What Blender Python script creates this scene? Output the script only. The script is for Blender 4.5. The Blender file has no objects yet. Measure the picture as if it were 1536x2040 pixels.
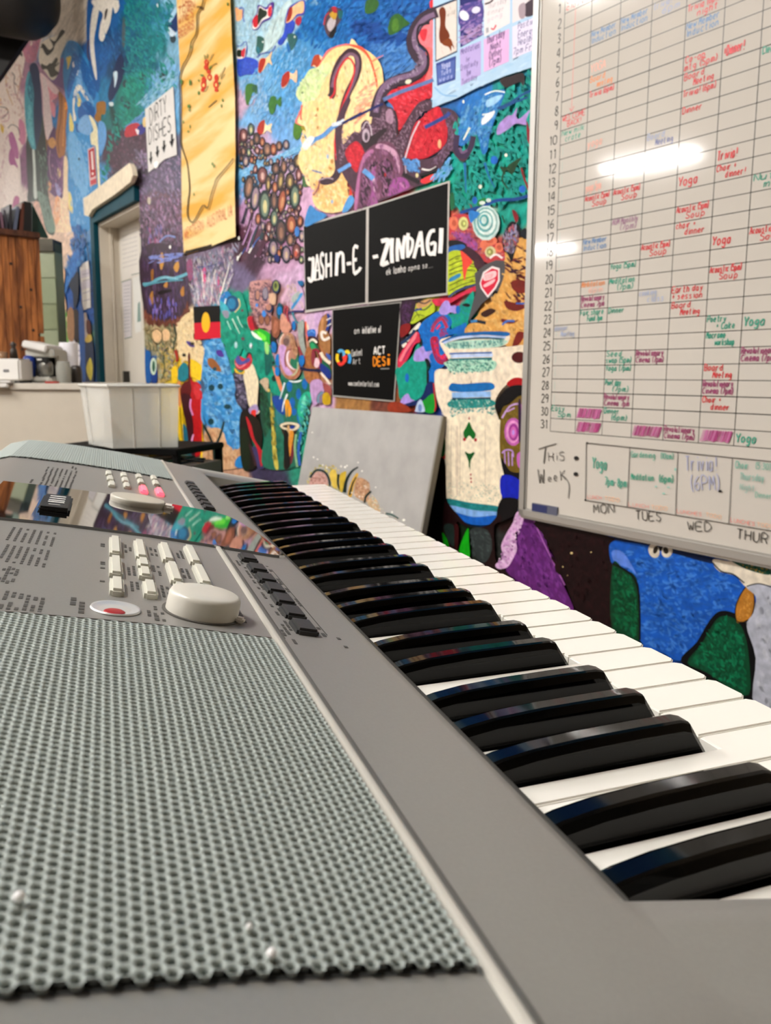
import bpy, bmesh, math, random
import numpy as np
from mathutils import Vector, Matrix, geometry
random.seed(7); RN = np.random.RandomState(5)
SC = bpy.context.scene; COL = SC.collection
PI = math.pi
def V(*a): return np.array(a, float)
# ---------------------------------------------------------------- camera
# camera solved from the key pitch of the keyboard and the straight lines of wall and whiteboard
FPX, X0, Y0 = 1541.6, 766.9, 963.5
R_ = V(0.94205, -0.33542, 0.00573); U_ = V(0.04072, 0.13127, 0.99051); F_ = V(0.33299, 0.93288, -0.13732)
KZ = 0.828                                   # height of the white key tops above the floor
CAM = V(-0.1233, -0.1399, KZ + 0.142)
cd = bpy.data.cameras.new('camera'); co = bpy.data.objects.new('camera', cd); COL.objects.link(co)
co.matrix_world = Matrix(((R_[0], U_[0], -F_[0], CAM[0]), (R_[1], U_[1], -F_[1], CAM[1]), (R_[2], U_[2], -F_[2], CAM[2]), (0, 0, 0, 1)))
cd.sensor_fit = 'VERTICAL'; cd.sensor_height = 36; cd.sensor_width = 27.1
cd.lens = FPX / 2040 * 36; cd.shift_x = (768 - X0) / 2040; cd.shift_y = -(1020 - Y0) / 2040
cd.clip_start = .01; cd.clip_end = 60
cd.dof.use_dof = True; cd.dof.focus_distance = .40; cd.dof.aperture_fstop = 20
SC.camera = co
# ---------------------------------------------------------------- world, exposure
SC.view_settings.view_transform = 'Standard'; SC.view_settings.look = 'None'
SC.view_settings.gamma = 1; SC.view_settings.use_curve_mapping = False; SC.view_settings.exposure = 0.22
wd = bpy.data.worlds.new('world'); SC.world = wd; wd.use_nodes = True
wd.node_tree.nodes['Background'].inputs[0].default_value = (.9, .95, 1, 1)
wd.node_tree.nodes['Background'].inputs[1].default_value = .05
TUBE = 150.0                                 # emission of the fluorescent tubes
# ---------------------------------------------------------------- geometry of the wall
WT = V(-0.28102, 0.95970, 0); WN = V(0.95970, 0.28102, 0); WR = -WT; D = 1.42
def ray(x, y): return R_ * (x - X0) / FPX - U_ * (y - Y0) / FPX + F_
def wall_sh(x, y, d=D):                      # measured photo point -> (distance along the wall to the right, height over camera)
    v = ray(x, y); k = d / (v @ WN); return (v @ WR) * k, v[2] * k
def wp(a, h, off=0.0): return CAM + WN * (D - off) + WR * a + V(0, 0, h)
def at_depth(x, y, dep): return CAM + ray(x, y) * dep
def hexc(h):
    h = h.lstrip('#'); c = [int(h[i:i + 2], 16) / 255 for i in (0, 2, 4)]
    return tuple(((v / 12.92) if v <= .04045 else ((v + .055) / 1.055) ** 2.4) for v in c)
# ---------------------------------------------------------------- materials
MATS = {}
def mat(name, col, rough=.5, metal=0, spec=.5, noise=0, nscale=40, bump=0, bscale=200, emit=None, es=0, coat=0, alpha=1, trans=0, ior=None):
    if name in MATS: return MATS[name]
    m = bpy.data.materials.new(name); m.use_nodes = True; nt = m.node_tree; b = nt.nodes['Principled BSDF']
    c = hexc(col) if isinstance(col, str) else col
    b.inputs['Base Color'].default_value = (*c, 1); b.inputs['Roughness'].default_value = rough
    b.inputs['Metallic'].default_value = metal; b.inputs['Specular IOR Level'].default_value = spec
    b.inputs['Coat Weight'].default_value = coat; b.inputs['Alpha'].default_value = alpha
    b.inputs['Transmission Weight'].default_value = trans
    if ior: b.inputs['IOR'].default_value = ior
    tc = nt.nodes.new('ShaderNodeTexCoord')
    if noise:
        n = nt.nodes.new('ShaderNodeTexNoise'); n.inputs['Scale'].default_value = nscale; n.inputs['Detail'].default_value = 4
        nt.links.new(tc.outputs['Object'], n.inputs['Vector'])
        mr = nt.nodes.new('ShaderNodeMapRange'); mr.inputs[1].default_value = .3; mr.inputs[2].default_value = .7
        mr.inputs[3].default_value = 1 - noise; mr.inputs[4].default_value = 1 + noise
        nt.links.new(n.outputs['Fac'], mr.inputs[0])
        mx = nt.nodes.new('ShaderNodeVectorMath'); mx.operation = 'SCALE'; mx.inputs[0].default_value = c
        nt.links.new(mr.outputs[0], mx.inputs['Scale']); nt.links.new(mx.outputs[0], b.inputs['Base Color'])
    if bump:
        n2 = nt.nodes.new('ShaderNodeTexNoise'); n2.inputs['Scale'].default_value = bscale; n2.inputs['Detail'].default_value = 3
        nt.links.new(tc.outputs['Object'], n2.inputs['Vector'])
        bp = nt.nodes.new('ShaderNodeBump'); bp.inputs['Strength'].default_value = bump; bp.inputs['Distance'].default_value = .002
        nt.links.new(n2.outputs['Fac'], bp.inputs['Height']); nt.links.new(bp.outputs[0], b.inputs['Normal'])
    if emit:
        b.inputs['Emission Color'].default_value = (*hexc(emit), 1); b.inputs['Emission Strength'].default_value = es
    MATS[name] = m; return m
def paint_mat(name, rough=.4, var=.14, scale=60, spec=.4, gam=1.0):
    if name in MATS: return MATS[name]
    m = bpy.data.materials.new(name); m.use_nodes = True; nt = m.node_tree; b = nt.nodes['Principled BSDF']
    a = nt.nodes.new('ShaderNodeAttribute'); a.attribute_name = 'Col'
    tc = nt.nodes.new('ShaderNodeTexCoord'); n = nt.nodes.new('ShaderNodeTexNoise')
    n.inputs['Scale'].default_value = scale; n.inputs['Detail'].default_value = 5
    nt.links.new(tc.outputs['Object'], n.inputs['Vector'])
    mr = nt.nodes.new('ShaderNodeMapRange'); mr.inputs[1].default_value = .3; mr.inputs[2].default_value = .7
    mr.inputs[3].default_value = 1 - var; mr.inputs[4].default_value = 1 + var
    nt.links.new(n.outputs['Fac'], mr.inputs[0])
    mx = nt.nodes.new('ShaderNodeVectorMath'); mx.operation = 'SCALE'
    gm = nt.nodes.new('ShaderNodeGamma'); gm.inputs['Gamma'].default_value = gam; nt.links.new(a.outputs['Color'], gm.inputs['Color'])
    nt.links.new(gm.outputs[0], mx.inputs[0]); nt.links.new(mr.outputs[0], mx.inputs['Scale'])
    nt.links.new(mx.outputs[0], b.inputs['Base Color'])
    b.inputs['Roughness'].default_value = rough; b.inputs['Specular IOR Level'].default_value = spec
    if var > .05:
        bp = nt.nodes.new('ShaderNodeBump'); bp.inputs['Strength'].default_value = .25; bp.inputs['Distance'].default_value = .003
        nt.links.new(n.outputs['Fac'], bp.inputs['Height']); nt.links.new(bp.outputs[0], b.inputs['Normal'])
    MATS[name] = m; return m
# ---------------------------------------------------------------- object helpers
def props(o, label=None, cat=None, group=None, kind=None):
    for k, v in (('label', label), ('category', cat), ('group', group), ('kind', kind)):
        if v: o[k] = v
    return o
def wloc(o):
    l = np.zeros(3)
    while o: l = l + np.array(o.location[:]); o = o.parent
    return l
def thing(name, label, cat, loc=(0, 0, 0), group=None):
    o = bpy.data.objects.new(name, None); o.empty_display_size = .05; COL.objects.link(o); o.location = loc
    return props(o, label, cat, group)
class MB:                                     # collects shapes, links them as ONE mesh object
    def __init__(s): s.v = []; s.f = []; s.c = []; s.sm = []
    def add(s, vs, fs, col=None, smooth=False):
        b = len(s.v); s.v += [tuple(map(float, p)) for p in vs]
        for f in fs: s.f.append([i + b for i in f]); s.c.append(col or (1, 1, 1)); s.sm.append(smooth)
    def box(s, lo, hi, col=None, M=None):
        x0, y0, z0 = lo; x1, y1, z1 = hi
        vs = [(x0, y0, z0), (x1, y0, z0), (x1, y1, z0), (x0, y1, z0), (x0, y0, z1), (x1, y0, z1), (x1, y1, z1), (x0, y1, z1)]
        if M is not None: vs = [M @ Vector(v) for v in vs]
        s.add(vs, [(0, 3, 2, 1), (4, 5, 6, 7), (0, 1, 5, 4), (1, 2, 6, 5), (2, 3, 7, 6), (3, 0, 4, 7)], col)
    def rbox(s, lo, hi, r, M=None, col=None, seg=2):
        bm = bmesh.new(); bmesh.ops.create_cube(bm, size=1)
        c = [(a + b) / 2 for a, b in zip(lo, hi)]; d = [b - a for a, b in zip(lo, hi)]
        for v in bm.verts: v.co = Vector((c[0] + v.co.x * d[0], c[1] + v.co.y * d[1], c[2] + v.co.z * d[2]))
        bmesh.ops.bevel(bm, geom=bm.edges[:], offset=min(r, min(d) * .49), segments=seg, affect='EDGES')
        s.frombm(bm, M, col, seg > 2)
    def frombm(s, bm, M=None, col=None, smooth=True):
        bm.verts.index_update()
        s.add([(M @ v.co if M is not None else v.co) for v in bm.verts], [[v.index for v in f.verts] for f in bm.faces], col, smooth); bm.free()
    def lathe(s, prof, M=None, n=32, col=None, cap=True):   # prof: (r, z)
        vs = []; fs = []
        for r, z in prof:
            for i in range(n):
                a = 2 * PI * i / n; p = Vector((r * math.cos(a), r * math.sin(a), z)); vs.append(M @ p if M is not None else p)
        for k in range(len(prof) - 1):
            for i in range(n):
                j = (i + 1) % n; fs.append((k * n + i, k * n + j, (k + 1) * n + j, (k + 1) * n + i))
        s.add(vs, fs, col, True)
        if cap: s.add(vs[:n], [list(range(n))[::-1]], col); s.add(vs[-n:], [list(range(n))], col)
    def tube(s, pts, r, n=10, col=None):
        pts = [Vector(p) for p in pts]; vs = []; fs = []
        for k, p in enumerate(pts):
            d = (pts[min(k + 1, len(pts) - 1)] - pts[max(k - 1, 0)]).normalized()
            a = d.orthogonal().normalized(); b = d.cross(a)
            rr = r[k] if isinstance(r, (list, tuple)) else r
            for i in range(n):
                t = 2 * PI * i / n; vs.append(p + (a * math.cos(t) + b * math.sin(t)) * rr)
        for k in range(len(pts) - 1):
            for i in range(n):
                j = (i + 1) % n; fs.append((k * n + i, k * n + j, (k + 1) * n + j, (k + 1) * n + i))
        s.add(vs, fs, col, True); s.add(vs[:n], [list(range(n))[::-1]], col); s.add(vs[-n:], [list(range(n))], col)
    def build(s, name, m, parent=None, loc=None, **kw):
        base = wloc(parent) if parent else np.zeros(3)
        l = np.array(loc if loc is not None else (base if parent else (0, 0, 0)), float)
        me = bpy.data.meshes.new(name); vv = np.array(s.v) - l
        me.from_pydata([tuple(p) for p in vv], [], s.f); me.validate(clean_customdata=False)
        me.polygons.foreach_set('use_smooth', s.sm[:len(me.polygons)] if len(me.polygons) == len(s.sm) else [False] * len(me.polygons))
        if any(c != (1, 1, 1) for c in s.c) and len(me.polygons) == len(s.c):
            ca = me.color_attributes.new('Col', 'FLOAT_COLOR', 'CORNER'); arr = []
            for f, c in zip(s.f, s.c): arr += [*c, 1.0] * len(f)
            ca.data.foreach_set('color', arr)
        me.materials.append(m)
        o = bpy.data.objects.new(name, me); COL.objects.link(o)
        if parent: o.parent = parent; o.location = l - base
        else: o.location = l
        return props(o, kw.get('label'), kw.get('cat'), kw.get('group'), kw.get('kind'))
def poly_box(pts, n_, th):                    # prism from a polygon of world points, thickness th along n_
    pts = [np.array(p) for p in pts]; m = len(pts); vs = pts + [p + n_ * th for p in pts]
    return vs, [list(range(m)), list(range(m, 2 * m))[::-1]] + [(i, (i + 1) % m, m + (i + 1) % m, m + i)[::-1] for i in range(m)]
# ---------------------------------------------------------------- flat paint and print on a surface
def smooth_pts(p, closed=True, k=4):
    n = len(p)
    if n < 3: return p
    out = []
    rng = range(n) if closed else range(n - 1)
    for i in rng:
        if closed: a, b, c, d = p[i - 1], p[i], p[(i + 1) % n], p[(i + 2) % n]
        else: a, b, c, d = p[max(i - 1, 0)], p[i], p[i + 1], p[min(i + 2, n - 1)]
        for j in range(k):
            t = j / k
            out.append(tuple(.5 * (2 * b[q] + (c[q] - a[q]) * t + (2 * a[q] - 5 * b[q] + 4 * c[q] - d[q]) * t * t + (3 * b[q] - a[q] - 3 * c[q] + d[q]) * t ** 3) for q in (0, 1)))
    if not closed: out.append(tuple(p[-1]))
    return out
class Flat:
    """shapes on a plane; to3(u, v, off) maps plane coordinates to the world, px(x, y) maps measured points to the plane"""
    step = 6e-6
    def __init__(s, to3, px, off=0.0): s.to3 = to3; s.px = px; s.off = off; s.mb = MB(); s.n = 0
    def lay(s): s.n += 1; return s.off + s.n * Flat.step
    def raw(s, pts, col, off=None):
        off = s.lay() if off is None else off
        vs = [s.to3(a, b, off) for a, b in pts]; s.mb.add(vs, [list(range(len(vs)))], col)
    def poly(s, pts, col, sm=True):
        p = [s.px(*q) for q in (smooth_pts(pts) if sm else pts)]; s.raw(p, hexc(col))
    def ell(s, cx, cy, rx, ry, col, rot=0, n=14):
        c, d = math.cos(math.radians(rot)), math.sin(math.radians(rot)); pts = []
        for i in range(n):
            a = 2 * PI * i / n; x, y = rx * math.cos(a), ry * math.sin(a); pts.append((cx + x * c - y * d, cy + x * d + y * c))
        s.raw([s.px(*q) for q in pts], hexc(col))
    def line(s, pts, w, col, sm=True, w2=None):             # measured points, width in photo pixels
        if sm and len(pts) > 2: pts = smooth_pts(pts, False)
        n = len(pts); L = []; Rr = []
        for i in range(n):
            a = pts[max(i - 1, 0)]; b = pts[min(i + 1, n - 1)]; dx, dy = b[0] - a[0], b[1] - a[1]; l = math.hypot(dx, dy) or 1
            ww = w if w2 is None else w + (w2 - w) * i / (n - 1)
            L.append((pts[i][0] - dy / l * ww / 2, pts[i][1] + dx / l * ww / 2)); Rr.append((pts[i][0] + dy / l * ww / 2, pts[i][1] - dx / l * ww / 2))
        off = s.lay(); hc = hexc(col); L = [s.px(*q) for q in L]; Rr = [s.px(*q) for q in Rr]
        for i in range(n - 1): s.raw([L[i], L[i + 1], Rr[i + 1], Rr[i]], hc, off)
    def seg(s, pts, w, col, off):                             # plane coordinates, width in plane units
        n = len(pts); L = []; Rr = []
        for i in range(n):
            a = pts[max(i - 1, 0)]; b = pts[min(i + 1, n - 1)]; dx, dy = b[0] - a[0], b[1] - a[1]; l = math.hypot(dx, dy) or 1
            L.append((pts[i][0] - dy / l * w / 2, pts[i][1] + dx / l * w / 2)); Rr.append((pts[i][0] + dy / l * w / 2, pts[i][1] - dx / l * w / 2))
        for i in range(n - 1): s.raw([L[i], L[i + 1], Rr[i + 1], Rr[i]], col, off)
    def dabs(s, reg, cols, n, ln, w, ang, jit=25, rs=None):  # brush strokes scattered inside a measured polygon
        mean = np.mean([hexc(c) for c in cols], 0); rs = rs or random; xs = [q[0] for q in reg]; ys = [q[1] for q in reg]; b = s.n; s.n += 3; k = 0; tries = 0
        while k < n and tries < n * 12:
            tries += 1; x = rs.uniform(min(xs), max(xs)); y = rs.uniform(min(ys), max(ys)); ins = False; j = len(reg) - 1
            for i in range(len(reg)):
                if (ys[i] > y) != (ys[j] > y) and x < (xs[j] - xs[i]) * (y - ys[i]) / (ys[j] - ys[i]) + xs[i]: ins = not ins
                j = i
            if not ins: continue
            k += 1; a = math.radians(ang + rs.uniform(-jit, jit)); l = ln * rs.uniform(.5, 1.3) / 2; ww = w * rs.uniform(.5, 1.3) / 2
            dx, dy = math.cos(a), math.sin(a)
            pts = [(x - dx * l, y - dy * l), (x - dx * l * .4 - dy * ww, y - dy * l * .4 + dx * ww), (x + dx * l * .5 - dy * ww * .8, y + dy * l * .5 + dx * ww * .8), (x + dx * l, y + dy * l), (x + dx * l * .5 + dy * ww, y + dy * l * .5 - dx * ww), (x - dx * l * .5 + dy * ww * .8, y - dy * l * .5 - dx * ww * .8)]
            cc = hexc(rs.choice(cols)); s.raw([s.px(*q) for q in pts], tuple(u_ * .5 + v_ * .5 for u_, v_ in zip(cc, mean)), s.off + (b + rs.randint(1, 3)) * Flat.step)
    def text(s, st, p0, p1, hpx, col, w=.12, jit=.0, slant=0, fill=1.0):     # measured baseline start/end; height in px at the start
        a0 = s.px(*p0); a1 = s.px(*p1); top = s.px(p0[0], p0[1] - hpx); H = math.hypot(top[0] - a0[0], top[1] - a0[1])
        dx, dy = a1[0] - a0[0], a1[1] - a0[1]; Lg = math.hypot(dx, dy); ux, uy = dx / Lg, dy / Lg; vx, vy = -uy, ux
        if vy < 0 and (top[1] - a0[1]) > 0: vx, vy = -vx, -vy
        tot = sum(adv(ch) for ch in st); sx = Lg / tot; sy = H / 6; off = s.lay(); c = hexc(col); x = 0
        for ch in st:
            for stroke in FONT.get(ch, []):
                pts = []
                q = [(px_ + random.uniform(-jit, jit), py_ + random.uniform(-jit, jit)) for px_, py_ in stroke]
                for px_, py_ in smooth_pts(q, False, 3) if len(q) > 2 else q:
                    px_ += slant * py_; pts.append((a0[0] + ux * (x + px_) * sx + vx * py_ * sy, a0[1] + uy * (x + px_) * sx + vy * py_ * sy))
                s.seg(pts, w * H, c, off)
            x += adv(ch)
    def build(s, name, m, parent=None, **kw): return s.mb.build(name, m, parent, **kw)
def adv(ch): return 3 if ch in " il.,!:'()I1|" else 5.6
FS = """A 0,0 2,6 4,0;.8,2.2 3.2,2.2
B 0,0 0,6 2.5,6 3.4,4.8 2.4,3.2 0,3.2;2.4,3.2 4,1.8 2.8,0 0,0
C 4,5 2.8,6 1,5.6 0,3 1,.4 2.8,0 4,1
D 0,0 0,6 2,6 4,4 4,2 2,0 0,0
E 4,6 0,6 0,0 4,0;0,3 3,3
F 4,6 0,6 0,0;0,3 3,3
G 4,5 2.5,6 .8,5.4 0,3 .8,.5 2.5,0 4,1 4,3 2.4,3
H 0,0 0,6;4,0 4,6;0,3 4,3
I 1,0 1,6
J 3,6 3,1.5 2,0 .8,0 0,1.5
K 0,0 0,6;4,6 0,2.6;1.2,3.4 4,0
L 0,6 0,0 3.6,0
M 0,0 .4,6 2,2 3.6,6 4,0
N 0,0 0,6 4,0 4,6
O 2,6 .3,5 0,3 .3,1 2,0 3.7,1 4,3 3.7,5 2,6
P 0,0 0,6 2.8,6 4,4.6 2.8,3 0,3
R 0,0 0,6 2.8,6 4,4.6 2.8,3 0,3;2,3 4,0
S 3.8,5.2 2.4,6 .6,5.4 .6,4 3.4,2.4 3.6,.8 2,0 0,.8
T 0,6 4,6;2,6 2,0
U 0,6 0,1.5 1.2,0 2.8,0 4,1.5 4,6
V 0,6 2,0 4,6
W 0,6 1,0 2,4 3,0 4,6
Y 0,6 2,3 4,6;2,3 2,0
Z 0,6 4,6 0,0 4,0
0 2,6 .3,5 0,3 .3,1 2,0 3.7,1 4,3 3.7,5 2,6
1 .2,5 1,6 1,0
2 0,5 1.5,6 3.6,5.2 3.2,3.2 0,0 4,0
3 0,5.4 2,6 3.6,4.8 1.6,3.3 3.8,1.8 2.2,0 0,.6
4 3,0 3,6 0,2 4,2
5 4,6 .6,6 .4,3.4 2.6,3.8 4,2 2.4,0 0,.6
6 3.4,6 .8,4 0,1.8 1.6,0 3.6,1 3,3 .6,2.6
7 0,6 4,6 1.4,0
8 2,3.2 .4,4.6 2,6 3.6,4.6 2,3.2 0,1.5 2,0 4,1.5 2,3.2
9 3.6,4 1.6,3 .2,4.6 1.8,6 3.6,5 3.4,2 2.6,0
a 3,3.6 1.4,4 0,2.4 .4,.4 1.8,0 3,1.4;3,4 3,0
b 0,6 0,0;0,1 1.6,0 3.2,1.6 2.6,3.6 1.2,4 0,2.8
c 3,3.4 1.4,4 0,2 1,.2 3,.4
d 3,3 1.4,4 0,2 1,.2 3,1;3,6 3,0
e 0,2 3,2.2 2.6,3.8 1.2,4 0,2 1,.2 3,.4
f 3,5.6 2,6 1.2,5 1.2,0;0,3.6 2.6,3.6
g 3,3.4 1.4,4 0,2.4 1.2,.6 3,1.4;3,4 3,-1 1.6,-2 0,-1.4
h 0,6 0,0;0,2.6 1.6,4 3,3 3,0
i 1,4 1,0;1,5.2 1,5.7
k 0,6 0,0;3,4 0,1.6;1,2.2 3,0
l 1,6 1,0
m 0,0 0,4;0,3 1,4 1.8,3 1.8,0;1.8,3 3,4 3.8,3 3.8,0
n 0,0 0,4;0,2.6 1.6,4 3,3 3,0
o 1.6,4 0,2.6 .4,.6 1.8,0 3.2,1.6 2.8,3.4 1.6,4
p 0,4 0,-2;0,3 1.6,4 3.2,2.4 2,0 0,.8
r 0,4 0,0;0,2.4 1.4,4 2.8,3.6
s 2.8,3.4 1.4,4 .2,3.2 2.6,1.2 1.4,0 0,.5
t 1.4,6 1.4,.6 2.8,0;0,4 2.8,4
u 0,4 0,1 1.4,0 3,1.4;3,4 3,0
v 0,4 1.6,0 3.2,4
w 0,4 .9,0 1.9,3 2.9,0 3.8,4
x 0,4 3,0;3,4 0,0
y 0,4 1.6,.4;3.2,4 .8,-2
z 0,4 3,4 0,0 3,0
- .6,2.8 3.2,2.8
+ .4,3 3.4,3;1.9,4.6 1.9,1.4
! 1,6 1,1.8;1,.5 1,0
( 1.8,6.6 .6,4.5 .6,1.5 1.8,-.6
) .2,6.6 1.4,4.5 1.4,1.5 .2,-.6
. .8,.5 .8,0
: 1,4 1,3.4;1,.6 1,0
' 1,6 1,4.8
, 1,.5 .6,-1"""
FONT = {}
for ln_ in FS.split('\n'):
    FONT[ln_[0]] = [[tuple(float(t) for t in q.split(',')) for q in st.split()] for st in ln_[2:].split(';')]
def parse(s, zone):
    ox, oy, sc = zone; return [(ox + float(a.split(',')[0]) / sc, oy + float(a.split(',')[1]) / sc) for a in s.split()]
ZN = dict(A=(0, 0, 4), B=(0, 400, 4), C=(340, 0, 4), D=(700, 0, 4), E=(280, 420, 4), F=(580, 340, 4), G=(740, 420, 4), H=(840, 820, 2.207),
          J=(1060, 560, 3.227), W=(1060, 0, 3.227), K=(500, 560, 7.68), L=(440, 250, 7.555), M=(780, 560, 7.68), N=(440, 0, 5.908), O=(640, 200, 4.8), Q=(0, 60, 5.1), X=(0, 0, 1), Y=(560, 760, 3.84), Z=(560, 900, 3.49))
def draw(fl, zone, txt):
    """p smooth polygon, q straight polygon, l stroke, t tapering stroke, e ellipse, d dabs, s straight line, w writing"""
    z = ZN[zone]
    for ln in txt.strip().split('\n'):
        ln = ln.strip()
        if not ln: continue
        k, rest = ln[0], ln[2:]
        if k == '@': z = ZN[ln[1:].strip()]; continue
        if k == 'p' or k == 'q':
            c, r = rest.split(' ', 1); fl.poly(parse(r, z), c, k == 'p')
        elif k in 'ls':
            c, w, r = rest.split(' ', 2); fl.line(parse(r, z), float(w) / z[2], c, k == 'l')
        elif k == 't':
            c, w, w2, r = rest.split(' ', 3); fl.line(parse(r, z), float(w) / z[2], c, True, float(w2) / z[2])
        elif k == 'e':
            c, r = rest.split(' ', 1)
            for it in r.split():
                v = [float(t) for t in it.split(',')]; fl.ell(z[0] + v[0] / z[2], z[1] + v[1] / z[2], v[2] / z[2], v[3] / z[2], c, v[4] if len(v) > 4 else 0)
        elif k == 'd':
            cs, n, ln_, w, ang, jit, r = rest.split(' ', 6)
            fl.dabs(parse(r, z), cs.split('/'), int(n), float(ln_) / z[2], float(w) / z[2], float(ang), float(jit))
        elif k == 'w':
            c, w, p0, p1, h, st = rest.split(' ', 5)
            q = parse(p0 + ' ' + p1, z); fl.text(st, q[0], q[1], float(h) / z[2], c, float(w), .1)
def wall_flat(off=0.0): return Flat(lambda a, b, o: wp(a, b, o), wall_sh, off)
# ================================================================ ROOM
M_paint = paint_mat('mural_paint', .5, .2, 60, .15, 1.24); M_print = paint_mat('print_ink', .5, .02, 30, .06); M_marker = paint_mat('marker_ink', .35, .03, 30, .4)
M_wall = mat('plaster_cream', '#d8d0c2', .8, noise=.05, nscale=6); M_ceil = mat('ceiling_white', '#cfcabf', .9, noise=.04, nscale=3)
M_floor = mat('floor_timber', '#6a5645', .5, noise=.2, nscale=5); M_black = mat('black_plastic', '#0a0a0a', .45)
M_teal = mat('teal_paint', '#05414f', .6, spec=.15, noise=.1, nscale=10); M_jamb = mat('cream_jamb', '#b9aa92', .5, noise=.05, nscale=8)
M_white = mat('white_gloss', '#e6e2da', .3)
def slab(name, lo, hi, m, **kw):
    b = MB(); b.box(lo, hi); return b.build(name, m, kind='structure', **kw)
slab('floor', (-17, -7, -.1), (6, 16, 0), M_floor)
slab('ceiling', (-17, -7, 4.0), (6, 16, 4.1), M_ceil)
slab('wall_back', (-17, -7.1, 0), (6, -7, 4), M_wall)
slab('wall_far', (-17, 15.9, 0), (6, 16, 4), M_wall)
slab('wall_left', (-17.1, -7, 0), (-17, 16, 4), M_wall)
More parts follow.
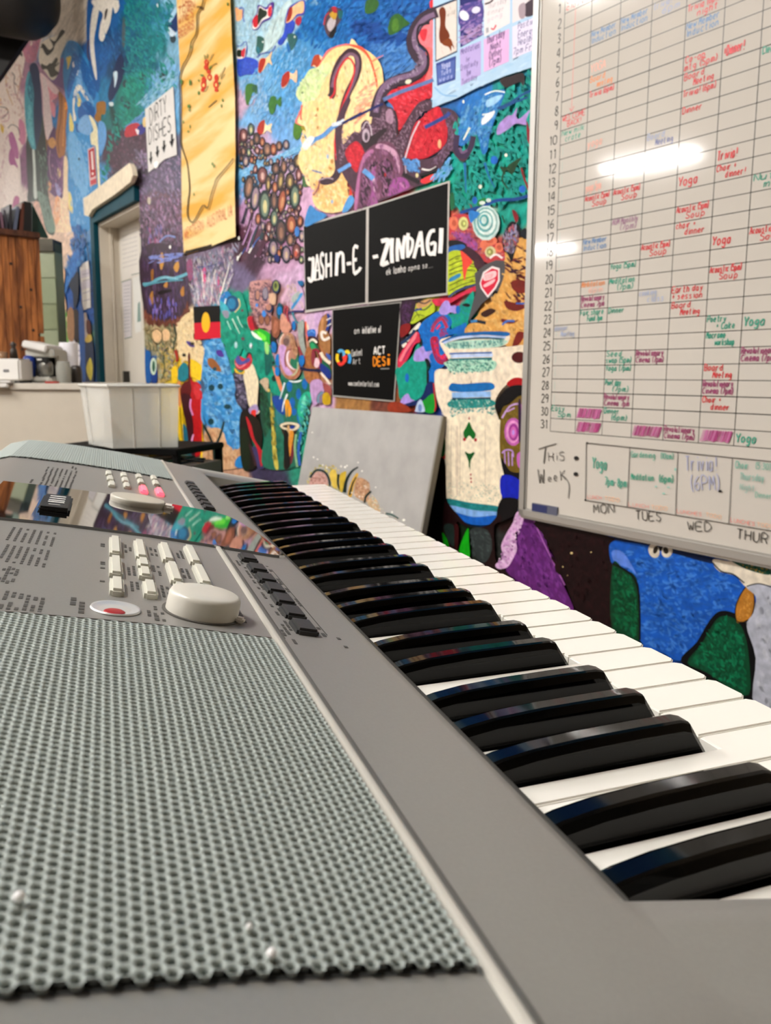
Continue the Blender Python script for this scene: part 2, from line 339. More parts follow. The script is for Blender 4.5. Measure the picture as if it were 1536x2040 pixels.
# mural background colours: soft patches of the painted colour, sampled all over the wall
BGP = """30,30 e2d6cc;150,20 d8d0c4;160,60 d8d0c4;20,260 dccfc9;5,400 d9cdc8;60,330 8a5a80;110,180 b08aa0;95,330 8d6a6e;110,300 a5763f;120,420 d9b6a6;125,500 e6cdb9;115,620 e4bfa0;122,700 8fb86a;
150,130 3f92c6;150,190 1a6aa8;140,240 2f8ac4;150,300 6aa3cf;165,370 5b9fd0;145,420 66a5d2;150,520 2f86bd;150,600 1d66b0;165,740 2d5a90;190,100 1e6fae;200,30 2a76ac;215,60 155a8c;190,200 2a86b0;230,230 0f7a78;240,120 0c5478;
265,60 0e6c8e;290,40 127a90;280,110 0e6d84;300,90 16858a;320,70 4f9fb8;330,30 3a8aac;350,20 8fc0d4;345,100 86b4cc;270,180 128a80;300,190 4a92b8;250,230 148a7c;330,170 7fb0d4;230,280 5a4152;260,290 5f4c5a;285,330 6f6a72;320,350 7b7488;350,340 6a6a80;330,420 7d6470;300,450 4b4048;340,470 5d4458;320,520 564070;300,570 523a48;340,580 553a4a;310,610 8c5a48;370,560 5e4e60;
470,20 aecdd8;520,30 b5d2dc;560,60 bcd6de;500,60 a8cbdc;590,20 aacbd9;475,100 b2d0e0;600,100 5aa0d0;620,40 1f80bc;660,20 0f74b4;700,30 0e6eb0;740,20 1a6fb2;780,60 1868ac;820,20 0d5ea6;850,20 1866aa;620,160 5aa2d4;560,180 6aaddc;520,170 7fb8de;500,230 82b5de;560,240 7aaede;600,250 84b2da;640,120 5a9ccc;580,130 5ba5d6;700,100 3a7cba;760,120 4882ba;800,150 5c8cc0;730,70 2a70b4;790,100 2e72b4;600,290 7cabd6;
480,200 c3a9bf;500,280 c9aec8;520,330 7fb2d8;480,350 6faad6;560,330 cab0cc;540,400 caa9ca;500,430 c49cc0;580,420 d4b0cc;600,470 c9a0bc;560,470 b88aac;500,480 6a4656;460,480 5c3c50;430,500 8c8098;400,520 7a6c80;420,560 9fa4ac;
520,500 50364a;470,540 7d7290;560,520 c2a0bc;590,560 cdb0cc;600,600 d8b8cc;540,600 a07a78;520,640 8c6060;580,640 c8a6b8;640,640 ccb0cc;600,700 b8907c;640,700 b07a54;560,700 c7a6b4;650,740 b98a6a;620,780 c9aac4;600,780 2f8a70;
470,610 0fa08a;460,650 12a88c;480,700 0fae98;500,720 12a490;530,760 0a8a7e;560,780 2c7f6a;580,840 2c8068;540,850 2a7f68;520,900 2a7c64;600,900 3aa088;
400,680 8c6c48;360,650 e2cfae;330,670 d8c2a0;300,680 a8a48c;290,720 2a6aa0;310,740 c8b48c;330,730 d8c860;350,700 e8d4ac;370,740 e4c438;365,790 e8cf40;365,850 d8c030;380,860 2a7080;
430,640 4f9fd0;420,700 4a9ad4;450,720 5aa4d8;430,780 3a94d0;450,830 4aa0dc;470,850 7ab8dc;480,890 cfb49c;430,880 d8b8a0;460,930 c8a48c;
500,780 2a1a18;510,830 121a10;520,930 4a4462;
760,300 b03040;900,250 1f88b8;940,300 12a49c;980,260 18a890;1000,200 10989c;1040,180 1a90a0;950,340 18aa98;1000,340 1cb09c;1040,320 18a89c;930,380 18a890;980,380 14a894;1045,380 20a898;920,220 2f74b8;960,160 3a86c8;1050,250 1a9c94;
920,440 d06a5c;930,470 b85a7c;960,440 aac8b8;1000,440 2aa898;1050,430 1aa698;940,500 6c3040;960,490 7c4858;920,530 b8c030;920,560 c0cc34;990,490 c06058;1020,480 5a4a6a;1045,500 d8a868;1045,600 d8a45c;1030,560 c89850;1040,650 dcae68;980,640 d8a860;1000,620 c8985c;
870,620 b8c838;900,600 c02c50;920,620 12a08c;900,660 1474c0;860,690 3a4a78;870,740 0fa08c;860,780 0f9c8c;880,720 8a84c8;905,740 0f6cb8;830,760 8a2c50;830,640 3c2434;815,700 3a1420;
900,760 e8dccc;1000,700 e8dcc8;1035,700 e8dccc;1030,740 e8dccc;1000,780 e8dccc;900,800 e6dac8;960,800 e8dcc8;1035,780 7a2028;1020,800 201012;1020,850 7c6a28;1035,900 8a7434;1020,960 1a2ab0;1010,990 1838a0;
800,800 98603c;820,800 8a4028;720,800 a88050;760,800 7a4a3c;860,830 1a3c80;900,900 e2d8c8;950,900 e4dac8;900,1000 5aa0c8;950,1020 2a70b0;890,1050 101814;930,1060 1c3018;980,1070 3a3c3a;1000,1040 2c1010;
1060,1080 5c2a6a;1080,1150 652a74;1100,1060 2c0f14;1150,1100 260c10;1180,1200 2a0c12;1160,1160 260c10;1230,1120 1a5cb0;1300,1100 2a6ac4;1350,1150 2c70c8;1300,1200 2262b8;1320,1260 1c58ac;1240,1180 0a5038;1245,1250 0a5038;1420,1280 0c4838;1450,1330 0a4434;1420,1130 2260b8;1480,1120 d8cfc0;1520,1180 b8bcc4;1520,1300 b0b4bc;1600,1300 a8acb8;1700,1400 7a4c88;1450,1000 2c3a60;1800,1200 386ab0"""
bx = []; bc = []
for ln_ in BGP.replace('\n', '').split(';'):
    if not ln_.strip(): continue
    a, c = ln_.strip().split(' '); bx.append([float(t) for t in a.split(',')]); bc.append(hexc(c))
bx = np.array(bx); bc = np.array(bc)
sx_ = [wall_sh(x, 744)[0] for x in np.arange(-120, 2500, 5)] ; sx_ = [-12.0, -11.0] + sx_
A_edge = [wall_sh(x, 744)[0] for x in (209, 290)]                      # door opening
DH = wall_sh(200, 443)[1]
sx_ = sorted([v for v in sx_ if all(abs(v - e) > .03 for e in A_edge)] + A_edge)
hz_ = sorted([v for v in np.arange(-KZ - .142, 3.03, .014) if abs(v - DH) > .008] + [DH])
aa, hh = np.meshgrid(sx_, hz_, indexing='ij')
P3 = CAM + WN * D + aa[..., None] * WR + hh[..., None] * V(0, 0, 1)
dd = P3 - CAM; zc = np.maximum(dd @ F_, .2)
pu = X0 + FPX * (dd @ R_) / zc; pv = Y0 - FPX * (dd @ U_) / zc
def vnoise(u, v, seed, sc):
    rs = np.random.RandomState(seed); g = rs.rand(64, 64); x = u / sc; y = v / sc
    xi = np.floor(x).astype(int); yi = np.floor(y).astype(int); fx = x - xi; fy = y - yi
    fx = fx * fx * (3 - 2 * fx); fy = fy * fy * (3 - 2 * fy)
    G = lambda i, j: g[i % 64, j % 64]
    return (G(xi, yi) * (1 - fx) + G(xi + 1, yi) * fx) * (1 - fy) + (G(xi, yi + 1) * (1 - fx) + G(xi + 1, yi + 1) * fx) * fy - .5
qx = pu + 26 * vnoise(pu, pv, 1, 22) + 10 * vnoise(pu, pv, 2, 7); qy = pv + 26 * vnoise(pu, pv, 3, 24) + 10 * vnoise(pu, pv, 4, 8)
colr = np.zeros(qx.shape + (3,)); fl_ = np.stack([qx.ravel(), qy.ravel()], 1); out_ = np.zeros((len(fl_), 3))
for i in range(0, len(fl_), 20000):
    d2 = ((fl_[i:i + 20000, None, :] - bx[None]) ** 2).sum(-1); dmin = d2.min(1, keepdims=True)
    w_ = np.exp(-(d2 - dmin) / (2 * (6.0 ** 2 + dmin * .06))); w_ /= w_.sum(1, keepdims=True); out_[i:i + 20000] = w_ @ bc
out_ *= (1 + .22 * RN.randn(len(out_), 1) * .5) * (1 + .35 * vnoise(pu.ravel(), pv.ravel(), 9, 5))[:, None]
na, nh = aa.shape; idx = np.arange(na * nh).reshape(na, nh)
fq = []
for i in range(na - 1):
    for j in range(nh - 1):
        if sx_[i] >= A_edge[0] - 1e-6 and sx_[i + 1] <= A_edge[1] + 1e-6 and hz_[j + 1] <= DH + 1e-6: continue
        fq.append((idx[i, j], idx[i + 1, j], idx[i + 1, j + 1], idx[i, j + 1]))
me = bpy.data.meshes.new('wall_right'); me.from_pydata([tuple(p) for p in P3.reshape(-1, 3)], [], [tuple(int(t) for t in f) for f in fq])
ca = me.color_attributes.new('Col', 'FLOAT_COLOR', 'POINT'); ca.data.foreach_set('color', np.concatenate([np.clip(out_, 0, 1), np.ones((len(out_), 1))], 1).ravel())
me.materials.append(M_paint); WALL = bpy.data.objects.new('wall_right', me); COL.objects.link(WALL); WALL['kind'] = 'structure'
# wall thickness behind the painted face, either side of the doorway and over it
TH = .21; DL = D * (wall_sh(209, 744)[0] / wall_sh(240, 600)[0] - 1)   # depth of the door leaf in its recess
b = MB(); a0, a1 = A_edge
for (p, q, z0, z1) in ((-12, a0, -.97, 3.03), (a1, 4.5, -.97, 3.03), (a0, a1, DH, 3.03)):
    vs, fs = poly_box([wp(p, z0, -.004), wp(q, z0, -.004), wp(q, z1, -.004), wp(p, z1, -.004)], WN, TH); b.add(vs, fs)
b.build('trim_1', M_jamb, kind='structure')
# doorway: teal casing, cream jamb, white inner door with notices
def wbox(mb, a0, a1, h0, h1, o0, o1, col=None):   # box in wall coordinates, o = distance out of the wall
    vs, fs = poly_box([wp(a0, h0, o0), wp(a1, h0, o0), wp(a1, h1, o0), wp(a0, h1, o0)], -WN, o1 - o0); mb.add(vs, fs, col)
cs = wall_sh(186, 600, D - .03)[0]
b = MB(); wbox(b, cs, a0, -.97, DH + .075, .0, .03); wbox(b, a0, a1 + .01, DH, DH + .075, .0, .03); b.build('door_frame', M_teal, WALL)
b = MB(); wbox(b, a0 - .002, a0 + .012, -.97, DH, -DL, -.0); wbox(b, a0 + .012, a0 + .028, -.97, DH - .02, -DL * .62, -DL * .5); wbox(b, a0 + .012, a1, DH - .02, DH, -DL, -.0)
b.build('door_jamb', mat('cream_jamb2', '#cfc6b6', .45, noise=.04, nscale=8), WALL)
dr = MB(); wbox(dr, a0 - .05, a1 + .12, -.97, DH + .02, -DL - .04, -DL); DOOR = dr.build('door_1', mat('door_white', '#dad4c8', .35, noise=.03, nscale=5), kind='structure')
fd = Flat(lambda a, b_, o: wp(a, b_, o), lambda x, y: wall_sh(x, y, D + DL), -DL + .001)
for pts, c in (('240,455 277,440 279,545 242,560', '#e4e0d8'), ('243,562 262,555 262,670 248,675', '#d6d2d4'), ('264,553 280,548 282,660 270,664', '#e2e2dc')):
    fd.poly(parse(pts, (0, 0, 1)), c, False)
draw(fd, 'X', """s #3f6a5c 1.2 242,562 262,556
s #3f6a5c 1.2 248,675 263,671
s #3f6a5c 1.2 262,548 281,543
s #8a8a90 .8 262,558 262,670
q #7f9a92 275,605 279,600 281,640 274,642""")
for k in range(14):
    y = 570 + k * 7; draw(fd, 'X', "s #9a98a0 1 %d,%f %d,%f" % (247, y, 259, y - 2))
for k in range(9):
    y = 462 + k * 9; draw(fd, 'X', "s #b8b4b2 1 %d,%f %d,%f" % (244, y, 274, y - 9))
fd.build('notice', M_print, DOOR)
b = MB(); q = wall_sh(251, 756, D + DL - .02); wbox(b, q[0] - .012, q[0] + .012, q[1] - .02, q[1] + .05, -DL, -DL + .035); b.build('door_handle', mat('dark_metal', '#3a3835', .4, metal=.6), DOOR)
# cream board fixed over the doorway
b = MB(); pts = [wall_sh(*q, D - .055) for q in parse('664,1580 700,1560 1030,1300 1050,1330 1062,1395 1040,1450 900,1560 735,1670 705,1725 672,1715', ZN['A'])]
vs, fs = poly_box([wp(x, y, .032) for x, y in pts], -WN, .024); b.add(vs, fs)
b.build('header_board', mat('cream_foam', '#e6d9bf', .7, noise=.12, nscale=30, bump=.4, bscale=60), label='cream foam board with chipped edges fixed above the teal doorway', cat='board')
# fluorescent lights under the ceiling (some mirrored in the whiteboard), and unseen ones of the same kind added
M_tube = mat('tube_glow', '#ffffff', .4, emit='#faf5f0', es=TUBE); M_tray = mat('lamp_tray', '#e8e8e4', .5)
def ceiling_light(x, y, ang, lab, L=1.25):
    t = thing('ceiling_light', lab, 'ceiling light', (x, y, 3.7), 'fluorescent lights under the ceiling')
    Mx = Matrix.Translation((x, y, 3.7)) @ Matrix.Rotation(ang, 4, 'Z')
    b = MB(); b.box((-L / 2, -.13, .0), (L / 2, .13, .06), M=Mx); b.box((-L / 2, -.02, .06), (-L / 2 + .03, .02, .3), M=Mx); b.box((L / 2 - .03, -.02, .06), (L / 2, .02, .3), M=Mx); b.build('housing', M_tray, t)
    b = MB(); b.rbox((-L / 2 + .03, -.11, -.03), (L / 2 - .03, .11, .0), .012, M=Mx); b.build('diffuser', M_tube, t)
LAB = 'fluorescent batten light hanging under the high ceiling out of view'
for x, y in ((-1.7, 1.1), (-5.0, 8.0), (-7.6, 4.3), (-2.85, 2.7), (-13.1, 8.4), (-7.6, -1.5), (-7.6, 9.5), (-5.0, 13), (-12.6, 1.0), (-1.0, 13)):  # first pair added to brighten the keys and the far mural
    ceiling_light(x, y, PI / 2 + .1, LAB)
# ================================================================ KEYBOARD (keys, body, panel)
PRX = [-.249, -.235, -.215, -.2, -.155, -.105, -.0605, -.018, -.0145, -.0125, .1, .140, .156, .162]
PRZ = [.0458, .0583, .062, .0605, .0530, .0430, .0325, .0222, .0210, .0205, -.0045, -.0135, -.019, -.028]
def zt(x): return float(np.interp(x, PRX, PRZ))
def pan(px, py, dz=0.0):                     # measured point -> point on the sloping panel
    d = ray(px, py)
    lo, hi = .02, 3.0
    for _ in range(50):
        mid = (lo + hi) / 2; p = CAM + d * mid
        if p[2] - KZ > zt(p[0]) + dz: lo = mid
        else: hi = mid
    return CAM + d * lo
YN, YF = -.052, .896; KW = .8465
KB = thing('keyboard', 'silver grey electronic keyboard with speaker grilles, seen along its keys', 'keyboard', (-.045, .42, KZ - .085))
M_body = mat('silver_body', '#908e89', .42, metal=.3, noise=.03, nscale=900, bump=.02, bscale=1500)
M_trim = mat('light_trim', '#cfccc2', .3, metal=.2)
M_grille = mat('grille_metal', '#9ea7a2', .6, metal=.1); M_dark = mat('speaker_dark', '#2a2c2b', .8)
xs = sorted(set(PRX + list(np.arange(-.2, -.02, .02)) + [.02, .05, .075, .12, -.010]))
xs = sorted(set([-.2495, -.244, -.228] + xs)); xs = [x for x in xs if x <= .1621]
ys = [YN, YN + .002, YN + .006] + list(np.linspace(YN + .02, -.012, 3)) + [-.003, 0, KW, KW + .004] + list(np.linspace(KW + .015, YF - .006, 3)) + [YF - .002, YF]
def ztop(x, y):
    z = zt(x); 
    for e in (y - YN, YF - y):
        if e < .006: z -= .006 * (1 - math.sqrt(max(0, 1 - (1 - e / .006) ** 2)))
    if x > -.013 and (-.003 < y < .0001 or KW - .0001 < y < KW + .004):
        e = -y if y < .1 else y - KW
        if e < .003: z -= .003 * (1 - e / .003)
    return z
vid = {}; b = MB(); vs = []; fs = []
def vg(i, j):
    if (i, j) not in vid: vid[i, j] = len(vs); vs.append((xs[i], ys[j], KZ + ztop(xs[i], ys[j])))
    return vid[i, j]
iw = xs.index(-.0125); jn = ys.index(0); jf = ys.index(KW)
for i in range(len(xs) - 1):
    for j in range(len(ys) - 1):
        if i >= iw and jn <= j < jf: continue
        fs.append((vg(i, j), vg(i + 1, j), vg(i + 1, j + 1), vg(i, j + 1)))
b.add(vs, fs, None, True)
ZB = KZ - .075
def skirt(path, closed=True, zb=ZB):
    v = []; f = []; n = len(path)
    for p in path: v += [p, (p[0], p[1], zb)]
    for i in range(n if closed else n - 1):
        j = (i + 1) % n; f.append((2 * i, 2 * j, 2 * j + 1, 2 * i + 1))
    b.add(v, f, None, False)
T_ = lambda x, y: (x, y, KZ + ztop(x, y))
skirt([T_(x, YN) for x in xs], False); skirt([T_(x, YF) for x in xs], False); skirt([T_(xs[0], y) for y in ys], False)
for yy in (0, KW): skirt([T_(x, yy) for x in xs[iw:]], False, KZ - .03)
skirt([T_(xs[-1], y) for y in ys[:jn + 1]], False); skirt([T_(xs[-1], y) for y in ys[jf:]], False)
# edge of the panel over the keys, rounded down into the key well
e = [(-.0125, .0205), (-.0112, .019), (-.0106, .0165), (-.0104, .012), (-.0104, -.03)]
for k in range(4): b.add([(e[k][0], 0, KZ + e[k][1]), (e[k][0], KW, KZ + e[k][1]), (e[k + 1][0], KW, KZ + e[k + 1][1]), (e[k + 1][0], 0, KZ + e[k + 1][1])], [(0, 1, 2, 3)], None, k < 3)
b.add([(xs[0], YN, ZB), (.162, YN, ZB), (.162, YF, ZB), (xs[0], YF, ZB)], [(0, 1, 2, 3)])
b.box((-.0104, 0, KZ - .05), (.150, KW, KZ - .03)); b.box((.150, 0, ZB), (.162, KW, KZ - .024))
b.build('body', M_body, KB)
# ---- white keys
M_wkey = mat('white_key', '#f4f1e8', .22, spec=.5, coat=.3); M_bkey = mat('black_key', '#020202', .07, spec=.2)
WK = .0235; SH = [-.003, .003, None, -.004, 0, .004, None]      # offset of the black key after each white key
FW = .1435; HB = .0065
wm = {}
for n in range(36):
    y0, y1 = n * WK + .0005, (n + 1) * WK - .0005; k = n % 7; kp = (n - 1) % 7
    key = (k, n == 35, n == 0)
    if key not in wm:
        ln = 0; rn = 0; b0, b1 = .0005, WK - .0005
        if n > 0 and SH[kp] is not None: ln = SH[kp] + HB
        if n < 35 and SH[k] is not None: rn = -(SH[k] - HB)
        XB = -.0095; XF = .0945
        out = []
        out += [(XB, b0 + max(0, ln)), ] + ([(XF, b0 + ln), (XF, b0)] if ln > 0 else []) + [(FW - .003, b0), (FW, b0 + .003), (FW, b1 - .003), (FW - .003, b1)] + ([(XF, b1), (XF, b1 - rn)] if rn > 0 else []) + [(XB, b1 - max(0, rn))]
        bm = bmesh.new(); tv = [bm.verts.new((x, y, 0)) for x, y in out]; f = bm.faces.new(tv); f.normal_update()
        if f.normal.z < 0: f.normal_flip()
        r = bmesh.ops.extrude_face_region(bm, geom=[f]); bv = [q for q in r['geom'] if isinstance(q, bmesh.types.BMVert)]
        for q in bv: q.co.z += 0
        for q in tv: q.co.z = -.019
        te = [ed for ed in bm.edges if all(q.co.z > -.001 for q in ed.verts)]
        bmesh.ops.bevel(bm, geom=te, offset=.0007, segments=2, affect='EDGES'); bmesh.ops.recalc_face_normals(bm, faces=bm.faces[:])
        m_ = bpy.data.meshes.new('white_key'); bm.to_mesh(m_); bm.free(); m_.materials.append(M_wkey); wm[key] = m_
    o = bpy.data.objects.new('white_key', wm[key]); COL.objects.link(o); o.parent = KB
    o.location = Vector((0, n * WK, KZ)) - Vector(KB.location)
# ---- black keys
prof = [(-.0098, .0055), (-.006, .0072), (.002, .0092), (.015, .0108), (.035, .0118), (.060, .0121), (.0785, .0120), (.0825, .0108), (.0905, -.0015)]
bmv = []; bf = []
for x, z in prof:
    cut = min(z, .0022); zz = KZ * 0 + z
    w0, w1 = .0054, .0036
    sec = [(-w0 - .0002, -.012), (-w0, max(zz - .0034, -.0118)), (-w1 - .0004, max(zz - .0005, -.0116)), (-w1 + .0008, zz), (w1 - .0008, zz), (w1 + .0004, max(zz - .0005, -.0116)), (w0, max(zz - .0034, -.0118)), (w0 + .0002, -.012)]
    for y, z2 in sec: bmv.append((x, y, z2))
ns = 8
for k in range(len(prof) - 1):
    for i in range(ns - 1): bf.append((k * ns + i, k * ns + i + 1, (k + 1) * ns + i + 1, (k + 1) * ns + i))
bf += [list(range(ns)), list(range((len(prof) - 1) * ns, len(prof) * ns))[::-1]]
kb_ = MB(); kb_.add(bmv, bf, None, True); bmsh = bpy.data.meshes.new('black_key'); bmsh.from_pydata(kb_.v, [], kb_.f); bmsh.materials.append(M_bkey)
bmx = bmesh.new(); bmx.from_mesh(bmsh); bmesh.ops.recalc_face_normals(bmx, faces=bmx.faces[:]); 
for f in bmx.faces: f.smooth = True
for ed in bmx.edges:
    if len(ed.link_faces) == 2 and ed.calc_face_angle() > .32: ed.smooth = False
bmx.to_mesh(bmsh); bmx.free()
for n in range(35):
    if SH[n % 7] is None: continue
    o = bpy.data.objects.new('black_key', bmsh); COL.objects.link(o); o.parent = KB
    o.location = Vector((0, (n + 1) * WK + SH[n % 7], KZ)) - Vector(KB.location)
b = MB(); b.box((-.0103, .0005, KZ - .0299), (.148, KW - .0005, KZ - .020)); b.build('key_bed', M_black, KB)
# ---- speaker grilles: sheets pressed with staggered round holes
def grille(y0, y1, x0, x1, lab):
    dx = .0024; P = dx * 2 / math.sqrt(3); nc = int((x1 - x0) / dx); nr = int((y1 - y0) / P); vs = []; fs = []
    R1 = P / math.sqrt(3)
    for c in range(nc):
        cx = x1 - dx * (c + .5)
        for r in range(nr):
            cy = y0 + P * (r + .5 + (.5 if c % 2 else 0))
            if cy > y1: continue
            b0 = len(vs)
            for rr, dz in ((R1, .0), (.00118, -.0001), (.00098, -.0004), (.00094, -.0013)):
                for i in range(6):
                    a = math.radians(60 * i); X = cx + rr * math.cos(a); Y = cy + rr * math.sin(a)
                    vs.append((X, Y, KZ + zt(X) + .0016 + dz))
            for q in range(3):
                for i in range(6):
                    j = (i + 1) % 6; fs.append((b0 + q * 6 + i, b0 + q * 6 + j, b0 + (q + 1) * 6 + j, b0 + (q + 1) * 6 + i))
    b = MB(); b.add(vs, fs, None, True); g = b.build('speaker_grille', M_grille, KB, kind='stuff', label=lab)
    b = MB(); xx = [x for x in np.linspace(x0, x1, 14)]
    v = []; f = []
    for x in xx: v += [(x, y0, KZ + zt(x) + .0002), (x, y1, KZ + zt(x) + .0002)]
    for i in range(len(xx) - 1): f.append((2 * i, 2 * i + 2, 2 * i + 3, 2 * i + 1))
    b.add(v, f, None, True); b.build('speaker_lining', M_dark, KB)
grille(-.0244, .166, -.236, -.0632, 'perforated metal grille of the near speaker')
grille(.686, .884, -.2485, -.0632, 'perforated metal grille of the far speaker')
# ---- light rib between panel and key side, in two lengths either side of the display
def rib(y0, y1, x=-.0605, w=.0028, h=.0014, name='rib', m=M_trim):
    b = MB(); sec = [(-w / 2 - .0006, -.0006), (-w / 2, h * .6), (-w / 4, h), (w / 4, h), (w / 2, h * .6), (w / 2 + .0006, -.0006)]
    v = []
    for y in (y0, y1):
        for a, c in sec: v.append((x + a, y, KZ + zt(x + a) + c))
    b.add(v, [(i, i + 1, 7 + i, 6 + i) for i in range(5)] + [list(range(6)), list(range(6, 12))], None, True); return b.build(name, m, KB)
rib(YN + .004, .357); rib(.502, YF - .004)
rib(YN + .004, .357, -.0575, .0012, .0004, 'groove_shade', mat('shade_strip', '#4e4d49', .6))  # dark raised strip, coloured as the shadow beside the rib
b = MB(); v = []
xx = list(np.linspace(-.236, -.0632, 12))
for x in xx: v += [(x, .1672, KZ + zt(x) + .0012), (x, .1690, KZ + zt(x) + .0012), (x, .1690, KZ + zt(x) - .0003), (x, .1672, KZ + zt(x) - .0003)]
b.add(v, [(4 * i + q, 4 * i + 4 + q, 4 * i + 4 + (q + 1) % 4, 4 * i + (q + 1) % 4) for i in range(11) for q in range(4)]); b.build('grille_edge', M_body, KB)
# ---- display: black gloss lens running from the rear edge to the keys
M_lens = mat('display_gloss', '#0b0b0d', .03, spec=1.0, ior=1.9, coat=1)
def lens_pt(x, y, dz): return (x, y, KZ + zt(x) + dz)
xo = [-.2, -.17, -.14, -.1, -.0605, -.045, -.035, -.028, -.021, -.0165]
yn = [.352] * 7 + [.352, .353, .357]; yf = [.502, .502, .502, .502, .502, .500, .492, .47, .43, .38]
b = MB(); v = []
for dz in (.0018, .0):
    for x, a_, c_ in zip(xo, yn, yf): v += [lens_pt(x, a_, dz), lens_pt(x, c_, dz)]
n2 = len(xo) * 2; f = [(2 * i, 2 * i + 2, 2 * i + 3, 2 * i + 1) for i in range(len(xo) - 1)]
f += [(2 * i, 2 * i + 2, n2 + 2 * i + 2, n2 + 2 * i) for i in range(len(xo) - 1)] + [(2 * i + 1, 2 * i + 3, n2 + 2 * i + 3, n2 + 2 * i + 1) for i in range(len(xo) - 1)]
f += [(0, 1, n2 + 1, n2), (n2 - 2, n2 - 1, 2 * n2 - 1, 2 * n2 - 2)]
b.add(v, f); LENS = b.build('display', M_lens, KB, label='black glossy display lens mirroring the mural')
def pframe(p, yaw=0):                          # local frame lying on the panel at p
    s = math.atan((zt(p[0] + .004) - zt(p[0] - .004)) / .008)
    return Matrix.Translation(Vector(p)) @ Matrix.Rotation(-s, 4, 'Y') @ Matrix.Rotation(yaw, 4, 'Z')
p = pan(112, 1006, .0018); b = MB(); Mx = pframe(p)
b.rbox((-.0095, -.028, 0), (.0095, .028, .003), .0014, Mx); BDG = b.build('badge', mat('badge_black', '#101010', .35), LENS)
b = MB()
for c in (.018, .009, .0, -.007): b.box((-.005, c - .0018, .00301), (.005, c + .0018, .0032), M=Mx)
b.box((-.004, -.018, .00301), (.003, -.0165, .0032), M=Mx); b.build('badge_print', mat('badge_print', '#d8d8d4', .5), BDG)
# ---- buttons
M_btn = mat('button_white', '#d3d2c6', .4); M_bdk = mat('button_dark', '#2c2d2d', .5); M_red = mat('button_lit', '#ff7080', .4, emit='#ff4a5c', es=1.8)
def button(px, py, lx, ly, h=.0026, m=None, name='button', lab=None, r=.0009, sub=None):
    p = pan(px, py, h * .7); q = (p[0], p[1], KZ + zt(p[0])); b = MB(); b.rbox((-lx / 2, -ly / 2, -.0012), (lx / 2, ly / 2, h), r, pframe(q)); return b.build(name, m or M_btn, KB, label=lab)
for px, py, ly in ((228, 1085, .044), (278, 1092, .044), (329, 1098, .044), (381, 1103, .044), (229, 1125, .037), (284, 1120, .0175), (287, 1139, .0175), (345, 1138, .040), (400, 1143, .040),
                   (231, 1164, .024), (297, 1170, .024), (359, 1175, .024), (418, 1180, .024)):
    button(px, py, .0060, ly, .0034, r=.0012)
for px, n in ((216, 3), (246, 3), (276, 2), (306, 2)):
    for k in range(n):
        p = pan(px + (0, 3, 6)[k] * (1 if px < 260 else 1.3), 942 + (px - 216) * .1 + (0, 10, 21)[k], .002); button(px + (0, 3, 6)[k] * (1 if px < 260 else 1.3), 942 + (px - 216) * .1 + (0, 10, 21)[k], .0058, .030, .0028, r=.001)
for px, py in ((285, 973), (317, 978)): button(px, py, .0062, .036, .0034, M_red, 'lit_button', 'button glowing red', .0014)
for px, py in ((493, 1109), (512, 1130), (529, 1150), (546, 1170), (563, 1192), (582, 1217), (604, 1246)): button(px, py, .0104, .0175, .0030, M_bdk, 'key_button', 'dark grey button', .0012)
for k in range(8): p = pan(399, 987, .002); yk = .523 + k * .0226; q = (-.0462, yk, KZ + zt(-.0462)); b = MB(); b.rbox((-.005, -.0085, -.001), (.005, .0085, .003), .0012, pframe(q)); b.build('key_button', M_bdk, KB, label='dark grey button')
# ---- big volume knob, silver dish with red standby button, jog dial
p = pan(408, 1226, 0); q = (p[0] - .001, p[1] + .003, KZ + zt(p[0])); b = MB()
b.lathe([(.0158, -.001), (.0156, .0078), (.0150, .0092), (.0136, .0099), (.006, .0100), (.001, .0100)], pframe(q), 40); KN = b.build('volume_knob', mat('knob_cream', '#d2cfc4', .35), KB)
b = MB(); b.lathe([(.0172, .0), (.0172, .0008)], pframe(q), 40); b.build('knob_well', mat('well_dark', '#55534e', .6), KB)
b = MB(); Mx = pframe(q, -.5); b.rbox((.0155, -.002, .0005), (.0195, .002, .003), .0008, Mx); b.build('pointer', M_white, KN)
p = pan(230, 1214, 0); q = (p[0], p[1], KZ + zt(p[0])); b = MB()
b.lathe([(.0100, .0002), (.0097, .0010), (.0088, .0006), (.0062, .0002), (.003, .0001)], pframe(q), 36); DS = b.build('standby_dish', mat('silver_dish', '#e0e0de', .4, metal=.6), KB)
b = MB(); b.lathe([(.0044, .0), (.0042, .0006), (.0036, .0009), (.0005, .001)], pframe((q[0] - .0005, q[1] - .0048, q[2])), 24); b.build('standby_button', mat('standby_red', '#a81d22', .35), DS)
p = pan(273, 998, .003); q = (p[0], p[1], KZ + zt(p[0])); b = MB()
b.lathe([(.0200, .0), (.0204, .0025), (.0206, .0046), (.0200, .0056), (.0190, .0058), (.0005, .0052)], pframe(q), 44); JG = b.build('jog_dial', mat('dial_cream', '#bfbbad', .35), KB)
b = MB(); b.rbox((.0185, -.007, .0), (.027, .007, .0044), .0015, pframe(q, -.1)); b.build('dial_grip', M_white, JG)
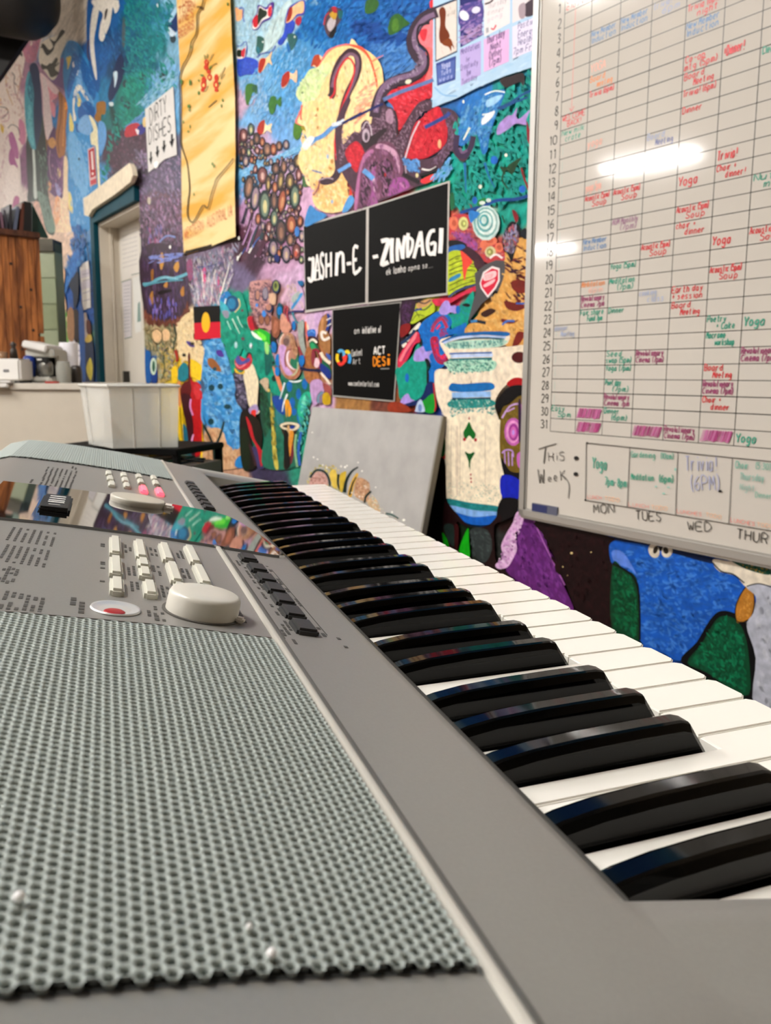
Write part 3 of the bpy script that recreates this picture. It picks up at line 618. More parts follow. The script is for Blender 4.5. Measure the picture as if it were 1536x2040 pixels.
# ---- printed legends on the panel (too small in the photograph to read): short dark marks
M_leg = mat('legend_ink', '#45433f', .6)
lg = MB()
def legend(px, py, wx, wy, rows=2, dens=.75):
    wy *= 2.3
    p = pan(px, py, .0002); Mx = pframe((p[0], p[1], KZ + zt(p[0])))
    for r in range(rows):
        y = -wy / 2; yy = wx / rows; 

        while y < wy / 2:
            l = random.uniform(.002, .006)
            if random.random() < dens: lg.box((-wx / 2 + yy * (r + .2), y, .0001), (-wx / 2 + yy * (r + .75), min(y + l, wy / 2), .00022), M=Mx)
            y += l + .0016
for c in range(7):
    for r in range(2): legend(22 + c * 14 - r * 14, 1062 + c * 2 + r * 38, .0024, .016, 1, .9)
for c in range(6): legend(3 + c * 15, 1205 + c * 3, .0026, .018, 1, .9)
for c in range(4): legend(5 + c * 8, 1140 + c * 3, .0024, .012, 1)
for c in range(7):
    for r in range(3): legend(84 + c * 9.5 + (2 - r) * 5, 935 + c * 1.4 + r * 12, .0026, .018, 1, .9)
legend(63, 958, .003, .01, 1); legend(148, 932, .006, .012, 2)
for px, py in ((205, 1083), (205, 1125), (204, 1165), (146, 1200), (163, 1210)): legend(px, py, .004, .007, 1)
for px, py in ((255, 1093), (262, 1136), (269, 1170), (306, 1099), (312, 1136), (330, 1178), (358, 1104), (370, 1142), (388, 1178), (303, 1220), (318, 1222), (476, 1226)): legend(px, py, .005, .009, 2)
for px, py in ((480, 1124), (500, 1144), (515, 1165), (533, 1190), (552, 1215), (570, 1248), (575, 1268)): legend(px, py, .005, .008, 2)
for px, py in ((536, 1133), (557, 1158), (575, 1178), (595, 1200), (640, 1258), (682, 1280)): legend(px, py, .003, .006, 1)
def pline(x, y0, y1): lg.box((x - .0002, y0, KZ + zt(x)), (x + .0002, y1, KZ + zt(x) + .0002))
pl = [pan(541, 1135), pan(668, 1268)]; pline(pl[0][0], pl[1][1], pl[0][1]); pl = [pan(466, 1122), pan(585, 1275)]; pline(pl[0][0], pl[1][1], pl[0][1])
for y_ in (1250, 975): pass
lg.build('panel_print', M_leg, KB, kind='stuff')
p0 = pan(385, 937); p1 = pan(560, 962)
b = MB(); x = -.02
for x in np.linspace(-.024, .13, 10): pass
sec = []
for x in np.linspace(-.024, .13, 10): sec += [(x, .8765, KZ + zt(x) - .0002), (x, .8775, KZ + zt(x) + .0012), (x, .8805, KZ + zt(x) + .0012), (x, .8815, KZ + zt(x) - .0002)]
b.add(sec, [(4 * i + q, 4 * i + q + 1, 4 * i + 5 + q, 4 * i + 4 + q) for i in range(9) for q in range(3)], None, True); b.build('end_rib', M_trim, KB)
# rubber feet, then the stand that carries the keyboard
for x, y in ((-.2, .02), (-.2, .83), (.12, .02), (.12, .83)):
    b = MB(); b.lathe([(.012, KZ - .085), (.012, ZB + .001)], Matrix.Translation((x, y, 0)), 16); b.build('rubber_foot', M_black, KB)
ST = thing('keyboard_stand', 'black folding cross-braced stand underneath the silver keyboard', 'stand', (-.045, .42, 0))
M_st = mat('stand_black', '#111111', .4, metal=.3); zs = KZ - .085 - .015
for y in (.1, .74):
    b = MB(); b.rbox((-.235, y - .015, zs - .015), (.15, y + .015, zs + .015), .004); b.build('top_rail', M_st, ST)
    for s in (-1, 1):
        b = MB(); b.tube([(-.045 + s * .15, y + s * .018, zs), (-.045 - s * .2, y + s * .018, .02)], .013); b.build('leg', M_st, ST)
b = MB(); b.tube([(-.245, .1, .02), (-.245, .74, .02)], .013); b.tube([(.155, .1, .02), (.155, .74, .02)], .013); b.tube([(-.045, .1, .39), (-.045, .74, .39)], .01); b.build('cross_bar', M_st, ST)
# ================================================================ MURAL painted on the wall
Flat.step = 6e-6
MOFF = [0.0003]
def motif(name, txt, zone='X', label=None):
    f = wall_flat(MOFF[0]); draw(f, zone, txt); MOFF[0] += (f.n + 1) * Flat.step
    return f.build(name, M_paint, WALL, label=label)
# ---- far left: pale swirls, long blue oval, dark column
motif('painted_swirls', """@Q
p #e2d8d0 0,500 200,120 260,140 250,330 200,600 210,900 240,1150 180,1200 160,1100 90,1050 0,1000
p #dcd2cc 0,1000 90,1050 160,1120 200,1300 220,1600 250,1750 120,1860 0,1980
p #b06a9c 90,1060 130,1040 180,1180 190,1300 150,1290 100,1160
p #a85a92 90,1260 120,1200 160,1330 180,1400 100,1360
p #e6dcd6 60,1500 110,1380 170,1400 200,1600 190,1700 110,1800 40,1950 20,1800
p #b0588e 125,1790 150,1690 195,1700 190,1790 150,1860
l #b985a0 10 0,1500 40,1300 50,1150 90,1060 130,1090
l #b06a94 14 190,1100 230,1150 250,1080 240,950
p #c98aa6 200,900 250,960 262,1120 215,1160 190,1000
l #3a3440 8 0,780 60,790 80,840 20,900
l #4a3c48 9 120,430 150,470 140,520 170,560
l #303038 8 80,1000 120,960 180,990 200,1060
p #d8a838 0,690 16,720 10,760 0,760
p #d2b430 5,950 40,990 30,1050 5,1000
l #c08a9a 8 20,880 90,850 80,920 20,930
l #caa86a 9 60,450 70,600 130,760
l #b98a70 9 190,350 210,480 190,600 170,700
l #9a8088 7 140,500 160,640 240,800
l #c9a0a8 9 130,640 200,700 240,850
p #2a2a2e 195,220 225,230 228,270 200,250
d #e8ded6/#cdb6b4/#d8c4c0/#b48aa4/#c8a070 90 40 12 70 30 0,520 220,260 240,900 0,1000
d #e8ded6/#dccfc8/#cdbcb8 70 60 14 80 20 10,1100 60,1060 60,1900 0,1900
p #c48a9e 230,180 330,120 420,60 410,110 360,300 290,330 260,300
p #e8e0d6 300,70 350,60 340,120 310,160
p #ef4d86 270,60 310,30 325,60 290,100
d #b07a9a/#c890a8/#8a6488/#d8b4bc 50 50 14 80 15 240,150 420,60 380,320 260,330
""")
motif('painted_columns', """@Q
p #8a6a9a 380,330 470,420 520,520 640,600 670,640 650,300 600,300 450,340
p #ecd6d8 405,440 470,480 590,600 590,640 520,760 540,1040 500,1100 470,1100 440,900 430,640
p #e8a4b4 470,560 540,640 590,660 560,700 520,720 560,760 560,880 530,860 510,760
p #e9dcdc 440,470 500,640 510,860 530,1040 480,1080 450,860
p #b07a48 600,620 680,720 690,780 670,1000 670,1180 640,1300 580,1260 560,1120 580,960 600,760
l #8a5c34 14 630,660 620,900 590,1100 600,1250
l #d09a5c 12 660,740 650,950 640,1180
l #e39a2a 26 665,735 680,780 660,800
p #6f4a78 500,1080 560,980 570,1180 600,1300 660,1300 670,1700 600,1700 540,1680 490,1600 470,1400 480,1200
p #d9a86c 490,1120 540,1090 570,1150 540,1200 500,1180
e #e6cf9c 600,1450,18,60
e #e2b48a 505,1580,18,55
l #b99aae 9 510,1220 500,1350 520,1500
l #9a6a90 10 640,1280 620,1400 630,1600 600,1690
p #a8a6d0 560,1560 600,1580 630,1640 590,1690
d #7a5484/#9a6a98/#c090a8/#5c3c68/#b07ab0 80 46 10 80 20 480,1240 660,1300 660,1680 500,1640
p #f0dcbc 650,1300 690,1340 690,1600 730,1900 740,2040 530,2040 560,1900 590,1700 640,1690
p #e8b48c 560,1720 600,1700 610,1900 560,2000 540,1960
l #c98a6c 10 600,1710 590,1820 630,1950
d #eacdb4/#e6bfa0/#f0dfc8 60 60 14 85 12 560,1750 700,1700 730,2040 540,2040
p #3a5048 265,1200 300,1000 420,880 440,900 480,1280 480,1600 560,2040 470,2040 400,1750 280,1740 300,1500
p #15241f 265,1160 300,1200 340,1240 330,1500 320,1700 290,1700
p #20322c 385,1150 450,1000 460,1200 440,1400 400,1300
p #7f9a8c 380,1640 470,1700 540,1900 560,2040 480,2040 420,1830
p #d2dcd6 330,1220 352,1230 370,1560 378,1700 345,1690 340,1440
d #55706a/#2c4640/#6d877c/#8fa89c 60 60 14 84 8 390,1200 470,1200 530,2030 420,1800
""")
motif('painted_oval', """@Q
p #0f3a66 300,380 330,335 370,345 400,430 420,640 430,860 415,1030 380,1170 350,1200 330,800 310,500
p #56a8b8 290,420 310,450 345,640 340,800 350,1060 365,1190 350,1215 320,1190 280,1080 258,900 250,700 262,520
p #2a7a94 310,440 330,560 340,700 310,720 280,600
p #79c4cc 290,760 320,800 335,1000 345,1180 300,1100 280,940
d #4a9cb0/#7cc6d0/#2f86a0/#5fb4c4 50 50 10 84 10 262,540 330,500 345,1150 280,1080
""", label='long blue painted oval')
motif('painted_zigzag', """@Q
p #e2dcce 430,120 560,60 660,40 670,130 620,260 600,420 540,510 470,440 400,330 400,220
p #3c3a34 420,150 450,140 500,200 540,160 500,80 560,110 620,0 660,20 600,100 560,150 540,210 480,260 440,200
p #58584e 420,340 480,360 550,280 590,300 560,390 600,440 520,480 480,400 430,400
l #3c3a34 12 410,180 450,170 490,220 530,200 560,130
l #4a4a42 12 430,350 470,380 520,340 560,370 600,330
p #e6e0d4 500,300 560,240 600,220 560,290 520,340
""")
motif('painted_waves', """@Q
p #3f9ad0 680,130 730,105 800,140 880,280 950,420 990,600 1010,720 990,1000 1060,1100 1040,1260 1000,1300 980,1500 1000,1620 860,1700 850,1860 920,1900 900,2040 730,2040 700,1600 690,1280 680,1000 690,800 660,640 640,420 660,260
p #1b72b4 740,230 800,220 860,300 930,440 980,620 940,720 870,560 800,460 770,480 720,640 690,700 680,560 720,400
p #7fb4de 800,420 820,400 850,560 940,700 950,760 880,700 830,600 780,640 750,700
p #1a6cae 800,780 880,720 960,780 960,900 880,860 800,900
p #2f8cc8 690,140 740,120 800,170 860,260 780,230 720,240 680,220
p #eae6da 745,680 770,580 820,560 900,690 880,710 820,620 790,630 770,700 755,800 775,900 750,920 740,800
p #ecd87a 675,280 720,265 720,310 690,400 685,340
p #ecd87a 790,640 820,700 830,740 800,780 785,740
p #e6d884 710,840 740,920 750,1000 720,1060 705,980
p #e9dc94 700,1640 730,1700 740,1860 700,1800
e #e8e6e6 748,350,12,30
l #e8eef0 10 800,400 780,470
p #1d6cae 770,940 830,1000 900,1060 830,1040 780,1030
p #8ab8e0 820,900 880,860 940,920 920,1060 840,1050 790,1000
p #f0eac8 905,870 950,900 990,1000 1000,1150 1010,1400 1020,1620 1000,1600 980,1300 970,1180 930,1160 920,1060 950,1010
p #7cb8e0 700,1040 780,1080 850,1280 900,1500 880,1680 850,1740 820,1640 740,1500 700,1300
d #5aa4d6/#8cc0e6/#3f8fcc/#a4cdea 160 50 11 84 12 700,1060 880,1080 960,1300 960,1600 860,1700 860,1860 900,2030 740,2030 710,1500
d #1e76b8/#4a9ed6/#2c86c6/#0f5fa4/#7cb8e0 110 50 10 60 25 690,260 760,160 880,320 990,640 940,900 800,760 700,700
e #14304a 805,1310,10,14
p #a87c38 985,740 1070,730 1070,850 1030,860 1020,950 960,900 980,830
p #78aede 1000,940 1070,960 1080,1120 1030,1260 1000,1180
""", label='curling blue painted waves')
motif('painted_ribbon', """@A
p #1c6aa8 700,0 740,0 770,80 820,60 840,180 800,280 790,420 800,640 780,740 740,640 700,460 690,250
p #e6e2d8 745,60 790,60 770,200 750,340 770,560 770,640 745,560 720,400 720,220
p #e8e4da 740,0 940,0 950,60 920,110 900,60 880,180 850,260 820,330 790,300 800,200 820,110 760,60
p #4a3f3a 838,90 860,70 850,130 835,160
p #2a70aa 880,180 930,100 950,160 900,280
l #5c4a5c 12 705,320 700,420 715,480
p #1d72b0 950,0 1010,0 1000,100 960,60
d #2a78b2/#1a5c96/#4c94c4/#115088 70 50 10 75 25 860,260 960,120 980,420 900,560 840,420 800,560 810,320
""")
motif('painted_deep_sea', """@A
p #0f2f5e 970,430 990,520 980,620 930,740 880,810 862,740 900,600 930,480
p #cfe2ea 905,580 935,570 935,630 915,700 912,640
p #0f5c5c 870,850 900,840 940,960 960,1100 930,1160 900,1020
p #1a4a44 880,860 905,880 960,1060 940,1100
p #dfe8e8 870,820 900,815 905,840 880,845
p #5a6a70 980,150 1000,160 998,360 975,350
e #3a4e58 1140,620,26,42 1297,615,26,36 1000,670,22,34 1015,840,26,34 1275,290,24,26 1380,310,24,34
e #2a5f68 975,790,14,24
p #133f74 1330,190 1400,90 1420,180 1410,250 1370,240
p #a8cce0 1350,150 1400,50 1412,90 1360,180
p #cfe0ec 1330,200 1400,260 1410,270 1360,290
l #e8eef0 10 1255,30 1258,70
d #138a94/#0f7684/#2aa49c/#1c8c9c/#4ab0b4/#0b6478/#2f9c8c 420 55 13 60 40 1000,0 1380,0 1360,180 1300,400 1180,560 1000,640 990,400
d #148a80/#1aa088/#0f7a74/#36b49a/#2c98a0 260 55 13 60 35 1000,600 1200,560 1400,360 1400,700 1180,880 960,1060 900,1180 830,1440 800,1440 850,1180 960,820
d #7ab8d4/#9cc8de/#5aa4c8/#b4d4e4 130 50 12 -45 15 1180,860 1420,640 1410,560 1260,640 1100,820
d #4c8cc4/#7aaad8/#6c9cd0/#88b4de 80 50 12 -45 12 1000,1010 1160,880 1160,960 1010,1060
""")
# ---- rocks, bark and thistle bands between door and map
motif('painted_rocks', """@A
d #5a3c48/#7c5668/#3c2c38/#9a7890/#4c4450 260 30 14 75 40 1000,1020 1160,1060 1160,1400 1080,1500 860,1440 880,1200
d #9c8cac/#c4a8cc/#54505e/#6a6474/#8a7c92/#3c3a48/#a89cb4 520 34 14 75 40 1080,1200 1440,1240 1440,1640 1470,1900 1110,1700 1100,1450
d #7a5c6c/#b48cac/#2c3438/#56444e/#cfa8cc/#3a5450/#8f7f98/#62405a 620 42 13 82 20 1110,1560 1440,1600 1465,2040 1130,2040
p #b83a48 1010,1010 1100,980 1140,1060 1080,1080 1000,1090
p #3c3c90 1100,1010 1160,990 1150,1060 1100,1070
p #e0c890 1140,950 1170,930 1170,1000 1145,1010
p #e8e4e8 1080,1030 1110,1040 1100,1075
e #c8c0ae 1190,1600,14,30 1370,1990,10,22
d #c0506c/#3f5c9c/#8890c4 26 60 12 82 14 1180,1800 1300,1800 1300,2000 1180,2000
l #8898c8 14 1270,1930 1330,1880 1400,1890
""")
motif('painted_bark', """@E
p #4a3848 10,300 340,290 370,380 400,620 380,740 320,850 220,900 100,880 30,800
d #56405a/#3c2a38/#6a5270/#7c6488/#2e2430/#5a4a78 420 80 10 88 6 10,300 340,290 390,400 390,700 300,850 60,850 20,600
p #c89a4c 155,370 175,330 190,400 170,470 155,440
p #c89a4c 265,450 300,400 310,450 290,490
p #b8863c 320,640 345,600 350,670 330,680
p #a8783c 85,480 105,470 105,540 90,560
p #b88a44 75,680 100,640 100,740 82,730
p #c09048 185,600 215,560 215,610
d #9aa8dc/#7080c0/#8c98d4 34 60 14 -10 16 60,360 330,330 330,400 60,420
l #74b4c4 24 20,585 80,580 140,545 200,530 260,540 330,520 375,500
l #5ca0b0 12 30,600 120,575 220,560 340,550
l #a4ccd8 8 160,535 240,530 300,545
p #1c1018 150,640 240,625 244,645 150,668
d #7a4a3c/#8f5c4a/#a06a58/#643830 170 70 12 95 12 30,800 60,850 200,900 330,850 380,740 385,820 330,890 180,930 60,880
d #4c5cb4/#6470c8/#b090c8 40 60 9 88 8 60,700 300,700 280,860 100,850
""")
motif('painted_thistle', """@E
d #8fa0b4/#b8a4b8/#6c7c98/#d4c8c0/#5c4a6c/#c47c9c/#a0b4c4/#3c5a7c/#e2ddd2 460 60 9 78 22 370,400 800,250 740,400 720,560 640,740 430,780 400,600
p #9a5c80 375,400 410,390 420,520 390,560 370,460
e #e05c94 512,480,12,30 510,540,16,44 620,560,11,40 640,630,11,34
t #f0efe8 12 3 510,720 500,560 490,470
t #eceae4 12 3 560,740 580,560 600,470
t #f0efe8 12 3 620,740 660,600 700,470 710,400
t #eceae4 10 3 640,720 690,600 740,500
t #e4e2da 9 3 590,740 560,600 540,480
t #dfe4e8 9 3 470,740 450,600 430,480
t #2c4a8c 10 3 450,450 560,440 660,410
t #3c9ca8 10 3 640,700 700,580
d #f2f0ea/#c8d4dc/#4c6ca8/#d8789c 120 70 6 85 16 430,560 640,520 640,740 430,760
""")
# ---- sky with fishes, pods, crystals
motif('painted_sky_light', """@N
d #b8d4de/#c4dadf/#a4cade/#b0d0e4 260 60 22 60 30 190,0 820,0 760,260 640,540 440,680 190,560
p #c8dcde 800,0 840,40 770,200 720,380 640,520 520,620 470,640 420,560 520,440 620,260 700,120
d #cfe0e0/#bcd8e0/#c8dcdc 120 60 20 -60 20 780,40 720,360 520,600 440,560 600,260
p #3c5cc4 770,270 870,250 860,360 780,440 720,530 670,500 740,400
p #3c5cc4 200,700 300,670 440,720 430,860 300,880 210,890
d #4468cc/#3452b4/#5878d4 70 40 18 20 40 210,720 430,730 420,850 220,880
d #5aa8dc/#74b4e0/#8cc0e4/#a4cce8/#4c9cd4 420 60 20 -60 30 470,680 700,560 880,440 1080,600 960,920 900,1200 960,1400 600,1500 420,1400 300,1100
d #88b8de/#9cc4e2/#b8d4ea/#7aaad6 160 50 18 -60 30 230,900 500,880 560,1300 420,1400 250,1100
d #1a80c4/#2a8ccc/#0f6cb4/#4ca0d8/#0a5ca8 300 70 22 -50 30 1000,0 1540,0 1540,460 1240,640 880,400 960,200
l #3f54b8 12 185,80 210,110 250,90 270,110 265,190 280,260
l #4458b4 10 190,540 240,540 300,490 310,600 290,680
l #4458b4 12 430,680 470,640 540,620 600,610 650,540
""")
motif('painted_sky_deep', """@D
d #1a74bc/#0e62ac/#2c82c8/#1258a0/#3c8ccc 420 90 26 -35 25 0,0 660,0 560,120 480,260 470,420 330,600 200,600 200,480 120,380 0,360
d #4a88c8/#5c94d0/#3a78bc/#6ca0d4 200 80 22 -35 20 180,300 470,260 540,480 340,600 220,640 200,560
d #0c4c94/#145aa4/#1a66b0 90 90 26 -30 20 0,200 120,160 300,260 480,300 400,360 160,330
p #3f6e34 130,0 210,0 220,50 180,100 120,110 110,60
p #3a7030 320,140 380,110 440,160 470,190 420,220 370,260 310,280 295,230
p #5c8a34 330,170 370,150 380,230 330,250
t #2a5a8a 8 3 410,0 405,60
""")
F1 = dict(
 a="""p #5a3c98 650,170 690,100 700,40 760,60 790,30 825,20 820,90 800,150 740,180 700,230 660,240
p #f2eee8 655,180 695,110 712,52 765,80 800,40 812,80 795,135 735,165 695,222 662,230
p #c8243a 660,150 700,120 700,200 680,222 660,205
p #2c3a2c 712,62 745,80 770,90 768,125 730,155 700,200 698,120
p #d84050 780,70 808,50 805,120 780,130""",
 b="""p #4450b4 915,190 935,80 985,30 1070,0 1075,80 1060,120 1010,130 960,180
p #f0c69a 922,180 945,90 990,42 1060,8 1062,100 1010,115 965,165
p #a83a24 926,172 948,70 972,60 972,110 955,158
p #b4344c 1000,150 1040,130 1045,165 1025,205 1000,190""",
 c="""p #3c6c64 695,290 740,300 750,330 740,400 700,430 682,400 688,340
e #dfe8e4 738,335,6,9
p #2f7c8c 690,370 720,400 700,440""",
 d="""p #3c7070 940,270 1000,275 1010,320 980,390 960,400 945,350 935,320
e #dfe8e4 992,295,6,8
p #2f78b8 930,340 955,380 945,420 930,390""",
 e="""p #f4d2a4 700,560 715,470 770,460 810,410 800,470 812,520 780,500 740,560 715,585
p #b43c24 702,560 715,478 758,465 755,510 722,582""",
 f="""p #f2d0b0 890,690 900,600 940,575 980,590 1010,560 1005,660 960,625 930,680 895,702
p #b43c28 885,690 895,605 945,568 952,625 920,685""",
 g="""p #f4d6b0 1130,520 1150,450 1190,440 1235,480 1240,495 1205,500 1200,530 1180,540
p #b4502c 1122,530 1145,450 1185,435 1195,470 1215,500 1195,520 1180,555 1150,520""",
 h="""p #4c8038 600,690 640,665 680,680 692,700 690,750 660,735 640,790 615,840 600,800
p #3c6c50 650,690 692,680 690,745 660,720""",
 i="""p #46803c 785,820 805,768 840,770 850,800 885,770 880,855 848,830 830,900 800,910 785,870""",
 j="""p #f4dcb8 740,960 770,1000 810,985 800,1030 808,1060 770,1040 740,1070 700,1040
p #b43c24 690,1040 710,980 750,955 752,1010 740,1060 712,1075""",
 k="""p #58882c 980,1040 990,980 1020,955 1060,985 1095,960 1090,1060 1055,1035 1030,1100 1000,1115 980,1080
p #a8a030 1045,990 1092,970 1090,1050 1050,1030""",
 l="""p #f0b888 520,60 560,80 575,80 570,150 530,170 522,120""",
 m="""p #f0e4e0 535,390 580,400 605,365 600,410 590,460 535,465
p #2c3a30 535,400 575,405 570,450 535,450
p #c83048 570,405 598,385 590,455 568,448""",
 n="""p #5c4a54 1225,200 1240,130 1280,60 1330,60 1375,90 1365,150 1330,210 1290,300 1250,280
p #c4bcc0 1250,200 1280,140 1320,160 1300,230 1270,250
p #c8a43c 1270,120 1300,90 1330,110 1310,160
p #b03040 1290,60 1320,55 1330,100 1300,100
p #101018 1290,240 1330,210 1300,300 1265,290
p #1c6c70 1340,90 1375,90 1370,140 1345,150
l #b04048 12 1225,200 1240,130 1270,100""",
 o="""p #4c7444 1060,1400 1100,1440 1170,1420 1200,1400 1150,1460 1090,1490 1055,1480
e #dfe0d0 1085,1440,7,9""",
 p="""p #3c6c4c 1010,1230 1060,1250 1080,1300 1050,1330 1010,1320 990,1280""")
for k, t in F1.items(): motif('painted_fish', '@C\n' + t)
motif('painted_pods', """@L
d #c9a8c8/#d8bcd4/#bfa0c0/#ddc8da 360 40 16 75 30 290,60 420,40 500,260 640,340 760,340 1020,240 1100,400 1180,700 1240,860 1200,1000 1180,1500 1260,1620 1270,2030 700,2030 500,2030 290,1500
d #4c3438/#7c5858/#3c3038/#9a7c80/#5c4448/#2c3040 130 46 26 80 30 290,60 420,90 430,300 600,430 520,560 290,560
p #78b4dc 285,690 620,560 900,430 1100,360 1240,260 1320,200 1340,330 1180,400 900,520 620,640 300,810
d #9ccae4/#6cacd8/#b4d8ea/#8cc0e0 130 60 18 -28 12 290,690 900,430 1280,240 1300,340 900,520 300,800
p #eceae0 1330,200 1380,150 1450,190 1430,280 1360,320 1330,260
p #d8e4ec 1230,310 1290,280 1330,330 1320,380 1260,360
t #cfb4d4 16 8 320,1420 400,1240 420,1200
t #3c3448 50 36 330,1480 370,1340 395,1240
t #4a2a3c 60 40 350,1800 420,1560 480,1310
t #44505c 50 34 440,1820 520,1600 580,1400
t #c8a0cc 20 12 290,1900 400,1640 470,1430
t #cca4d0 18 12 390,1900 480,1640 560,1480
t #5c344c 70 40 560,1980 640,1800 690,1620
t #50303c 60 40 250,2030 300,1900 340,1800
t #3a4c54 60 40 600,1720 640,1620 680,1560
t #eeece6 26 8 430,1920 480,1830 520,1780
t #4c84cc 16 8 480,1840 540,1740 590,1680
t #e6e4e0 24 8 250,2030 290,1960 325,1910
t #3c6cb8 14 8 320,1940 380,1840
p #202c30 690,1690 800,1680 860,1720 800,1760 720,1730
p #dce8f0 680,1640 780,1610 860,1640 780,1670
""")
b_ = []
def pod(cx, cy, rx, ry, rot, c0, c1, c2):
    return "e #2c2430 %d,%d,%d,%d,%d\n" % (cx, cy, rx + 7, ry + 7, rot) + "e %s %d,%d,%d,%d,%d\ne %s %d,%d,%d,%d,%d\ne %s %d,%d,%d,%d,%d" % (c0, cx, cy, rx, ry, rot, c1, cx + rx * .08, cy, rx * .72, ry * .78, rot, c2, cx + rx * .1, cy + ry * .1, rx * .36, ry * .45, rot)
PODS = [(425, 930, 68, 180, 8), (520, 1090, 66, 200, 6), (630, 750, 74, 130, 0), (720, 880, 40, 130, 0), (665, 1200, 86, 226, 0), (805, 1130, 52, 152, 0), (925, 1140, 62, 200, 8), (830, 650, 62, 88, 0), (820, 930, 44, 90, 0), (955, 620, 44, 100, 0), (1070, 640, 50, 66, 0), (1180, 740, 46, 96, 0), (1045, 840, 66, 130, 0), (1120, 1070, 76, 190, 0), (905, 830, 50, 150, 6), (810, 1400, 58, 130, 0), (910, 1600, 80, 190, 0), (1065, 1490, 82, 150, 0), (1050, 1720, 56, 96, 0), (990, 1940, 66, 130, 0), (1145, 1900, 62, 130, 0), (795, 1850, 72, 130, 0), (730, 1530, 44, 90, 0), (1165, 540, 60, 100, 0), (460, 60, 46, 90, 0), (545, 200, 50, 90, 0), (630, 250, 40, 70, 0), (705, 360, 60, 100, 0), (800, 360, 50, 90, 0), (885, 310, 44, 70, 0), (990, 290, 44, 70, 0), (350, 150, 60, 100, 0)]
PC = [('#3c3438', '#8a6c60', '#b89078'), ('#30343c', '#6c5450', '#a4806c'), ('#34302c', '#7c6450', '#c8b478'), ('#1f3448', '#a08c98', '#c8b49c'), ('#4c2c28', '#a8644c', '#d0a078'), ('#243c3c', '#7a8c7c', '#d4cc9c'), ('#5c3438', '#8c5c5c', '#d8b8b0')]
for i, q in enumerate(PODS): b_.append(pod(*q, *PC[(i * 3 + (i // 7)) % 7]))
rp = random.Random(11)
def inside(x, y, reg):
    ins = False; j = len(reg) - 1
    for i in range(len(reg)):
        if (reg[i][1] > y) != (reg[j][1] > y) and x < (reg[j][0] - reg[i][0]) * (y - reg[i][1]) / (reg[j][1] - reg[i][1]) + reg[i][0]: ins = not ins
        j = i
    return ins
REG = [(290, 60), (420, 40), (500, 260), (640, 340), (1020, 250), (1060, 330), (620, 520), (290, 640), (290, 60)]
REG2 = [(330, 820), (600, 600), (900, 470), (1120, 520), (1220, 760), (1200, 1300), (1230, 1500), (1240, 2030), (720, 2030), (640, 1500), (400, 1200)]
done = list(PODS); k_ = 0
for REGX, n_, rr in ((REG, 60, (26, 44)), (REG2, 90, (26, 56))):
    c_ = 0; t_ = 0
    while c_ < n_ and t_ < 6000:
        t_ += 1; x = rp.uniform(290, 1250); y = rp.uniform(40, 2030); rx = rp.uniform(*rr) * (.55 if t_ > 800 else 1); ry = rx * rp.uniform(1.6, 2.3)
        if not inside(x, y, REGX) or any(((x - q[0]) / (rx + q[2])) ** 2 + ((y - q[1]) / (ry + q[3])) ** 2 < .96 for q in done): continue
        done.append((x, y, rx, ry)); c_ += 1; k_ += 1; b_.append(pod(x, y, rx, ry, rp.randint(-6, 8), *PC[rp.randint(0, 6)]))
b_.append("e #4c88c8 1165,1600,36,80\ne #c86c58 1148,1930,24,44\ne #2a3a78 860,2000,40,60")
motif('painted_pod', '@L\n' + '\n'.join(b_), label='dark oval pods in lilac paint')
# ---- lower left: yellow band, red bottle, blue figure, green ground
motif('painted_blooms', """@E
p #e6d2a8 330,860 440,800 430,940 440,1050 520,1100 500,1260 440,1200 330,1180 300,1000
d #e8d6b0/#f0e2c0/#dcc298 120 40 18 60 40 300,880 430,820 500,1080 480,1200 330,1200 300,980
d #c9b08c/#8c7c54/#6c8464/#d8c8a4/#a08c60/#4c6c58 190 50 14 70 40 40,920 280,920 290,1060 50,1120
d #e8cf98/#e2c060/#3c6c58/#a8c0b0/#d8b84c/#4c3878/#2c5a74/#f0e0b8 170 40 16 60 50 150,1080 290,1080 300,1360 150,1360
p #1f6cb0 45,1130 85,1140 90,1360 50,1360
p #1a4c94 85,1180 130,1190 140,1360 95,1366
l #1c4a3c 10 270,900 290,1000 270,1080 290,1160
t #b04030 24 14 285,1110 300,1180 290,1200
e #e8c8a0 140,990,40,60 210,990,34,50
l #5a4a30 8 100,960 140,940 180,980 170,1050 130,1060 100,1020
l #3f5c40 9 230,1090 190,1140 200,1260 180,1340
e #cfe0d0 110,1240,26,70
e #2c6c54 112,1240,12,46
p #5c4a98 370,1040 420,1050 440,1085 400,1080
e #3c3428 355,1150,16,14 440,1210,20,18 420,1060,18,14
p #1a8a98 310,1260 350,1210 385,1240 385,1330 340,1360 300,1330
p #f0d030 395,1180 500,1240 500,1350 430,1330 400,1300
p #f0d030 300,1560 340,1520 350,1700 380,1880 340,1860 300,1760
p #f0d028 500,1640 505,1800 540,1960 560,2040 490,2040
l #4c4414 7 325,1540 330,1700 350,1860
p #2a7c94 345,1700 385,1760 400,1900 360,1880
p #f0d030 255,1260 300,1240 300,1360 260,1366
p #e4a060 300,1380 330,1370 330,1560 305,1520
""")
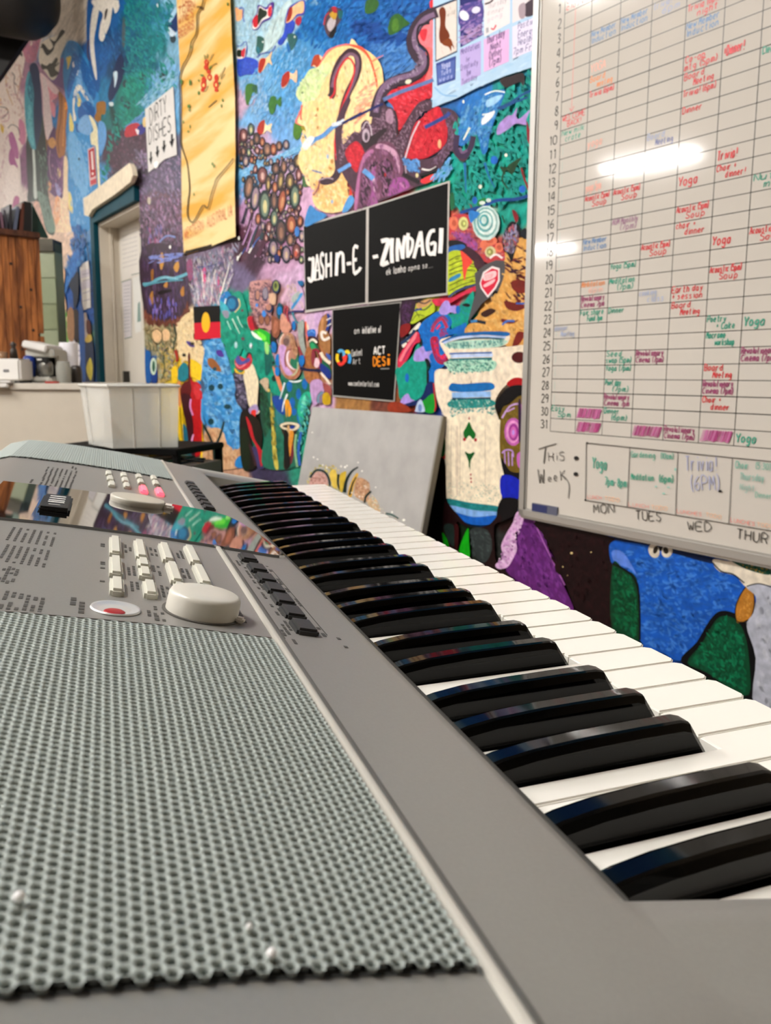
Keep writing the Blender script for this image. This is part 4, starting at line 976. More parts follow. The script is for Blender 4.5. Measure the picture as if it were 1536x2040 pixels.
motif('painted_bottle', """@E
p #6c1c24 385,1155 405,1150 410,1340 470,1370 500,1440 500,1600 498,1800 490,1930 440,1960 400,1900 370,1680 330,1500 325,1420 350,1370 392,1335
p #c02430 405,1160 412,1340 470,1370 500,1440 500,1650 495,1900 470,1950 440,1940 430,1800 420,1640 400,1520 415,1420 405,1340
p #4c1c2c 330,1470 410,1480 405,1560 430,1700 430,1860 445,1950 410,1930 370,1700
p #d04048 440,1380 480,1400 490,1480 460,1500 430,1450
l #d898cc 14 410,1500 404,1560 425,1630
l #e0a8d4 13 430,1780 416,1840 432,1900
""", label='red painted bottle')
motif('painted_figure', """@E
p #3f94cc 520,1110 560,1030 620,1010 690,1060 720,1180 760,1380 820,1600 830,1800 800,1960 730,1930 640,1800 560,1720 510,1640 500,1440 490,1360
d #5aa8dc/#3c8ccc/#84c0e8/#2c7cc0/#a4d4ee/#6cb4e0 340 60 26 50 50 520,1110 600,1020 690,1070 760,1400 820,1640 800,1900 560,1700 500,1400
p #14343c 660,1040 700,1100 740,1220 770,1300 770,1380 730,1260 690,1120
p #a06c3c 545,1180 590,1180 640,1240 650,1280 600,1270 550,1230
p #5c3c9c 610,1120 650,1110 675,1160 630,1160
e #14505c 575,1410,24,26 645,1400,22,24 700,1560,28,20 570,1680,24,26 600,1260,16,16
p #4c6c8c 490,1340 520,1380 510,1460 495,1440
t #5aa4d8 16 16 500,1500 498,1640 520,1700
p #d8b490 530,1780 580,1730 660,1750 720,1900 820,1900 810,2040 520,2040
d #d8b894/#e8ccac/#c49870/#b88864 150 60 18 70 30 530,1780 660,1750 720,1900 820,1900 800,2040 530,2040
t #1c3834 16 22 512,1712 560,1800 592,1880
t #1c3834 16 22 675,1680 640,1800 596,1880
t #1c3834 30 34 594,1860 600,1940 605,2040
p #2f8cc8 770,1980 820,1950 830,2040 765,2040
""", label='pale blue painted figure')
motif('painted_green_ground', """@E
p #16a088 650,780 720,690 800,640 850,760 870,880 900,980 1040,1080 1050,1200 1100,1300 1150,1400 1130,1500 1060,1470 1030,1380 960,1330 900,1240 880,1140 820,1100 770,1240 740,1300 720,1200 690,1080 650,1020
d #12a88c/#0c9480/#20b49a/#0a8074 260 60 24 70 40 660,800 780,680 860,880 1040,1100 1140,1420 1060,1450 900,1230 820,1100 740,1240 660,1020
p #0c6c64 1000,1100 1050,1140 1060,1240 1010,1320 1000,1200
t #d8f0e0 10 4 740,860 770,920 800,980
t #c8e8d8 9 4 780,840 800,890 825,930
t #bfe4d8 9 4 700,880 730,950
t #a8dcd0 8 4 700,700 690,760 730,820
e #7a3c54 820,795,10,10 825,1020,12,12
e #b8d4d8 770,1070,12,26 890,1075,12,24
p #2a8cc8 640,700 700,640 740,700 700,780 670,790
e #1a5c84 740,740,54,66
e #2a8cb4 735,740,34,44
l #dcc89c 10 790,700 800,760 760,810
l #e0e8ea 10 690,700 680,760 700,800
p #4cb4c4 640,720 700,760 720,830 660,820
p #9a98a8 660,800 710,800 710,850 680,850
p #2ab83c 900,930 960,940 1040,980 1050,1060 1000,1050 950,1010 910,960
p #7ce44c 940,960 1000,990 1010,1030 960,1020
p #e8f4e8 890,960 930,980 980,1030 920,1010
p #a8e08c 1000,1050 1030,1060 1030,1140 1005,1130
p #c01c3c 860,860 890,840 930,870 920,950 880,940
p #801c2c 900,850 940,850 950,940 920,940
p #123434 1050,960 1080,1000 1100,1080 1060,1100 1040,1040
e #0a3c38 1075,1335,20,26 875,1160,26,34 1070,1210,12,14
p #e0946c 1060,1240 1100,1290 1140,1400 1140,1460 1110,1400
e #1c84c8 1075,1090,20,44 1105,1190,22,50 1100,1280,20,40
""")
motif('painted_skull', """@E
p #2a2c40 760,1300 860,1280 880,1340 860,1420 870,1540 840,1600 800,1560 760,1480 770,1400
d #8c84a0/#1c1c2c/#5c5470/#b4acc0/#3c3850 90 40 18 40 50 760,1290 860,1300 860,1560 790,1560
p #e8dcc0 840,1260 900,1220 940,1320 950,1380 940,1560 960,1600 920,1620 870,1540 850,1420 830,1320
p #c83c4c 760,1190 800,1160 850,1180 880,1140 900,1200 860,1260 780,1260
p #5c60a4 765,1190 790,1150 820,1200 870,1170 880,1200 800,1230
p #e0c040 760,1250 800,1290 840,1270 830,1300 770,1290
l #e8a0a8 8 765,1215 800,1250 850,1220
p #b0a0c8 870,1580 930,1540 950,1600 900,1630
p #e0443c 890,1600 930,1590 920,1660 905,1690
p #1c140c 800,1640 870,1600 880,1740 900,1900 930,2040 820,2040
p #241c10 880,1620 960,1680 980,1800 960,1900 900,1760
p #14301c 960,1420 1000,1340 1040,1400 1050,1640 1020,1760 980,1700
p #28584c 960,1560 1010,1500 1040,1620 1030,1800 990,1780
d #1c4c34/#0f3424/#2c7454/#3c8464 120 50 16 80 20 960,1400 1030,1360 1050,1700 1000,1800
p #c8b49c 960,1360 1000,1330 1030,1350 1020,1440 980,1390
l #e4cc7c 16 1030,1420 1050,1560 1060,1700 1070,1800
p #4c4470 900,1880 960,1920 1000,2040 940,2040
p #c42838 850,1640 890,1700 920,1820 990,1940 970,2040 940,1900 890,1800
p #142c14 800,1760 860,1760 880,2040 820,2040
t #4c2c34 20 20 880,1860 930,2030
""")
motif('painted_sea_green', """@E
p #2c7c68 1030,1440 1140,1480 1180,1360 1340,1360 1360,1460 1290,1520 1300,1700 1260,1860 1240,2040 990,2040 1000,1820 1060,1700 1040,1560
d #2f806c/#26705c/#3a8c78 170 60 22 80 30 1080,1500 1180,1380 1320,1380 1280,1700 1240,2030 1060,2030 1080,1700
p #3c8c90 1090,1580 1140,1620 1150,1700 1100,1700
p #2254a4 1060,1480 1140,1490 1160,1620 1120,1610 1080,1560
t #e8eef0 14 6 1180,1460 1150,1540 1140,1600
t #e0e8ee 14 6 1160,1370 1140,1440 1120,1500
e #1c74bc 1198,1400,22,44 1320,1380,22,44 1270,1460,20,44 1220,1530,22,44 1235,1600,20,30 1295,1200,18,44 1340,1230,16,30 1232,915,16,40
e #1878c0 1280,1640,24,44 1272,1720,20,34 1290,1560,14,24
p #2cb494 1290,1480 1340,1440 1380,1480 1330,1620 1290,1700 1260,1580
p #78dcc0 1300,1500 1330,1470 1340,1520 1290,1620
p #14543c 1310,1600 1350,1540 1350,1600 1320,1680
d #3cc4a4/#a4ecd4/#1c7c60/#2090b8 60 46 14 60 30 1280,1500 1370,1460 1340,1700 1270,1960
p #e8a830 1160,1520 1190,1510 1215,1600 1190,1640 1180,1560 1175,1650
p #3c2c1c 1120,1700 1170,1690 1260,1690 1280,1720 1250,1770 1230,1900 1200,2040 1150,2040 1160,1840 1130,1740
p #e8dcc4 1120,1710 1170,1685 1250,1690 1280,1715 1240,1750 1160,1745
p #4c4038 1140,1715 1200,1700 1250,1715 1200,1735
p #2a4a9c 1200,1720 1230,1710 1240,1730 1210,1738
p #e0a040 1190,1760 1230,1760 1220,1860 1200,1960 1190,1860
p #d8b484 1180,1720 1200,1730 1190,1850 1180,1900
p #0c0c10 1155,1760 1190,1770 1190,1850 1200,2030 1160,2030
p #7c2c44 1215,1880 1235,1860 1230,1960 1205,2020
l #9cc49c 16 1250,1780 1240,1900 1260,2040
p #d8cc68 1050,1440 1070,1700 1080,1840 1110,2040 1080,2040 1060,1860
d #d8c85c/#1c1c10/#c4b04c 70 40 12 84 10 1045,1560 1070,1560 1100,2030 1070,2030
l #3c74c4 20 1290,1760 1270,1900 1280,2030
""")
motif('painted_coral', """@K
p #c89c98 0,60 60,0 330,0 300,160 330,380 330,740 240,720 130,700 60,500 0,320
d #a47c80/#7c5454/#c09890/#4c3c54/#8c6474/#b88484/#5c4450/#3c4464/#d0a8ac 190 60 28 60 50 0,60 320,20 330,700 130,690 20,480
e #1c3c60 400,90,60,110
e #98a05c 402,80,44,80
e #505c3c 400,70,22,44
e #2c3c64 240,200,50,110 120,220,44,90 300,420,60,70
e #9c94a0 240,190,38,90
e #b88c7c 122,215,32,74
e #c09080 290,400,42,50
e #6c4c50 180,590,50,90 270,600,44,90
e #a07058 180,590,36,70 272,600,32,70
e #4894dc 220,500,34,52 110,370,20,30
p #d4b49c 300,200 400,200 390,360 310,330
e #0f5c6c 460,460,52,130
e #1484c4 460,455,36,66
e #0f5c6c 955,620,50,110
e #1484c4 955,620,32,62
p #98644c 340,540 420,560 480,660 430,860 350,830 335,680
p #b87c64 380,600 430,640 420,760 370,800
p #d4a08c 490,500 560,560 640,700 560,800 470,720
l #b04c5c 26 530,500 540,400 580,400 570,520 600,620
p #cdb2d0 600,60 760,60 830,200 830,440 640,430 620,220
d #d4b8c8/#c8a8c8/#e0c8cc/#b8a8b0/#c8b490 90 60 26 70 40 580,40 800,80 830,430 620,430 560,240
p #54a0d0 640,400 760,200 820,200 740,330 660,430
p #b0bcb8 650,240 760,160 740,260 660,340
p #0f74a4 740,0 820,0 820,60 780,80 745,40
l #2a2c6c 26 590,490 700,465 830,465
l #3a94a4 24 660,480 680,560 740,640 820,600
l #1a84c0 30 680,620 690,740
p #d8bcd8 880,520 1100,500 1080,620 1020,860 900,740 850,640
p #cdb0d4 1000,520 1110,510 1060,680 1010,720
p #e8dccc 880,640 910,700 900,760 880,720
""")
motif('painted_spirals', """@K
p #c0907c 450,960 470,820 560,780 660,820 700,960 740,1120 760,1300 780,1400 700,1500 600,1500 520,1440 460,1260
d #c8a07c/#b88468/#a87458/#d8b898 110 60 22 80 40 560,800 660,820 740,1100 700,1180 640,1000
p #1c5c54 440,900 480,800 520,790 470,860 455,960
p #cca8d4 460,980 560,1000 540,1120 560,1280 620,1360 660,1420 580,1440 500,1320 460,1150
l #e0c8bc 26 520,810 470,900 470,980
p #a88c80 520,880 580,830 620,900 600,1000 530,980
e #7c6460 560,930,50,60
l #ecdce4 30 600,1060 575,1160 600,1280 680,1340 730,1300
l #8c4c50 18 640,1040 570,1080 540,1200 560,1320
p #2c8064 640,1180 700,1200 740,1120 750,1320 680,1340 620,1260
l #bccca8 18 740,1240 730,1360 680,1430 640,1440
l #b07858 30 540,1440 640,1490 720,1440 760,1360
p #a8b0aa 740,650 830,620 830,840 850,1000 880,1100 830,1130 770,980 745,820
l #a03c50 30 750,1000 800,1130 880,1180 930,1120
l #e8785c 24 860,620 870,760 890,920
p #3c78c4 890,760 1000,740 1010,860 900,860
l #6ca0dc 22 900,800 950,760 1000,800
p #4c2c34 895,860 940,840 1020,860 1030,920 900,920
l #ece4d4 40 920,940 970,895 1030,950
p #1a6c4c 920,940 980,920 1050,1000 1110,1180 1240,1320 1240,1440 1120,1300 1020,1080 930,1020
p #2fa470 930,960 980,950 1020,1040 960,1060
p #a8744c 850,1100 900,1000 960,1080 960,1240 1060,1420 1080,1600 900,1560 830,1400 860,1240
d #b8804c/#9c6840/#c88c5c 70 60 20 70 30 860,1100 940,1080 950,1280 1060,1500 860,1500
l #9c3448 44 960,1060 1040,1060 1090,1180 1070,1340
e #eaccd4 1030,1250,44,80
p #94404c 950,1080 1010,1120 980,1300 950,1260
p #183c8c 1080,1260 1160,1300 1240,1380 1230,1500 1100,1400
l #1c2450 44 770,1330 900,1360 1080,1370
l #ece0d0 34 1090,1400 1160,1480 1240,1580
p #a87c50 1110,560 1200,500 1180,720 1230,860 1240,1080 1180,1110 1080,960 1050,720
p #c89868 1100,600 1140,560 1120,760 1080,800
l #ece4dc 40 1180,800 1110,780 1110,860 1150,900 1230,860
l #2a4c98 40 1200,500 1220,640 1180,760
l #ece8e0 14 1180,600 1250,560
l #ece8e0 14 1190,690 1250,650
l #ece0cc 50 1090,1090 1140,1180 1240,1260
p #4c6cb4 1170,1100 1240,1140 1240,1210 1190,1170
p #c4a4cc 930,1560 1060,1500 1140,1600 1120,1780 1000,1900 950,1800
p #8c7c94 1030,1760 1100,1680 1160,1740 1120,1860 1030,1860
l #7ca0b4 30 1050,1860 1060,1760 1120,1700
p #a8605c 1120,1560 1240,1620 1250,1760 1170,1720
p #c8a820 1120,1740 1190,1700 1240,1780 1230,1880 1130,1880
p #1c7cc0 570,1560 630,1560 620,1680 580,1660
p #1c7cc0 820,1540 880,1560 870,1640 820,1620
p #1c7cc0 760,1160 830,1140 840,1260 770,1280
p #1a80c4 340,940 400,950 400,1080 345,1080
p #e8f0f0 600,1520 700,1530 800,1510 760,1545 660,1550
""")
# ---- moon and octopus
motif('painted_moon', """@N
p #e88078 1240,640 1350,560 1450,530 1540,530 1620,640 1700,900 1680,1200 1640,1500 950,1480 930,1350 990,1230 1080,980
p #f6dca8 1260,660 1360,580 1440,555 1560,560 1600,700 1680,900 1660,1200 1620,1500 970,1480 960,1330 1000,1200 1070,960
@C
p #f6d8a0 1060,830 1200,560 1300,400 1460,370 1600,420 1700,560 1700,900 1640,1180 1440,1180 1420,1500 1460,1640 1300,1700 1180,1660 1140,1570 1170,1480 1060,1380 1030,1240 1100,1120
d #f8e2b4/#f4d49c/#fbe8c4/#f0cc94/#f6dcac 460 60 26 80 30 1080,820 1260,500 1440,390 1560,420 1680,600 1690,880 1400,1180 1420,1560 1320,1690 1160,1620 1080,1380 1060,1200
d #f0c484/#f4cc90/#f2c88c 160 50 22 60 30 1140,1500 1400,1200 1460,1600 1300,1690 1160,1640
p #d8e4b0 1120,560 1180,540 1260,500 1300,560 1240,640 1180,780 1080,820 1020,780 1020,720 1080,620
d #cfe4a0/#e4ecc4/#bcd890/#e8f0d4 90 40 22 60 40 1110,580 1280,520 1230,660 1160,800 1040,800 1020,720
e #3c5c30 1064,742,8,8
l #e07060 14 1060,840 1050,920 1055,960
e #c8945c 1185,875,10,16 1185,1020,8,14 1300,1290,14,20
e #a8c0d8 1265,1250,10,20 1300,1610,10,16
@D
p #f6dcaa 0,360 80,380 160,460 210,640 210,760 190,900 160,1060 60,1080 0,1060
p #ec6c4c 0,370 0,355 100,380 170,470 220,640 215,700 195,600 150,470 80,400
d #f8e4bc/#f4d8a4 120 50 20 70 30 80,440 160,500 200,700 170,900 40,900 90,560
d #f0b090/#eaa080/#f6ccb0 60 60 16 -30 20 60,760 200,620 180,860 40,1000
t #f08c70 14 4 170,500 220,470 270,445
t #f09880 14 4 190,580 240,540
""", label='yellow painted moon')
motif('painted_red_patches', """@D
p #d0283c 300,740 420,690 600,600 665,480 665,760 590,800 480,920 400,1040 370,980 350,860 300,800
d #c01c34/#e04454/#d83448/#f07080/#b01830 190 44 18 30 50 310,740 600,610 660,560 655,770 480,900 400,1030 360,870
p #f08c94 540,240 620,200 665,170 665,420 600,380 550,330
p #d83c4c 560,250 620,240 600,330 570,310
p #ec7c7c 600,400 665,400 665,620 600,640 640,520
p #c8203c 500,1020 580,940 660,870 720,860 770,960 780,1100 740,1180 640,1250 560,1270 440,1250
d #d42c40/#b01830/#e03c4c/#c02038/#e85c64 260 40 18 60 50 450,1240 560,960 690,870 770,1000 770,1100 660,1240
e #f0b890 718,1150,14,36
p #d02c40 0,1150 60,1140 110,1200 100,1280 60,1370 20,1350 0,1300
d #c0203c/#e04858 60 40 16 60 50 0,1160 80,1150 100,1250 40,1360 0,1320
p #d84438 0,1510 20,1540 10,1620 0,1600
p #ec6c50 570,1440 640,1400 720,1380 700,1420 600,1470
p #e8444c 640,20 680,0 680,60 650,80
""")
OC = '#5a3c4c'
motif('painted_octopus', """@C
l #4c3440 56 1285,780 1305,740 1310,640 1350,520 1400,450 1450,415 1500,450 1510,540 1480,640 1430,740 1390,860 1370,960 1350,1060 1345,1160 1345,1260 1350,1360 1310,1430 1240,1450 1205,1430
l #8c6c80 26 1300,700 1325,600 1365,520 1410,455 1455,435 1500,470 1500,560 1470,660 1420,770 1385,880 1365,980 1355,1100 1350,1250 1345,1350
l #d83c44 14 1282,790 1320,740 1325,640 1365,540 1420,470 1460,490 1480,560 1450,680 1400,800 1350,940
l #d8303c 14 1330,1060 1322,1160 1335,1280
l #9c5c64 14 1200,1440 1190,1500 1150,1560
d #a88ca0/#c4a8bc/#6c4c60 130 24 8 90 60 1340,1000 1400,880 1390,1000 1370,1300 1335,1300
l #b4a0ac 10 1190,1440 1260,1420 1310,1430
@O
p #5c4252 150,330 160,200 250,0 300,0 240,160 215,300 230,420 320,310 390,310 400,230 450,190 490,230 510,120 520,0 600,0 640,60 700,80 740,180 740,350 870,130 960,20 1060,0 1080,80 980,130 900,260 850,430 820,540 960,570 1100,540 1200,430 1230,350 1210,200 1160,80 1280,100 1340,200 1310,380 1290,460 1320,520 1370,540 1430,480 1460,380 1510,330 1480,450 1420,560 1360,590 1290,520 1260,480 1180,620 1140,680 1040,690 960,720 1010,800 900,840 330,1056 340,900 320,860 250,760 200,680 150,700 160,560
d #8c6c80/#a88ca0/#70506a/#b8a0b0/#4c3444 420 30 10 60 60 180,400 400,250 600,80 720,100 740,340 860,180 960,60 1060,20 1000,110 860,300 780,560 660,420 500,420 340,330 200,640
d #80647c/#9c809c/#54405c 170 30 10 80 50 1170,100 1280,110 1330,250 1280,470 1180,600 1060,620 1200,430 1240,300
p #3c2c34 430,380 520,330 620,270 640,300 560,380 540,440 440,480 400,400
p #b090a4 640,110 690,90 710,180 690,230 640,200
e #c0b0bc 445,340,36,66
e #6c5c68 448,350,20,40
e #3c3038 450,355,9,18
l #d8ccd4 9 410,280 450,210 490,260 500,340
l #3a2c34 16 720,100 745,200 745,340
p #7c5068 440,500 500,440 600,400 700,420 780,560 800,680 780,780 900,840 640,930 440,1000 330,1056 340,960 360,720 400,560
p #c8a0b8 560,420 640,430 740,500 770,640 760,700 720,560 640,480 540,460
p #b87ca4 430,520 500,470 520,500 450,560 400,680 380,860 360,1040 335,1040 345,860 390,620
p #a4649a 470,640 540,600 530,740 520,860 560,1000 460,1010 500,860 440,760
p #e0b8d4 505,740 530,740 525,840 550,900 520,860
p #2c1c28 480,640 520,590 560,600 480,680
p #34202c 570,620 640,560 700,640 690,800 640,900 600,920 600,800 560,700
p #4a3044 440,700 480,780 480,880 420,1000 390,1000 400,800
p #a860a0 700,760 800,740 860,800 840,850 660,920 660,860
p #c888b8 760,780 840,830 800,840
d #9c6c90/#7c4c74/#b888a8/#5c3850 240 50 14 80 20 420,560 600,420 760,560 760,760 860,830 380,1040
e #b02c34 630,715,10,20
p #c02c40 250,480 330,400 380,410 425,490 390,600 360,690 320,660 260,560
d #d83448/#b41c34/#e04c58 90 40 14 60 50 260,480 360,410 420,500 350,680 270,560
p #e4444c 975,760 1160,690 1140,720 1010,800
l #f0ece8 16 980,660 1060,670 1120,640
l #2c2028 40 800,700 860,740 960,790
l #2c2028 30 960,720 1060,690 1130,650
l #d8ccd4 14 820,560 850,460 890,340 960,200
l #c4b0bc 12 820,600 830,700
e #e8dcb0 935,720,14,22
""", label='purple painted octopus with curling arms')
motif('painted_octopus_arm', """@D
l #4a3848 90 700,100 620,130 560,180 510,270 500,360 530,440 580,500 570,560 500,610 400,640 320,680 260,740 220,840 200,940
l #8c7490 40 680,120 610,150 560,200 520,290 530,380 590,440 590,530 530,590 420,620 330,650 270,700 230,790 210,900
l #2c2030 18 640,190 560,210 540,290 560,360 620,420 630,520 600,590 500,660 380,690
d #b09cb4/#8c7894/#6c5470/#c8b8c8 160 28 10 60 60 500,300 540,340 600,500 540,590 340,650 240,760 210,900 260,740 480,590 560,480
l #7088b8 30 270,800 400,740 540,690 670,640
l #3c5498 30 600,1020 680,980 770,930 800,900
l #1c2c6c 20 0,960 100,910 200,860 270,830
e #e8e4d0 470,655,26,18,-20
l #74a8dc 40 110,1360 150,1390 190,1430
d #6ca4dc/#88b8e8/#4c8ccc 70 44 14 50 40 430,1270 560,1280 560,1360 480,1380
d #78b0e0/#4ca0d8/#94c8ec 60 44 14 -50 20 640,1440 800,1260 820,1340 760,1440
""")
motif('painted_blue_streak', """@L
l #8cb4dc 26 1330,330 1400,280 1460,230
@C
l #6ca0d4 34 1140,1120 1220,1090 1290,1030 1360,980
l #d8e0ea 30 1300,1000 1360,985 1400,960
l #24306c 20 1380,990 1450,950 1536,905
p #f2f0ea 1060,1160 1120,1090 1160,1100 1130,1160 1090,1200
l #78a8dc 30 1350,1370 1400,1340 1450,1310
l #5c88b8 10 1140,1360 1180,1370 1220,1380
p #4c94cc 1120,1640 1180,1680 1260,1720 1160,1780 1080,1800
p #68a8dc 1440,1560 1480,1600 1430,1680 1380,1690
""")
# ---- teal water to the right of the octopus
motif('painted_teal_water', """@D
d #18a49c/#12948c/#24b0a0/#0f8484/#2cb8a8 520 70 26 70 40 830,1000 1200,700 1460,560 1440,1560 1180,1640 820,1660 810,1420 900,1300
p #2a80c4 900,860 980,780 1100,760 1240,720 1200,860 1160,960 1120,1080 1100,1200 1060,1230 1020,1080 960,1060 920,1160 860,1140 890,960
d #3c88cc/#68a8dc/#1c6cb8/#8cc0e4/#2c98b8 240 54 18 -60 30 900,880 1100,760 1230,740 1140,1000 1080,1200 1020,1060 920,1140 870,1120
p #a8d0ec 1100,800 1220,760 1180,820 1100,860
l #4a3858 44 860,1080 850,1180 880,1240 930,1240 970,1170 990,1090
l #7c6484 20 880,1180 900,1220 940,1200
l #e8f0ee 12 1080,760 1160,730 1240,740
l #dce8e8 14 1060,920 1120,910 1160,890
p #eceef0 1060,950 1120,900 1160,900 1120,960 1060,1000
t #e8ecdc 18 8 960,1020 930,1080 910,1120
l #1c5498 26 880,1700 980,1670 1080,1640 1180,1600 1330,1590 1440,1560
l #1c5c94 18 1180,870 1290,820 1380,760 1470,720
l #1c5c98 14 1200,880 1300,830 1420,780
t #1a78b0 22 6 920,1300 925,1420 930,1540
t #1a78b0 22 6 1080,1300 1110,1400 1160,1500
p #b49ad4 1180,1080 1190,1000 1260,930 1300,920 1340,860 1330,930 1360,950 1440,880 1410,960 1410,1000 1330,990 1260,1040
p #8c2838 1415,970 1440,1050 1455,1170 1420,1120
p #1f4c2c 1200,1330 1250,1340 1280,1310 1370,1260 1340,1320 1300,1390 1250,1360 1240,1400
l #1f4c2c 12 1230,1380 1220,1440 1260,1500
l #8c2c2c 16 1370,1340 1400,1440 1440,1540
e #2474c8 1155,1280,30,34 1380,1510,26,30 1000,1600,20,30
e #ecf0e0 1250,1240,12,14 1045,1490,14,16 910,815,8,14
p #1c6c48 800,1560 830,1540 840,1640 810,1680
p #2c8c4c 1030,1600 1090,1580 1060,1640 1020,1640
e #d8e4dc 1060,1620,24,16 1110,1600,20,16
p #3a2c30 1200,640 1290,610 1390,590 1390,690 1360,660 1290,690 1240,700
""")
motif('painted_shell_spiral', """@G
p #c04c50 636,60 800,40 860,200 1000,240 1120,400 1100,440 900,400 760,240 640,240
d #b85c64/#c87c6c/#8c3c58/#a85c84/#d88c74 170 40 20 30 60 640,60 800,60 900,240 1110,380 920,380 760,240 640,220
e #e08468 672,100,38,56 960,240,60,40 920,280,40,50 1035,295,34,40 990,330,30,30
e #c46850 676,100,18,26 1035,295,18,20 960,240,30,20
e #d8d898 750,105,40,54
e #a8a868 752,105,22,30
e #d8e090 756,104,10,14
e #c8dcd8 930,100,110,140
e #88b4b0 926,95,96,122
e #dce8e4 930,92,82,104
e #7cb0b0 922,88,66,86
e #d4e4e0 924,84,52,68
e #5ca8a8 916,80,38,50
e #cce0dc 914,78,22,30
p #3c8cd0 810,100 850,60 880,90 900,100 860,60 880,20 820,0 790,20
e #d0c8a0 965,330,44,46
e #98985c 962,330,26,28
e #d4d494 958,330,12,14
p #9c5c9c 680,200 760,180 860,260 840,320 760,280
d #a868a8/#6c3c64/#d05c8c 70 30 14 40 50 640,180 780,170 900,300 860,330 700,240
l #f0e4e4 16 960,380 1010,350 1060,380
p #4c2838 760,280 840,320 900,380 920,440 860,440 800,380 730,340
""")
motif('painted_striped_shell', """@G
p #1c1418 636,240 720,240 780,280 700,300 640,290
p #2a6cb0 640,290 740,270 760,300 640,340
p #bccc34 640,330 720,320 800,380 850,440 850,580 760,600 630,680 630,400
d #c8d83c/#a8b82c/#d4e04c 130 60 14 -15 10 640,340 800,400 846,560 640,660
l #3c4418 7 636,400 720,360 790,380
l #3c4418 7 636,440 740,400 830,430
l #3c4418 7 636,480 740,440 850,450
l #3c4418 7 636,510 740,475 850,480
l #3c4418 7 636,600 740,550 850,520
l #3c4418 7 636,640 740,590 840,560
p #3c8cb8 640,540 720,500 720,530 640,570
p #e85848 730,320 820,400 800,440 780,470 760,560 745,480 740,400
p #54303c 860,380 900,440 860,470 830,420
l #44507c 18 630,690 700,640 780,610 850,590
p #d03c5c 500,710 560,700 640,700 760,640 850,600 850,640 740,680 640,740 560,760 520,750
p #b8c838 340,760 380,740 500,730 520,800 440,850 330,900
l #4c5c18 6 370,800 400,850
l #4c5c18 6 340,880 380,830 440,840
p #c8a070 380,740 480,700 500,720 460,760 390,780
l #3c3c4c 10 380,720 440,740 490,710
l #3c3c4c 10 370,780 440,790 500,740
l #40568c 14 350,800 420,780
p #3c2038 250,740 370,720 340,860 320,900 260,960
d #54305c/#2c1428/#6c4474 60 30 12 50 50 260,740 350,730 320,880 265,940
p #8c1c1c 250,920 320,900 320,960 250,1010
p #e8e4d8 330,960 400,890 400,930 320,980
l #e8e4d8 26 262,1080 300,1060
l #e8e4d8 26 290,1020 330,1040
l #2c4468 24 250,1060 330,1000 360,950
""")
motif('painted_teal_fish', """@M
p #12a08c 100,1340 320,1190 420,980 470,970 500,1020 540,1100 620,1220 560,1400 580,1700 470,1800 300,1840 160,1800 130,1600
d #14a890/#0e9484/#1cb09c 130 60 26 70 40 160,1360 330,1200 430,1000 600,1220 560,1600 460,1780 180,1780
p #12a08c 880,500 1020,500 1240,190 1300,190 1260,460 1180,700 1130,800 980,820 940,640
d #14a890/#0e9484/#1c9cb0 100 60 24 60 40 900,520 1040,500 1240,220 1280,220 1180,680 1000,800
p #1278c4 440,760 500,640 620,540 760,460 900,520 960,640 920,740 1080,680 1180,640 1130,800 960,820 800,900 840,1060 880,1180 840,1300 700,1380 690,1540 620,1560 590,1420 640,1280 560,1140 500,1020 520,900
d #1484d0/#1070bc/#2890d8/#0c60ac 200 60 24 70 40 460,760 640,540 780,500 900,700 760,900 860,1260 700,1360 600,1420 640,1240 520,1020
p #d43c60 130,1300 150,1140 400,790 470,860 470,930 380,980 290,1180 220,1260 160,1320
p #f08c98 160,1180 380,820 420,790 400,880 260,1080 190,1220
l #a03868 16 200,1230 300,1040 400,900
p #0f1c20 420,800 500,900 490,970 460,1000 470,880
p #b09cdc 380,1220 390,1080 450,1030 520,1000 560,1080 680,1060 610,1150 640,1260 590,1190 540,1220
p #b09cdc 770,500 770,420 840,310 910,310 940,380 1020,380 1020,500 940,480 860,520
p #b09cdc 170,1870 200,1780 280,1720 330,1800 420,1840 370,1890 260,1880
p #0c1c20 540,1200 590,1190 620,1260 590,1340 610,1440 600,1590 570,1560 570,1300
p #1a1c20 1110,370 1180,340 1240,370 1200,400
e #1c74c4 270,1480,30,70 1050,440,34,64
l #b83c60 50 650,780 700,650 800,580 860,660 880,720
l #8c4878 24 640,720 720,600 820,540 900,620
l #e03c68 30 720,740 780,670
d #a0305c/#3c5cb0/#c83c60 40 40 16 30 60 740,760 860,720 900,830 780,850
p #a8244c 630,880 740,860 760,1020 780,1150 900,1060 910,1160 840,1270 730,1240 660,1080
p #e03860 680,920 720,940 770,1130 870,1120 850,1180 780,1190 700,1060
d #7c3070/#4458a8/#d83860 60 44 14 70 40 640,880 740,880 780,1160 880,1140 840,1260 720,1220
p #0f2c68 580,1560 690,1560 690,1700 520,1830 400,1900 200,1900 480,1780
p #1a9c38 520,1830 680,1720 690,1997 540,1997 500,1880
p #b8c8e0 400,1960 430,1860 480,1810 520,1880 540,1997 400,1997
e #7890c0 470,1940,30,60
l #b83440 24 680,1560 690,1700 710,1900 690,1990
p #9c4428 0,1860 180,1860 340,1990 0,1997
""")
